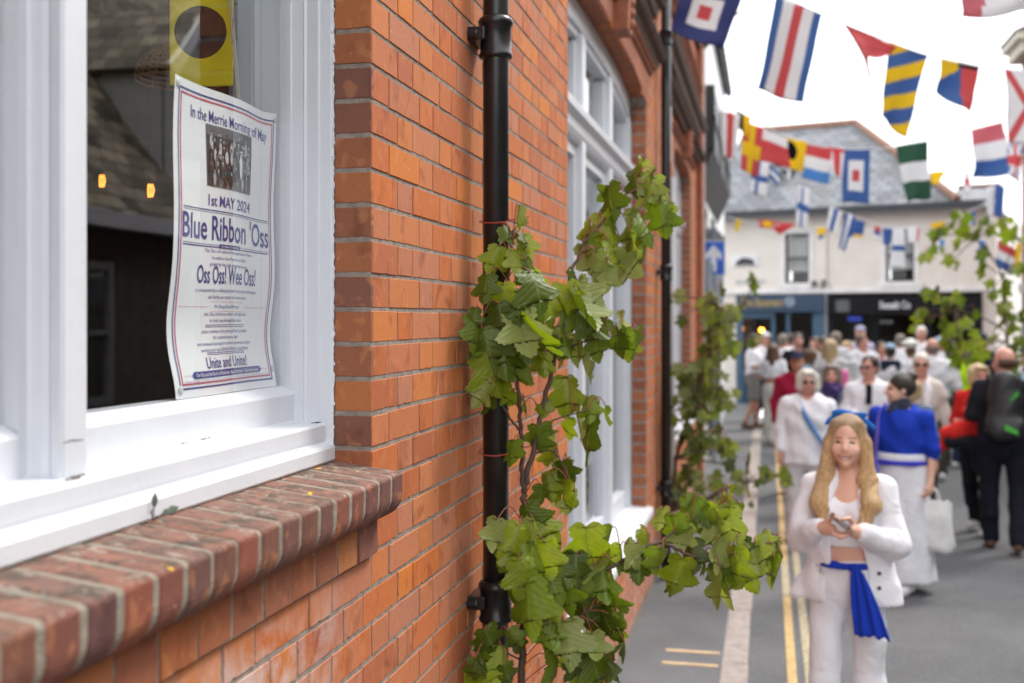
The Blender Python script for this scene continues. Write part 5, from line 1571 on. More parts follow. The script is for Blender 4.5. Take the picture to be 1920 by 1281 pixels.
# right hand cluster
cord([(1850, 330, 14), (1880, 420, 14.2), (1900, 455, 14.3), (1945, 470, 14.5)], 'short cord among leaves carrying a red white and blue flag')
flag(((1866, 345), (1884, 350), (1880, 412), (1862, 405)), 14.1, solid('b'), 'blue pennant hanging above the high sycamore bough', .02, 14)
flag(((1850, 352), (1868, 348), (1862, 420), (1852, 426)), 14.3, solid('w'), 'white pennant beside the blue pennant above the leaves', .02, 14)
flag(((1872, 450), (1905, 468), (1898, 518), (1868, 498)), 14.2, stripes_v('rwb'), 'red white and blue flag among the leaves of the high bough', .03, 24)
flag(((1906, 455), (1916, 458), (1912, 502), (1902, 500)), 14.25, solid('y'), 'yellow flag edge on beside the red white and blue flag', .02, 12)
flag(((1836, 450), (1848, 452), (1846, 498), (1834, 492)), 14.4, solid('l'), 'light blue flag half hidden by the high bough', .02, 12)
flag(((1754, 448), (1772, 450), (1768, 470), (1752, 466)), 15, stripes_u('wl'), 'small white and light blue flag behind the leaves', .02, 12)
flag(((1745, 322), (1775, 320), (1758, 346), (1746, 344)), 17.4, solid('y'), 'yellow pennant by the end of the slate roof', .02, 12)
flag(((1806, 322), (1820, 322), (1818, 362), (1808, 360)), 17.8, stripes_v('wpw'), 'thin pink and white flag over the low roof', .02, 12)
# ------------------------------------------------------------------ people: bodies and clothes grown from smooth distance fields
class SDF:
    def __init__(self, lo, hi, h):
        self.h = h; self.lo = np.array(lo, float)
        self.n = np.ceil((np.array(hi) - self.lo) / h).astype(int) + 1
        self.ax = [self.lo[i] + h * np.arange(self.n[i]) for i in range(3)]
        self.D = np.full(self.n, 0.25)
    def _sub(self, lo, hi, pad):
        sl = []
        for i in range(3):
            a = int(math.floor((lo[i] - pad - self.lo[i]) / self.h)); b = int(math.ceil((hi[i] + pad - self.lo[i]) / self.h)) + 1
            a = max(0, a); b = min(self.n[i], b)
            if b <= a: return None
            sl.append(slice(a, b))
        X, Y, Z = np.meshgrid(*[self.ax[i][sl[i]] for i in range(3)], indexing='ij')
        return tuple(sl), X, Y, Z
    def _merge(self, sl, d, k, op):
        A = self.D[sl]
        if op == 'add':
            if k > 0:
                h = np.clip(.5 + .5 * (A - d) / k, 0, 1); r = A * (1 - h) + d * h - k * h * (1 - h)
            else: r = np.minimum(A, d)
        elif op == 'sub':
            if k > 0:
                h = np.clip(.5 - .5 * (A + d) / k, 0, 1); r = A * (1 - h) - d * h + k * h * (1 - h)
            else: r = np.maximum(A, -d)
        self.D[sl] = r
    def cap(self, a, b, r1, r2=None, k=.02, op='add', ys=1.0, xs=1.0):
        r2 = r1 if r2 is None else r2
        a = np.array(a, float); b = np.array(b, float); R_ = max(r1, r2)
        s = self._sub(np.minimum(a, b) - R_ * np.array([max(1, xs), max(1, ys), 1]), np.maximum(a, b) + R_ * np.array([max(1, xs), max(1, ys), 1]), k + 2 * self.h + .01)
        if s is None: return self
        sl, X, Y, Z = s
        X = (X - a[0]) / xs; Y = (Y - a[1]) / ys; Z = Z - a[2]
        ba = (b - a) / np.array([xs, ys, 1]); L2 = max(1e-9, ba @ ba)
        t = np.clip((X * ba[0] + Y * ba[1] + Z * ba[2]) / L2, 0, 1)
        d = np.sqrt((X - t * ba[0]) ** 2 + (Y - t * ba[1]) ** 2 + (Z - t * ba[2]) ** 2) - (r1 + (r2 - r1) * t)
        self._merge(sl, d * min(1, xs, ys), k, op); return self
    def ell(self, c, r, k=.02, op='add', yaw=0.0):
        c = np.array(c, float); r = np.array(r, float); R_ = max(r[0], r[1])
        s = self._sub(c - [R_, R_, r[2]], c + [R_, R_, r[2]], k + 2 * self.h + .01)
        if s is None: return self
        sl, X, Y, Z = s
        X = X - c[0]; Y = Y - c[1]; Z = (Z - c[2])
        if yaw:
            cs, sn = math.cos(yaw), math.sin(yaw); X, Y = X * cs + Y * sn, -X * sn + Y * cs
        k0 = np.sqrt((X / r[0]) ** 2 + (Y / r[1]) ** 2 + (Z / r[2]) ** 2); k1 = np.sqrt((X / r[0] ** 2) ** 2 + (Y / r[1] ** 2) ** 2 + (Z / r[2] ** 2) ** 2) + 1e-9
        self._merge(sl, k0 * (k0 - 1) / k1, k, op); return self
    def below(self, z):          # cut away everything below z
        Z = self.ax[2][None, None, :]; self.D = np.maximum(self.D, z - Z); return self
    def above(self, z):
        Z = self.ax[2][None, None, :]; self.D = np.maximum(self.D, Z - z); return self
    def ripple(self, amp, seed=0, fz=30, fx=24):
        X, Y, Z = np.meshgrid(*self.ax, indexing='ij', sparse=True)
        s = seed * 1.7
        self.D = self.D + amp * (np.sin(fx * X + .6 * fz * Z + s + 2 * np.sin(9 * Z + s)) * .6 + np.sin(fz * Z - 14 * Y + 9 * X + 2 * s + 1.5 * np.sin(17 * X)) * .5 + np.sin(41 * X - 33 * Y + 12 * Z + s) * .35); return self
    def mesh(self):
        D = self.D.copy()
        D[0], D[-1], D[:, 0], D[:, -1], D[:, :, 0], D[:, :, -1] = [.25] * 6
        s = D < 0
        nx, ny, nz = D.shape
        c8 = [(i, j, k) for i in (0, 1) for j in (0, 1) for k in (0, 1)]
        cnt = sum(s[i:nx - 1 + i, j:ny - 1 + j, k:nz - 1 + k].astype(np.int8) for i, j, k in c8)
        I, J, K = np.nonzero((cnt > 0) & (cnt < 8))
        acc = np.zeros((len(I), 3)); num = np.zeros(len(I))
        vals = {c: D[I + c[0], J + c[1], K + c[2]] for c in c8}
        for c in c8:
            for ax in range(3):
                if c[ax] == 0:
                    e = list(c); e[ax] = 1; e = tuple(e)
                    a, b = vals[c], vals[e]; m = (a < 0) != (b < 0)
                    t = np.where(m, a / np.where(m, a - b, 1), 0)
                    p = np.zeros((len(I), 3)); p[:] = c; p[:, ax] += t
                    acc[m] += p[m]; num[m] += 1
        V = (np.stack([I, J, K], 1) + acc / num[:, None]) * self.h + self.lo
        idx = np.full((nx - 1, ny - 1, nz - 1), -1, np.int64); idx[I, J, K] = np.arange(len(I))
        F = []
        for ax in range(3):
            u, v = (ax + 1) % 3, (ax + 2) % 3
            sa = [slice(None)] * 3; sb = [slice(None)] * 3; sa[ax] = slice(0, -1); sb[ax] = slice(1, None)
            m = s[tuple(sa)] != s[tuple(sb)]
            P = np.stack(np.nonzero(m), 1)
            P = P[(P[:, u] > 0) & (P[:, v] > 0) & (P[:, u] < D.shape[u] - 1) & (P[:, v] < D.shape[v] - 1)]
            ins = s[P[:, 0], P[:, 1], P[:, 2]]
            q = []
            for du, dv in ((-1, -1), (0, -1), (0, 0), (-1, 0)):
                Q = P.copy(); Q[:, u] += du; Q[:, v] += dv; q.append(idx[Q[:, 0], Q[:, 1], Q[:, 2]])
            q = np.stack(q, 1); q[~ins] = q[~ins][:, ::-1]
            F.append(q)
        return V, np.concatenate(F)
def sdf_obj(sdf, name, mats, parent, scale=1.0, facemat=None):
    V, F = sdf.mesh()
    if len(F) == 0: return None
    if not isinstance(mats, (list, tuple)): mats = [mats]
    me = bpy.data.meshes.new(name)
    me.vertices.add(len(V)); me.vertices.foreach_set('co', (V * scale).astype(np.float32).ravel())
    me.loops.add(F.size); me.loops.foreach_set('vertex_index', F.astype(np.int32).ravel())
    me.polygons.add(len(F)); me.polygons.foreach_set('loop_start', np.arange(0, F.size, 4, dtype=np.int32))
    try: me.polygons.foreach_set('loop_total', np.full(len(F), 4, np.int32))
    except Exception: pass
    me.polygons.foreach_set('use_smooth', np.ones(len(F), bool))
    for m in mats: me.materials.append(m)
    if facemat is not None:
        me.polygons.foreach_set('material_index', facemat(V[F].mean(1)).astype(np.int32))
    me.update(calc_edges=True); me.validate()
    o = bpy.data.objects.new(name, me); COL.objects.link(o); o.parent = parent
    return o

def skin_mat(name, c):
    g = G(name); v = g.coord()
    col = g.ramp(g.noise(v, 9, 4), [(.3, c), (.7, (c[0] * .93, c[1] * .84, c[2] * .80))])
    g.col(col); g.b.inputs['Roughness'].default_value = .5
    g.b.inputs['Subsurface Weight'].default_value = .12; g.b.inputs['Subsurface Radius'].default_value = (.02, .008, .005)
    g.b.inputs['Subsurface Scale'].default_value = .5
    return g.m
SKIN = skin_mat('fair_skin', (.76, .46, .345)); SKINT = skin_mat('tanned_skin', (.52, .27, .18)); SKINP = skin_mat('pink_skin', (.64, .33, .26))
LIPS = simple('lips', (.45, .13, .12), .4); EYED = simple('dark_eye', (.03, .02, .018), .2); BROW = simple('eyebrow', (.26, .15, .09), .8); TEETH = simple('teeth', (.75, .70, .64), .3)
def hair_mat(name, c, c2=None):
    g = G(name); v = g.coord((46, 46, 3.2)); c2 = c2 or tuple(x * .5 for x in c)
    col = g.ramp(g.noise(v, 4, 5, .7), [(.36, c2), (.66, c)])
    g.col(col); g.b.inputs['Roughness'].default_value = .45
    g.bump(g.noise(v, 6, 4, .7), .6, .01)
    return g.m
H_BLOND = hair_mat('blond_hair', (.66, .43, .20), (.26, .15, .07)); H_WHITE = hair_mat('white_hair', (.80, .76, .68), (.60, .55, .47)); H_DARK = hair_mat('dark_hair', (.055, .035, .025), (.012, .008, .007)); H_BROWN = hair_mat('brown_hair', (.17, .085, .042)); H_GREY = hair_mat('grey_brown_hair', (.26, .20, .16)); H_LBLOND = hair_mat('light_blond_hair', (.66, .50, .30), (.40, .27, .14)); H_GINGER = hair_mat('short_brown_hair', (.15, .075, .045))
CW = (.82, .81, .85); WHITEC = cloth(CW, var=.03, bump=.45); WHITE2 = cloth((.76, .76, .80), var=.04, bump=.45); NAVY = cloth((.018, .022, .05)); BLACKC = cloth((.012, .012, .016)); BROWNS = simple('brown_leather', (.13, .065, .035), .5); BLUEC = cloth((.012, .045, .42), bump=.4); SHADES = simple('black_sunglasses', (.008, .007, .008), .1); DENIM = cloth((.04, .07, .13)); GREYC = cloth((.20, .19, .185)); STONEC = cloth((.38, .32, .25)); MAROON = cloth((.30, .012, .045), bump=.4); REDC = cloth((.62, .025, .02), bump=.4); LBLUE = cloth((.35, .47, .62)); PURP = cloth((.05, .03, .12)); PINKC = cloth((.75, .16, .38)); HIVIS = cloth((.55, .85, .03)); LAV = cloth((.50, .48, .62)); TRAIN = simple('white_trainer', (.72, .72, .72), .6)

def rotz(p, a): return (p[0] * math.cos(a) - p[1] * math.sin(a), p[0] * math.sin(a) + p[1] * math.cos(a), p[2])
DEFARM = {'down': ((.225, .02, 1.13), (.235, -.04, .895)), 'bent': ((.235, .03, 1.14), (.12, -.22, 1.10)), 'up': ((.26, -.12, 1.30), (.16, -.25, 1.48)), 'fwd': ((.22, -.10, 1.16), (.18, -.33, 1.16)), 'hip': ((.30, .06, 1.15), (.20, -.06, .98))}
def person(label, px, d, h, yaw=0, top=None, bottom=None, hair=('short', None), skin=None, arms=('down', 'down'), stride=.12, head_yaw=0, w=1.0, vox=.014, shoes=None, sleeve=1.0, hem=.90, neck=.07, group=None, shades=False, flare=.0, armpts=None, hand_mode='relaxed', pitch=0.0, faint=0.0):
    skin = skin or SKIN; shoes = shoes or TRAIN; top = top or WHITEC; bottom = bottom or ('trousers', NAVY)
    p = atD(px, 700, d)
    e = empty('person', (p.x, p.y, RZ if p.x > -.11 else 0.006), R(yaw), label, 'person', group)
    sc = h / 1.70
    LO, HI = (-.55, -.55, -.03), (.55, .55, 1.82)
    seed = random.uniform(0, 50)
    hipx = .088 * w
    legs = []
    for sgn, st in ((1, stride), (-1, -stride)):
        hip = (sgn * hipx, 0, .92); knee = (sgn * hipx * 1.02, -st * .55 - .02, .50); ank = (sgn * hipx * .95, -st * 1.0 + (.10 if st < 0 else 0), .085 + (.03 if st < -.05 else 0))
        legs.append((hip, knee, ank))
    A = []
    for i, sgn in enumerate((1, -1)):
        if armpts: el, wr = armpts[i]
        else:
            el, wr = DEFARM[arms[i]]; el = (sgn * el[0] * (.5 + .5 * w), el[1], el[2]); wr = (sgn * wr[0] * (.5 + .5 * w), wr[1], wr[2])
        A.append(((sgn * .160 * w, .005, 1.366), el, wr))
    hy = R(head_yaw)
    HC = np.array((0, -.015, 0))
    def hp(x, y, z):
        q = rotz((x, y, z), hy); return (q[0] + HC[0], q[1] + HC[1], q[2])
    # ---- body
    b = SDF(LO, HI, vox)
    b.ell((0, .005, 1.22), (.150 * w, .105 * w, .25), .03); b.ell((0, .01, .97), (.150 * w, .12 * w, .14), .06)
    b.cap((.03, .01, 1.40), (.140 * w, .005, 1.366), .052, .048, .04); b.cap((-.03, .01, 1.40), (-.140 * w, .005, 1.366), .052, .048, .04)
    b.cap((0, .015, 1.40), hp(0, .012, 1.53), .056, .050, .03)
    for hip, knee, ank in legs:
        b.cap(hip, knee, .082 * w, .052, .03); b.cap(knee, ank, .052, .036, .02); b.cap((knee[0], knee[1] + .02, knee[2] - .10), (knee[0], knee[1] + .03, knee[2] - .16), .045, .040, .03)
        b.cap((ank[0], ank[1] + .03, ank[2] - .035), (ank[0] * 1.08, ank[1] - .13, ank[2] - .045), .036, .030, .02)
    for i, (shd, el, wr) in enumerate(A):
        sgn = (1, -1)[i]
        b.cap(shd, el, .047 * (.6 + .4 * w), .037 * (.6 + .4 * w), .03); b.cap(el, wr, .037, .025, .015)
        dr = np.array(wr) - np.array(el); dr /= np.linalg.norm(dr); side = np.cross(dr, (0, 0, 1.0) if abs(dr[2]) < .8 else (0, -1.0, 0)); side /= np.linalg.norm(side); pn = np.cross(side, dr)
        if abs(dr[2]) >= .8: side, pn = np.array((0, -1.0, 0)) - dr * (-dr[1]), side
        W = np.array(wr)
        for s_ in (-.02, 0, .02): b.cap(W + dr * .02 + side * s_ * .6, W + dr * .085 + side * s_, .019, .016, .012)
        for q, (s_, ln) in enumerate(((-.030, .060), (-.010, .072), (.010, .074), (.030, .064))):
            k0 = W + dr * .085 + side * s_; k1 = k0 + dr * ln * .5 + pn * (.008 if hand_mode == 'relaxed' else .03) * sgn; k2 = k1 + dr * ln * (.5 if hand_mode == 'relaxed' else .1) + pn * (.022 if hand_mode == 'relaxed' else .03) * sgn
            b.cap(k0, k1, max(.0095, vox * .62), max(.0088, vox * .6), .004); b.cap(k1, k2, max(.0088, vox * .6), max(.0078, vox * .55), .003)
        b.cap(W + dr * .03 + side * .022, W + dr * .075 + side * .055 + pn * .012 * sgn, max(.012, vox * .7), max(.0095, vox * .6), .008)
    # head
    b.ell(hp(0, .012, 1.615), (.076, .094, .094), .02, yaw=hy); b.ell(hp(0, -.022, 1.545), (.060, .070, .080), .03, yaw=hy)
    b.cap(hp(0, -.068, 1.497), hp(0, -.072, 1.497), .022, .018, .025)
    b.cap(hp(0, -.090, 1.592), hp(0, -.108, 1.556), .010, .014, .014)
    for s_ in (1, -1):
        b.ell(hp(s_ * .078, .012, 1.575), (.010, .020, .030), .008, yaw=hy)
        b.ell(hp(s_ * .036, -.074, 1.552), (.024, .018, .020), .02, yaw=hy)
        b.ell(hp(s_ * .031, -.100, 1.592), (.018, .014, .011), .012, op='sub', yaw=hy)
        b.cap(hp(s_ * .014, -.092, 1.612), hp(s_ * .045, -.080, 1.612), .007, .006, .012)
    def fm(C):
        x = C[:, 0] - HC[0]; y = C[:, 1] - HC[1]; z = C[:, 2]
        cs, sn = math.cos(-hy), math.sin(-hy); X = x * cs - y * sn; Y = x * sn + y * cs
        m = np.zeros(len(C), int); f = Y < -.055
        m[f & (((np.abs(X) - .031) / .0155) ** 2 + ((z - 1.590) / .0075) ** 2 < 1)] = 2
        m[f & ((X / .026) ** 2 + ((z - 1.522 - 5 * X * X) / .0075) ** 2 < 1)] = 1
        m[f & (np.abs(np.abs(X) - .032) < .018) & (np.abs(z - 1.611 + .12 * np.abs(np.abs(X) - .03)) < .0045)] = 3
        return m
    sdf_obj(b, 'body', [skin, LIPS, EYED, BROW], e, sc, fm)
    # ---- top
    t = SDF(LO, HI, vox)
    t.cap((0, .005, 1.30), (0, .005, hem - .06), .150 * w + .012, .150 * w + .022 + flare, .03, ys=.74)
    t.ell((0, .0, 1.24), (.158 * w + .012, .118 * w + .012, .20), .04)
    t.cap((.03, .01, 1.405), (.150 * w, .005, 1.368), .064, .058, .04); t.cap((-.03, .01, 1.405), (-.150 * w, .005, 1.368), .064, .058, .04)
    for shd, el, wr in A:
        s1 = min(1, sleeve * 2); el2 = np.array(shd) + (np.array(el) - np.array(shd)) * s1
        t.cap(shd, el2, .066 * (.7 + .3 * w), .056 * (.7 + .3 * w), .03)
        if sleeve > .5:
            wr2 = np.array(el) + (np.array(wr) - np.array(el)) * (sleeve - .5) * 1.9; t.cap(el, wr2, .056 * (.7 + .3 * w), .043, .02)
    t.below(hem); t.ell((0, -.035, 1.475), (neck, .09, .075), .01, op='sub'); t.ripple(.0085, seed)
    sdf_obj(t, 'top', top, e, sc)
    # ---- bottom
    kind, bm_ = bottom[0], bottom[1]
    c = SDF(LO, HI, vox)
    if kind == 'skirt':
        hz = bottom[2] if len(bottom) > 2 else .2
        c.cap((0, .005, 1.04), (0, 0, hz), .160 * w, .25 * (.6 + .4 * w), .0, ys=.85); c.above(1.06); c.below(hz); c.ripple(.010, seed, 4, 34)
    else:
        c.cap((0, .008, 1.0), (0, .008, .93), .155 * w, .160 * w, .03, ys=.86); c.above(1.04)
        for hip, knee, ank in legs:
            if kind == 'shorts':
                kk = np.array(hip) + (np.array(knee) - np.array(hip)) * .95; c.cap(hip, kk, .102 * w, .082 * w, .03)
            else:
                wd = bottom[2] if len(bottom) > 2 else .060
                c.cap(hip, knee, .100 * w, .074, .03); c.cap(knee, (ank[0], ank[1] + .01, max(.09, ank[2])), .074, wd, .02); c.cap((knee[0], knee[1] + .02, knee[2]), (knee[0], knee[1] + .035, knee[2] - .20), .066, .060, .02)
        if kind == 'shorts': c.below(.52)
        else: c.below(.055)
        c.ripple(.004, seed + 3)
    sdf_obj(c, {'skirt': 'skirt', 'shorts': 'shorts'}.get(kind, 'trousers'), bm_, e, sc)
    # ---- shoes
    for hip, knee, ank in legs:
        s = SDF((ank[0] - .1, ank[1] - .25, -.02), (ank[0] + .1, ank[1] + .15, .16), max(.009, vox * .8))
        s.cap((ank[0], ank[1] + .035, ank[2] - .035), (ank[0] * 1.1, ank[1] - .145, ank[2] - .047), .047, .040, .02); s.cap((ank[0], ank[1] + .01, ank[2]), (ank[0], ank[1], ank[2] + .02), .047, .044, .02); s.below(0.0)
        sdf_obj(s, 'shoe', shoes, e, sc)
    # ---- hair
    hk, hm = hair
    if hk not in ('none',):
        q = SDF((-.32, -.32, 1.10), (.32, .34, 1.86), vox * .8)
        if hk == 'bald':
            q.ell(hp(0, .028, 1.585), (.084, .088, .058), .01, yaw=hy); q.ell(hp(0, -.08, 1.60), (.075, .070, .14), .01, 'sub', yaw=hy)
        else:
            q.ell(hp(0, .022, 1.625), (.087, .100, .094), .02, yaw=hy)
            if hk == 'short': q.ell(hp(0, .04, 1.57), (.082, .078, .07), .02, yaw=hy)
            if hk in ('bob', 'mid'):
                z0 = 1.50 if hk == 'bob' else 1.43
                for s_ in (1, -1): q.cap(hp(s_ * .066, .0, 1.63), hp(s_ * .080, -.005, z0 + .04), .046, .040, .04)
                q.cap(hp(0, .055, 1.62), hp(0, .06, z0 + .03), .085, .070, .03); q.cap(hp(-.03, -.062, 1.675), hp(.04, -.060, 1.675), .030, .026, .03)
            if hk == 'long':
                for s_ in (1, -1): q.cap(hp(s_ * .060, .01, 1.63), hp(s_ * .080, .02, 1.44), .046, .050, .03); q.cap(hp(s_ * .080, .02, 1.44), hp(s_ * .075, .05, 1.25), .050, .030, .03)
                q.cap(hp(0, .06, 1.62), hp(0, .085, 1.27), .080, .055, .03)
            if hk == 'up': q.ell(hp(0, .045, 1.60), (.080, .080, .075), .02, yaw=hy); q.ell(hp(0, .095, 1.690), (.045, .045, .04), .02, yaw=hy)
            q.ell(hp(0, -.105, 1.560), (.064, .070, .090), .012, 'sub', yaw=hy)
            if hk == 'short': q.ell(hp(0, -.09, 1.55), (.11, .075, .10), .01, 'sub', yaw=hy)
        q.ripple(.0035, seed, 14, 70)
        sdf_obj(q, 'hair', hm, e, sc)
    if shades:
        m = MB()
        for s_ in (1, -1):
            m.sphere(hp(s_ * .033, -.094, 1.590), (.027, .010, .019), 12)
            a_, b_ = hp(s_ * .058, -.085, 1.597), hp(s_ * .082, .01, 1.592); m.tube([a_, b_], .003, 5)
        m.tube([hp(-.012, -.102, 1.594), hp(.012, -.102, 1.594)], .003, 5)
        m.v = [(a * sc, bb * sc, z * sc) for a, bb, z in m.v]
        m.build('sunglasses', SHADES, e, smooth=True)
    e['h'] = sc
    return e
def hat(e, kind, mt, head_yaw=0, name='cap'):
    sc = e['h']; hy = R(head_yaw); m = MB()
    if kind == 'cap':
        s = SDF((-.2, -.3, 1.55), (.2, .2, 1.8), .009); s.ell((0, .015, 1.645), (.090, .106, .078), .01, yaw=0); s.below(1.64); s.ell((0, -.115, 1.645), (.070, .075, .010), .01)
    elif kind == 'peaked':
        s = SDF((-.25, -.3, 1.55), (.25, .3, 1.85), .009); s.ell((0, .01, 1.715), (.150, .150, .030), .01); s.cap((0, .01, 1.65), (0, .01, 1.69), .092, .10, .01); s.ell((0, -.11, 1.652), (.075, .06, .01), .01)
    V, F = s.mesh()
    s2 = s
    o = sdf_obj(s, name, mt, e, sc); o.rotation_euler = (0, 0, hy)
    return o
def strap(e, pts, w, mt, name='sash', t=.006):
    """flat band following points, facing outwards from the body axis"""
    sc = e['h']; c = bezier(pts, 8); m = MB(); vs = []
    for i, p in enumerate(c):
        d = (c[min(i + 1, len(c) - 1)] - c[max(i - 1, 0)]).normalized(); out = Vector((p.x, p.y, 0)); out = out.normalized() if out.length > 1e-3 else Vector((0, -1, 0)); s = d.cross(out).normalized()
        vs += [(p - s * w / 2) * sc, (p + out * t) * sc, (p + s * w / 2) * sc]
    n = len(c)
    m.add(vs, [(3 * i + k, 3 * i + k + 1, 3 * i + k + 4, 3 * i + k + 3) for i in range(n - 1) for k in (0, 1)])
    o = m.build(name, mt, e, smooth=True); o.modifiers.new('thick', 'SOLIDIFY').thickness = t
    return o
# ------------------------------------------------------------------ the smiling woman in front
LIPS2 = simple('rose_lips', (.42, .10, .11), .4)
def rooted_hair():
    g = G('blond_hair_dark_roots'); v = g.coord((70, 70, 3.0)); o = g.coord()
    sp = g.n('SeparateXYZ'); g.l(o, sp.inputs[0])
    n = g.noise(v, 4, 5, .7)
    col = g.ramp(n, [(.34, (.24, .135, .062)), (.52, (.60, .38, .175)), (.7, (.80, .58, .32))])
    root = g.math('MULTIPLY', g.val(sp.outputs['Z'], 1.50, 1.60), .62)
    g.col(g.mix(root, col, (.20, .125, .07)))
    g.b.inputs['Roughness'].default_value = .4
    g.bump(n, .7, .008)
    return g.m
H_ROOT = rooted_hair()
def front_woman():
    h = 1.63; sc = h / 1.70
    p = atD(1590, 800, 4.92)
    yaw = R(-8) + math.atan2(p.x, p.y) * -1
    e = empty('person', (p.x, p.y, RZ), yaw, 'smiling young woman in white trouser suit with blue waist sash, both hands on a phone', 'person')
    e['h'] = sc
    vox = .0065
    LO, HI = (-.42, -.45, -.03), (.42, .36, 1.84)
    hx = .085
    legs = [((hx, 0, .92), (.090, -.02, .50), (.095, .06, .10)), ((-hx, 0, .92), (-.085, -.09, .50), (-.075, -.11, .085))]
    # phone arms: character's left is +x (image right)
    ph = np.array((.012, -.275, 1.255))
    A = [((.140, .01, 1.375), (.195, -.035, 1.13), (.072, -.215, 1.215)), ((-.140, .01, 1.375), (-.195, -.035, 1.14), (-.085, -.210, 1.220))]
    b = SDF(LO, HI, vox)
    b.ell((0, .005, 1.22), (.135, .098, .25), .03); b.ell((0, .01, .97), (.145, .115, .14), .06); b.ell((0, .0, 1.09), (.118, .092, .12), .04)
    for s_ in (1, -1): b.cap((s_ * .03, .01, 1.40), (s_ * .125, .005, 1.375), .046, .044, .04); b.ell((s_ * .06, -.075, 1.255), (.055, .045, .055), .03)
    b.cap((0, .020, 1.40), (0, .006, 1.53), .046, .042, .03)
    for hip, knee, ank in legs:
        b.cap(hip, (knee[0] * 1.08, knee[1], knee[2]), .074, .042, .03); b.cap((knee[0] * 1.08, knee[1], knee[2]), (ank[0] * 1.15, ank[1], ank[2]), .042, .032, .02); b.cap((ank[0] * 1.1, ank[1] + .03, ank[2] - .035), (ank[0] * 1.15, ank[1] - .13, ank[2] - .045), .032, .026, .02)
    for i, (shd, el, wr) in enumerate(A):
        sgn = (1, -1)[i]
        b.cap(shd, el, .042, .034, .03); b.cap(el, wr, .034, .024, .015)
        W = np.array(wr)
        c = ph + np.array((sgn * .022, .012, -.024))
        b.cap(W, c + np.array((sgn * .022, .010, -.004)), .022, .020, .012); b.cap(W + (0, 0, -.014), c + np.array((sgn * .018, .016, -.022)), .019, .018, .012)
        # fingers fold under and round the phone, thumbs on the glass
        for q in range(4):
            f0 = c + np.array((sgn * .012, .024 - .019 * q, -.016)); f1 = f0 + np.array((-sgn * .030, -.004, -.012 - .002 * q)); f2 = f1 + np.array((-sgn * (.020 - .003 * q), -.004, .010))
            b.cap(f0, f1, .0090, .0084, .005); b.cap(f1, f2, .0084, .0074, .003)
        t0 = W + np.array((-sgn * .006, -.012, .018)); t1 = ph + np.array((sgn * .032, .010, .024)); t2 = ph + np.array((sgn * .010, -.020, .022))
        b.cap(t0, t1, .0125, .0100, .008); b.cap(t1, t2, .0098, .0082, .003)
    hd = lambda x, y, z: (x, y - .012, z)
    b.ell(hd(0, .012, 1.612), (.071, .090, .092), .02); b.ell(hd(0, -.022, 1.545), (.060, .070, .074), .03); b.cap(hd(0, -.076, 1.490), hd(0, -.080, 1.490), .018, .016, .022)
    b.cap(hd(0, -.088, 1.588), hd(0, -.103, 1.560), .006, .0105, .018)
    for s_ in (1, -1):
        b.ell(hd(s_ * .036, -.070, 1.552), (.024, .017, .020), .03)
        b.ell(hd(s_ * .030, -.099, 1.590), (.015, .010, .008), .014, op='sub')
        b.ell(hd(s_ * .072, .012, 1.572), (.008, .018, .026), .008)
    def fm(C):
        x, y, z = C.T; m = np.zeros(len(C), int); f = (y < -.065)
        m[f & (((np.abs(x) - .030) / .0145) ** 2 + ((z - 1.589 + 14 * (np.abs(x) - .030) ** 2) / .0062) ** 2 < 1)] = 2
        sm = z - 1.5170 - 13 * x * x
        m[f & (np.abs(x) < .033) & (np.abs(sm) < .0105 * (1 - (x / .037) ** 2))] = 1
        m[f & (np.abs(x) < .024) & (np.abs(sm - .0005) < .0046 * (1 - (x / .027) ** 2))] = 4
        m[f & (np.abs(np.abs(x) - .031) < .017) & (np.abs(z - 1.6100 + 14 * (np.abs(x) - .030) ** 2) < .0030)] = 3
        return m
    sdf_obj(b, 'body', [SKIN, LIPS2, EYED, BROW, TEETH], e, sc, fm)
    # crop top
    t = SDF(LO, HI, vox)
    t.ell((0, .005, 1.22), (.143, .108, .22), .03); t.ell((0, .0, 1.10), (.127, .101, .10), .04)
    for s_ in (1, -1): t.ell((s_ * .06, -.077, 1.255), (.062, .050, .060), .03); t.cap((s_ * .075, -.09, 1.30), (s_ * .085, .0, 1.435), .010, .010, .01)
    t.below(1.115); t.ell((0, -.09, 1.41), (.075, .10, .095), .01, 'sub'); t.ripple(.0018, 4, 60, 8)
    D_ = t.ax[2][None, None, :]
    sdf_obj(t, 'crop_top', WHITEC, e, sc)
    # jacket, open at the front
    j = SDF(LO, HI, vox)
    j.cap((0, .012, 1.30), (0, .012, .90), .152, .212, .03, ys=.68)
    for s_ in (1, -1): j.cap((s_ * .04, .012, 1.400), (s_ * .140, .008, 1.372), .062, .060, .03); j.cap((s_ * .20, -.02, .92), (s_ * .215, -.035, .88), .035, .03, .06)
    for sgn, (shd, el, wr) in zip((1, -1), A):
        wr2 = np.array(el) + (np.array(wr) - np.array(el)) * .86
        j.cap((shd[0] + sgn * .012, shd[1], shd[2]), (el[0] + sgn * .010, el[1], el[2]), .060, .067, .03); j.cap((el[0] + sgn * .008, el[1], el[2]), wr2, .067, .048, .025)
    j.below(.862)
    # opening: a wedge cut out of the front, wider to the hem
    X, Y, Z = np.meshgrid(*j.ax, indexing='ij', sparse=True)
    half = np.interp(Z, [.86, 1.05, 1.2, 1.30, 1.40, 1.5], [.105, .080, .072, .068, .050, .045])
    body_in = np.maximum(np.abs(X - .012) - half, Y - (-.02))
    armz = np.minimum.reduce([np.sqrt((X - c[0]) ** 2 + (Y - c[1]) ** 2 + (Z - c[2]) ** 2) for c in [tuple(np.array(a[1]) + (np.array(a[2]) - np.array(a[1])) * f) for a in A for f in (.25, .45, .65, .85)]]) - .075
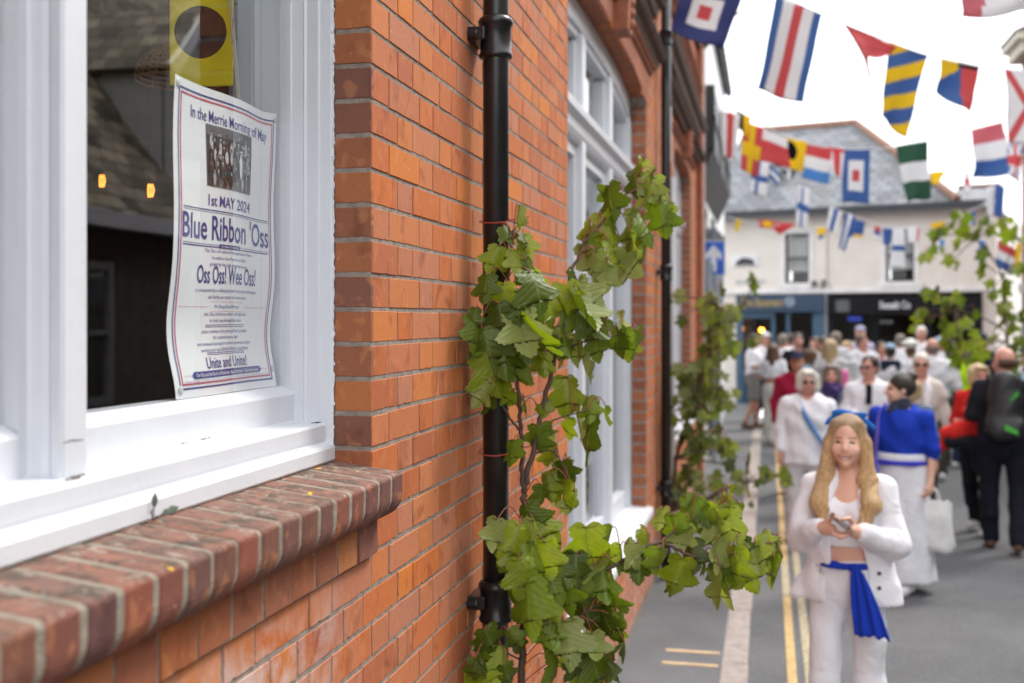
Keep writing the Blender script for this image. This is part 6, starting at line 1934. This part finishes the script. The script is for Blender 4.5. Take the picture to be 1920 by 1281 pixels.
    cut = np.maximum(body_in, -armz)
    j.D = np.maximum(j.D, -cut)
    inner = SDF(LO, HI, vox); inner.cap((0, .012, 1.30), (0, .012, .80), .140, .201, .03, ys=.64); inner.cap((-.11, .012, 1.385), (.11, .012, 1.385), .036, .036, .03)
    j.D = np.maximum(j.D, -np.maximum(inner.D, -armz))
    j.ell((0, -.045, 1.475), (.060, .085, .072), .01, 'sub')
    for s_ in (1, -1): j.cap((s_ * .060, -.035, 1.440), (s_ * .085, -.118, 1.30), .020, .024, .012, ys=.6); j.cap((s_ * .085, -.118, 1.30), (s_ * .086, -.125, 1.18), .022, .008, .012, ys=.6); j.cap((s_ * .05, .06, 1.445), (s_ * .07, -.02, 1.445), .02, .022, .015)
    j.ripple(.0058, 2, 34, 30)
    sdf_obj(j, 'jacket', WHITEC, e, sc)
    m = MB()
    for z in (1.02, .955): m.sphere((.152, -.128, z), (.010, .006, .010), 10)
    m.v = [(x * sc, y * sc, z * sc) for x, y, z in m.v]; m.build('button', simple('dark_button', (.06, .05, .045), .3), e)
    # trousers
    c = SDF(LO, HI, vox)
    c.cap((0, .004, 1.03), (0, .006, .95), .138, .150, .03, ys=.88); c.above(1.055)
    for hip, knee, ank in legs: c.cap((hip[0] * .95, hip[1], hip[2]), (knee[0] * 1.12, knee[1], knee[2]), .090, .066, .02); c.cap((knee[0] * 1.12, knee[1], knee[2]), (ank[0] * 1.25, ank[1] + .01, .10), .066, .078, .02)
    c.below(.04); c.ripple(.0062, 7, 22, 26)
    sdf_obj(c, 'trousers', WHITE2, e, sc)
    for hip, knee, ank in legs:
        s = SDF((ank[0] - .1, ank[1] - .25, -.02), (ank[0] + .1, ank[1] + .15, .16), .009); s.cap((ank[0], ank[1] + .035, ank[2] - .035), (ank[0] * 1.1, ank[1] - .145, ank[2] - .047), .047, .040, .02); s.below(0); sdf_obj(s, 'shoe', TRAIN, e, sc)
    # blue sash: waist band and hanging tail
    s = SDF(LO, HI, vox); s.cap((0, .004, 1.045), (0, .004, 1.03), .150, .152, .0, ys=.88); s.above(1.052); s.below(1.022)
    X, Y, Z = np.meshgrid(*s.ax, indexing='ij', sparse=True); s.D = s.D + .25 * 0
    s.ell((.052, -.132, 1.030), (.026, .022, .026), .01); s.ripple(.002, 3, 80, 9)
    sdf_obj(s, 'sash', BLUEC, e, sc)
    m = MB(); nx, nz = 14, 20; vs = []
    for k in range(nz + 1):
        t = k / nz; z = 1.03 - .285 * t; w = .022 + .050 * t ** .7 ; xc = .060 + .065 * t
        for i in range(nx + 1):
            u = i / nx - .5; vs.append(((xc + u * 2 * w) * sc, (-.150 - .012 * t + .012 * math.sin(u * 16 + t * 2) * (.4 + t * .6)) * sc, (z - .012 * abs(u) + (.006 * math.sin(u * 23) if k == nz else 0)) * sc))
    m.add(vs, [(k * (nx + 1) + i, k * (nx + 1) + i + 1, (k + 1) * (nx + 1) + i + 1, (k + 1) * (nx + 1) + i) for k in range(nz) for i in range(nx)])
    o = m.build('sash_tail', BLUEC, e, smooth=True); o.modifiers.new('thick', 'SOLIDIFY').thickness = .006
    # long wavy hair
    q = SDF((-.26, -.26, 1.12), (.26, .26, 1.80), .0065)
    q.ell(hd(0, .022, 1.624), (.079, .096, .090), .02); q.ell(hd(.0, .035, 1.56), (.082, .080, .10), .02)
    for s_ in (1, -1):
        q.cap(hd(s_ * .050, -.020, 1.665), hd(s_ * .078, -.012, 1.58), .026, .026, .02)
        q.cap(hd(s_ * .078, -.012, 1.58), hd(s_ * .094, -.030, 1.42), .026, .040, .03)
        q.cap(hd(s_ * .094, -.030, 1.42), hd(s_ * .112, -.095, 1.31), .040, .038, .03)
        q.cap(hd(s_ * .112, -.095, 1.31), hd(s_ * .092, -.125, 1.23), .038, .018, .03)
        q.cap(hd(s_ * .11, -.07, 1.32), hd(s_ * .122, -.10, 1.25), .020, .010, .02); q.cap(hd(s_ * .085, -.11, 1.29), hd(s_ * .070, -.128, 1.22), .016, .008, .015)
    q.ell(hd(0, -.105, 1.556), (.067, .085, .119), .008, 'sub')
    X, Y, Z = np.meshgrid(*q.ax, indexing='ij', sparse=True)
    low = np.clip((1.60 - Z) / .2, .15, 1)
    q.D = q.D + low * (.0022 * np.sin(120 * X + 60 * Y + 5 * np.sin(16 * Z)) + .0022 * np.sin(230 * X - 90 * Y + 5 * np.sin(19 * Z + 1)) + .0035 * np.sin(34 * Z + 24 * X))
    def hm(C): return np.zeros(len(C), int)
    sdf_obj(q, 'hair', H_ROOT, e, sc)
    # blue bow in the hair
    s = SDF((-.2, -.15, 1.60), (.2, .2, 1.85), .007)
    s.ell((-.040, .045, 1.712), (.040, .014, .016), .010); s.ell((.040, .045, 1.706), (.044, .014, .012), .010); s.ell((0, .045, 1.708), (.016, .018, .014), .01)
    s.cap((-.06, .045, 1.70), (-.105, .035, 1.660), .012, .009, .01, ys=.5); s.cap((.05, .045, 1.70), (.108, .035, 1.645), .013, .010, .01, ys=.5); s.ripple(.003, 5, 60, 60)
    sdf_obj(s, 'hair_bow', cloth((.02, .14, .52), bump=.4), e, sc)
    # the phone is a thing of its own
    wp = Matrix.Translation((p.x, p.y, RZ)) @ Matrix.Rotation(yaw, 4, 'Z') @ Vector(tuple(ph * sc))
    f = empty('mobile_phone', wp, yaw, 'slim mobile phone held in the hands of the smiling woman in white', 'phone')
    m = MB(); m.box(-.036, .036, -.060, .060, -.0045, .0045); o = m.build('case', simple('phone_case', (.24, .15, .12), .4), f, bevel=.004); o.rotation_euler = (R(38), 0, R(90))
    m = MB(); m.box(-.033, .033, -.057, .057, .0046, .0056); o = m.build('screen', simple('phone_screen', (.02, .02, .025), .1), f); o.rotation_euler = (R(38), 0, R(90))
    return e
front_woman()

# ------------------------------------------------------------------ everyone behind her
WIDE = .075
p2 = person('woman with white bob hair and sunglasses in loose white tunic with blue strap', 1514, 10.2, 1.585, 6, WHITEC, ('trousers', WHITE2, .075), ('bob', H_WHITE), SKINP, ('down', 'down'), .14, 0, 1.28, .0105, shades=True, hem=.80, sleeve=.92, flare=.05, neck=.075)
strap(p2, [(-.085, .02, 1.462), (-.095, -.10, 1.40), (-.04, -.178, 1.26), (.07, -.205, 1.08), (.17, -.17, .93), (.23, -.08, .86)], .045, cloth((.10, .24, .52)), 'shoulder_strap')
p3 = person('dark haired woman in royal blue top and long white skirt carrying a white bag', 1688, 8.5, 1.63, -30, BLUEC, ('skirt', WHITE2, .10), ('up', H_DARK), SKIN, ('down', 'down'), .08, -52, 1.22, .010, sleeve=.66, hem=1.04, neck=.105, hand_mode='grip')
s = SDF((-.2, -.25, 1.3), (.2, .25, 1.56), .009); s.cap((0, .0, 1.435), (0, -.01, 1.475), .088, .078, .01); s.ell((-.02, -.09, 1.42), (.05, .03, .05), .02); s.ripple(.006, 2, 70, 60); sdf_obj(s, 'neck_scarf', simple('navy_spotted_scarf', (.03, .035, .06), .9, .9, 90), p3, p3['h'])
s = SDF((-.3, -.3, .95), (.3, .3, 1.12), .009); s.cap((0, .005, 1.075), (0, .005, 1.0), .205, .212, 0, ys=.86); s.above(1.09); s.below(1.035); sdf_obj(s, 'white_waistband', WHITEC, p3, p3['h'])
s = SDF((-.3, -.3, .90), (.3, .3, 1.06), .009); s.cap((0, .005, 1.05), (0, .005, .97), .214, .220, 0, ys=.87); s.above(1.037); s.below(1.0); s.ripple(.002, 4); sdf_obj(s, 'sash', cloth((.05, .05, .55)), p3, p3['h'])
strap(p3, [(-.13, .03, 1.455), (-.135, -.10, 1.38), (-.12, -.165, 1.25), (-.13, -.165, 1.12), (-.12, -.185, 1.02), (-.09, -.21, .90)], .055, cloth((.16, .14, .62)), 'ribbon')
# white carrier bag in her hand
hw = atD(1748, 985, 8.35)
bg_ = empty('shopping_bag', (hw.x, hw.y, hw.z - .18), R(-25), 'white crumpled paper carrier bag held by the woman in the blue top', 'bag')
m = MB(); n = 26
for (z0, z1, r0, r1) in ((0, .34, 1, 1),):
    vs = []; rows = 9
    for k in range(rows):
        t = k / (rows - 1)
        for i in range(n):
            a = 2 * math.pi * i / n; sx = math.copysign(abs(math.cos(a)) ** .55, math.cos(a)); sy = math.copysign(abs(math.sin(a)) ** .55, math.sin(a))
            vs.append(((.155 - .02 * t + .008 * math.sin(5 * a + 6 * t)) * sx, (.075 - .035 * t + .007 * math.sin(4 * a + 9 * t)) * sy, .36 * t + .008 * math.sin(3 * a + 5 * t) + (.012 * math.sin(9 * a) if k in (0, rows - 1) else 0)))
    m.add(vs, [(k * n + i, k * n + (i + 1) % n, (k + 1) * n + (i + 1) % n, (k + 1) * n + i) for k in range(rows - 1) for i in range(n)] + [tuple(range(n - 1, -1, -1))])
m.build('sack', cloth((.80, .80, .80), bump=.6, trans=.2), bg_, smooth=True)
for y in (-.035, .035):
    m = MB(); m.tube(bezier([(-.05, y, .35), (-.035, y * .6, .43), (0, y * .3, .46), (.035, y * .6, .43), (.05, y, .35)], 5), .005, 6); m.build('handle', simple('bag_handle', (.70, .70, .70), .7), bg_)

p4 = person('balding man in black jacket and dark trousers seen from behind wearing a rucksack', 1882, 9.95, 1.79, 172, BLACKC, ('trousers', cloth((.010, .011, .020)), .070), ('bald', H_GINGER), SKINP, ('bent', 'bent'), .10, 40, 1.18, .0105, shoes=BROWNS, hem=.88)
pp = p4.location
bk = empty('rucksack', (pp.x, pp.y, pp.z), R(172), 'black rucksack with bright green flashes on the back of the balding man', 'rucksack')
s = SDF((-.3, .0, .9), (.3, .5, 1.55), .010); s.cap((0, .215, 1.40), (0, .235, 1.10), .125, .150, .02, ys=.62); s.cap((-.06, .30, 1.05), (.06, .30, 1.05), .085, .085, .03, ys=.6); s.ripple(.004, 1); sdf_obj(s, 'pack', simple('black_nylon', (.018, .018, .020), .5, .2, 8), bk, 1.05)
m = MB(); GRN = simple('bright_green_panel', (.07, .42, .05), .6)
m.hexa([(-.105, .30, 1.40), (-.04, .315, 1.34), (-.03, .33, 1.36), (-.095, .315, 1.44), (-.105, .32, 1.40), (-.04, .335, 1.34), (-.03, .345, 1.36), (-.095, .33, 1.44)]); m.build('green_panel', GRN, bk)
m = MB(); m.hexa([(-.10, .352, 1.06), (.01, .368, 1.10), (.01, .368, 1.15), (-.09, .352, 1.10), (-.10, .37, 1.06), (.01, .386, 1.10), (.01, .386, 1.15), (-.09, .37, 1.10)]); m.build('green_panel', GRN, bk)
for s_ in (1, -1):
    m = MB(); m.tube(bezier([(s_ * .09, .17, 1.46), (s_ * .12, .03, 1.545), (s_ * .125, -.13, 1.44), (s_ * .14, -.14, 1.30), (s_ * .18, .0, 1.12), (s_ * .13, .16, 1.06)], 6), .020, 6); m.build('shoulder_strap', simple('strap_webbing', (.02, .02, .022), .7), bk, smooth=True)

p5 = person('blond woman in red and white striped top beside the man with the rucksack', 1836, 10.7, 1.61, -25, REDC, ('trousers', BLACKC), ('bob', H_LBLOND), SKINP, ('down', 'bent'), .08, 42, 1.05, .012, sleeve=.6)
for z in (1.26, 1.13):
    s = SDF((-.3, -.3, z - .06), (.3, .3, z + .06), .009); s.cap((0, .0, z + .02), (0, .0, z - .02), .182, .185, 0, ys=.76); s.above(z + .03); s.below(z - .03); sdf_obj(s, 'stripe', cloth((.75, .45, .52)), p5, p5['h'])
# the red and black coat over her arm
cw = atD(1806, 822, 10.25)
ct = empty('coat', (cw.x, cw.y, cw.z - .28), R(-20), 'red coat with black lining carried over the arm of the blond woman', 'coat')
s = SDF((-.4, -.2, 0), (.4, .25, .62), .011); s.cap((.12, 0, .40), (-.12, -.02, .30), .10, .08, .05, ys=.8); s.cap((-.12, -.02, .30), (-.20, -.02, .17), .075, .04, .04); s.cap((.10, 0, .40), (.21, 0, .24), .09, .06, .04); s.cap((.06, .0, .46), (.0, .02, .52), .05, .03, .03); s.ripple(.012, 4, 30, 26); sdf_obj(s, 'shell', REDC, ct)
s = SDF((-.4, -.2, -.2), (.4, .25, .62), .011); s.cap((-.10, -.065, .25), (.06, -.06, .25), .055, .05, .03); s.cap((.10, -.03, .25), (.16, -.01, -.02), .085, .05, .04); s.ripple(.008, 6, 30, 26); sdf_obj(s, 'lining', BLACKC, ct)
p6 = person('man with receding dark hair and sunglasses in white shirt, looking aside', 1630, 11.3, 1.675, -8, WHITEC, ('trousers', WHITE2), ('short', H_DARK), SKINP, ('down', 'bent'), .1, -28, 1.1, .0125, shades=True)
strap(p6, [(.0, -.125, 1.42), (.005, -.15, 1.33), (.0, -.155, 1.22)], .06, BLACKC, 'neckerchief')
p7 = person('old man with white hair and glasses in white shirt and beige waistcoat', 1727, 11.4, 1.70, -6, cloth((.62, .58, .52)), ('trousers', cloth((.10, .075, .055))), ('short', H_WHITE), SKINP, ('down', 'bent'), .08, 0, 1.0, .0125, shades=True)
strap(p7, [(.07, .03, 1.46), (.075, -.10, 1.38), (.06, -.14, 1.20), (.06, -.15, 1.0)], .09, WHITEC, 'shirt_front')
person('short fair haired woman in blue grey cardigan behind the woman in blue', 1706, 10.0, 1.52, 160, cloth((.10, .15, .20)), ('trousers', NAVY), ('bob', H_LBLOND), SKIN, ('down', 'down'), .08, 0, 1.05, .0125)
p8 = person('man in maroon jumper and navy cap walking along the kerb', 1494, 13.0, 1.66, 12, MAROON, ('trousers', STONEC), ('none', None), SKINT, ('down', 'down'), .12, -18, 1.2, .0125, hem=.86)
hat(p8, 'cap', NAVY, -18)
p9 = person('grey haired woman in purple scarf and denim jacket carrying something pink', 1560, 12.0, 1.56, 0, cloth((.13, .15, .22)), ('trousers', NAVY), ('mid', H_GREY), SKINP, ('down', 'bent'), .1, -10, 1.05, .0125)
s = SDF((-.25, -.3, 1.15), (.25, .25, 1.56), .010); s.cap((0, .0, 1.44), (0, -.02, 1.42), .115, .12, .01); s.cap((0, -.12, 1.40), (.0, -.135, 1.26), .075, .05, .03); s.ripple(.008, 3, 60, 50); sdf_obj(s, 'scarf', PURP, p9, p9['h'])
q = atD(1582, 722, 12.1)
m = MB(); m.box(-.05, .05, -.05, .05, -.16, .16); o = m.build('pink_bag', PINKC, bevel=.03); o.location = q; tag(o, 'bright pink bag on the shoulder of the woman in the purple scarf', 'bag')
# the crowd outside the shops
GC = 'people gathered outside the shops'
def crowd(*a, **k): return person(*a, group=GC, vox=k.pop('vox', .017), **k)
c1 = crowd('man in white shirt and grey shorts standing at the kerb in profile', 1413, 20.3, 1.70, 92, WHITEC, ('shorts', GREYC), ('short', H_DARK), SKINT, ('bent', 'bent'), .05, 0, 1.12, sleeve=.45, shoes=BROWNS)
crowd('woman with long brown hair in white crop top and white trousers, back turned', 1449, 18.2, 1.64, 165, WHITEC, ('trousers', cloth((.74, .72, .66)), .085), ('long', H_BROWN), SKINT, ('bent', 'bent'), .12, 0, 1.0, sleeve=.3, hem=1.13)
crowd('grey haired man in white T shirt with dark bag, back turned', 1468, 20.5, 1.76, 150, WHITEC, ('trousers', BLACKC), ('short', H_GREY), SKINT, ('bent', 'down'), .05, 0, 1.1, sleeve=.4)
k = crowd('person in white top and pale cap facing the kerb', 1434, 22.0, 1.78, 40, WHITEC, ('trousers', NAVY), ('none', None), SKINT, ('bent', 'down'), .05, 0, 1.0, sleeve=.4); hat(k, 'cap', cloth((.6, .6, .62)))
crowd('dark haired man in black jacket facing the camera outside the blue shop', 1496, 19.0, 1.80, 8, BLACKC, ('trousers', BLACKC), ('short', H_DARK), SKINP, ('bent', 'down'), .05, 0, 1.1)
crowd('short brown haired woman in pale blue blouse beside the man in black', 1518, 17.2, 1.58, 200, LBLUE, ('trousers', DENIM), ('mid', H_BROWN), SKINT, ('bent', 'bent'), .05, 30, 1.0)
crowd('man in white shirt leaning in outside the shop divide', 1541, 19.0, 1.74, -70, WHITEC, ('trousers', NAVY), ('short', H_DARK), SKINT, ('bent', 'bent'), .05, 0, 1.05)
crowd('woman with very long blond hair seen from behind outside the shop divide', 1556, 16.6, 1.74, 170, cloth((.62, .60, .62)), ('trousers', cloth((.66, .60, .58))), ('long', H_LBLOND), SKIN, ('bent', 'down'), .06, 0, 1.0)
crowd('brown haired person in light grey hoodie behind the long blond hair', 1566, 20.5, 1.80, 200, cloth((.50, .50, .54)), ('trousers', NAVY), ('short', H_GREY), SKINT, ('bent', 'bent'), .05, 20, 1.1)
# white tote beside them
q = atD(1589, 738, 17.2)
tb = empty('tote_bag', (q.x, q.y, q.z), R(15), 'white and mustard tote bag carried among the crowd outside the black shop', 'bag')
m = MB(); m.prismX([(-.06, 0), (.06, 0), (.05, .20), (-.05, .20)], -.16, .16); m.build('bottom_panel', simple('mustard_canvas', (.42, .26, .03), .9), tb, bevel=.02)
m = MB(); m.prismX([(-.05, .202), (.05, .202), (.03, .50), (-.03, .50)], -.15, .15); m.build('top_panel', simple('white_canvas', (.70, .70, .70), .9), tb, bevel=.02)
for z in (.28, .36, .43):
    m = MB(); m.box(-.12, .12, -.052, -.040, z, z + .022); m.build('grey_stripe', simple('grey_print_%d' % int(z * 100), (.30, .32, .36), .9), tb)
m = MB(); m.tube(bezier([(-.08, 0, .50), (-.06, 0, .57), (0, 0, .60), (.06, 0, .57), (.08, 0, .50)], 5), .012, 6); m.build('handle', simple('canvas_handle', (.6, .6, .6), .9), tb)
crowd('tall man in loose white smock standing before the black shopfront', 1616, 18.4, 1.78, 20, WHITEC, ('trousers', WHITE2), ('short', H_BROWN), SKINP, ('down', 'down'), .05, 25, 1.25, hem=.84)
k = crowd('person in lavender top and cap behind the man in the white smock', 1613, 21.5, 1.90, 0, LAV, ('trousers', NAVY), ('none', None), SKINP, ('down', 'down'), .05, 0, 1.0); hat(k, 'cap', cloth((.30, .30, .40)))
k = crowd('person in white sailor top with navy collar and pale blue cap', 1669, 17.2, 1.66, 178, WHITE2, ('trousers', WHITE2), ('short', H_DARK), SKINT, ('bent', 'bent'), .05, 0, 1.15, hem=.82); hat(k, 'cap', LBLUE)
s = SDF((-.3, -.2, 1.2), (.3, .3, 1.5), .012); s.cap((-.10, .085, 1.40), (.10, .085, 1.40), .06, .06, .02, ys=.8); s.cap((-.09, .10, 1.32), (.09, .10, 1.32), .055, .055, .03, ys=.7); sdf_obj(s, 'navy_collar', NAVY, k, k['h'])
k = crowd('person in white peaked cap and white shirt with the crowd at the black shop', 1707, 17.6, 1.66, 185, WHITEC, ('trousers', NAVY), ('short', H_BROWN), SKINT, ('bent', 'bent'), .05, 0, 1.15); hat(k, 'peaked', cloth((.82, .80, .74)))
crowd('bald pink headed man in big white shirt and dark trousers, back turned', 1748, 14.3, 1.79, 172, WHITE2, ('trousers', cloth((.045, .038, .032))), ('bald', H_GREY), SKINP, ('down', 'bent'), .06, 10, 1.35, vox=.014, hem=.82)
k = crowd('person in pale blue cap and white shirt beside the big white shirt', 1763, 18.6, 1.74, 180, WHITEC, ('trousers', DENIM), ('none', None), SKINT, ('down', 'down'), .05, 0, 1.1); hat(k, 'cap', LBLUE)
k = crowd('steward in bright yellow green jacket among the leaves', 1786, 15.6, 1.70, 150, HIVIS, ('trousers', NAVY), ('short', H_GREY), SKINP, ('bent', 'down'), .05, -30, 1.3); hat(k, 'cap', cloth((.6, .58, .56)))
crowd('person in grey brown coat and navy trousers under the leaves', 1812, 16.2, 1.64, 190, cloth((.17, .15, .15)), ('trousers', NAVY), ('short', H_GREY), SKINT, ('bent', 'bent'), .08, 0, 1.1)
k = crowd('person in navy cap behind the balding man', 1842, 18.0, 1.80, 10, NAVY, ('trousers', NAVY), ('short', H_DARK), SKINT, ('down', 'down'), .05, 0, 1.1); hat(k, 'cap', NAVY)
crowd('person in pale blue shirt half hidden behind the rucksack', 1926, 14.5, 1.62, -20, LBLUE, ('trousers', NAVY), ('short', H_DARK), SKINT, ('down', 'down'), .05, 0, 1.1)
crowd('person in red top half hidden behind the sailor collar', 1652, 20.5, 1.62, 15, MAROON, ('trousers', NAVY), ('short', H_DARK), SKINT, ('down', 'down'), .05, 0, 1.0)
crowd('white haired man in white top facing the camera before the black shop', 1727, 21.0, 1.90, 0, WHITEC, ('trousers', NAVY), ('short', H_WHITE), SKINP, ('down', 'down'), .05, 0, 1.05)
crowd('dark haired person in white shirt between the grey haired man and the man in black', 1482, 22.5, 1.74, 160, WHITEC, ('trousers', NAVY), ('short', H_DARK), SKINT, ('down', 'down'), .05, 0, 1.0)
crowd('brown haired woman in white blouse behind the pale blue blouse', 1529, 21.8, 1.68, -30, WHITE2, ('trousers', NAVY), ('mid', H_BROWN), SKIN, ('down', 'bent'), .05, 0, 1.0)
crowd('fair haired woman in white jumper left of the tall white smock', 1588, 21.0, 1.62, 20, WHITEC, ('trousers', DENIM), ('bob', H_LBLOND), SKIN, ('down', 'bent'), .05, 0, 1.0)
crowd('grey haired man in white shirt between the sailor collar and the peaked cap', 1688, 20.2, 1.76, 175, WHITEC, ('trousers', NAVY), ('short', H_GREY), SKINP, ('down', 'down'), .05, 0, 1.1)
crowd('dark haired woman in navy cardigan behind the steward in yellow green', 1778, 20.8, 1.70, 30, NAVY, ('trousers', BLACKC), ('mid', H_DARK), SKINT, ('down', 'down'), .05, 0, 1.0)
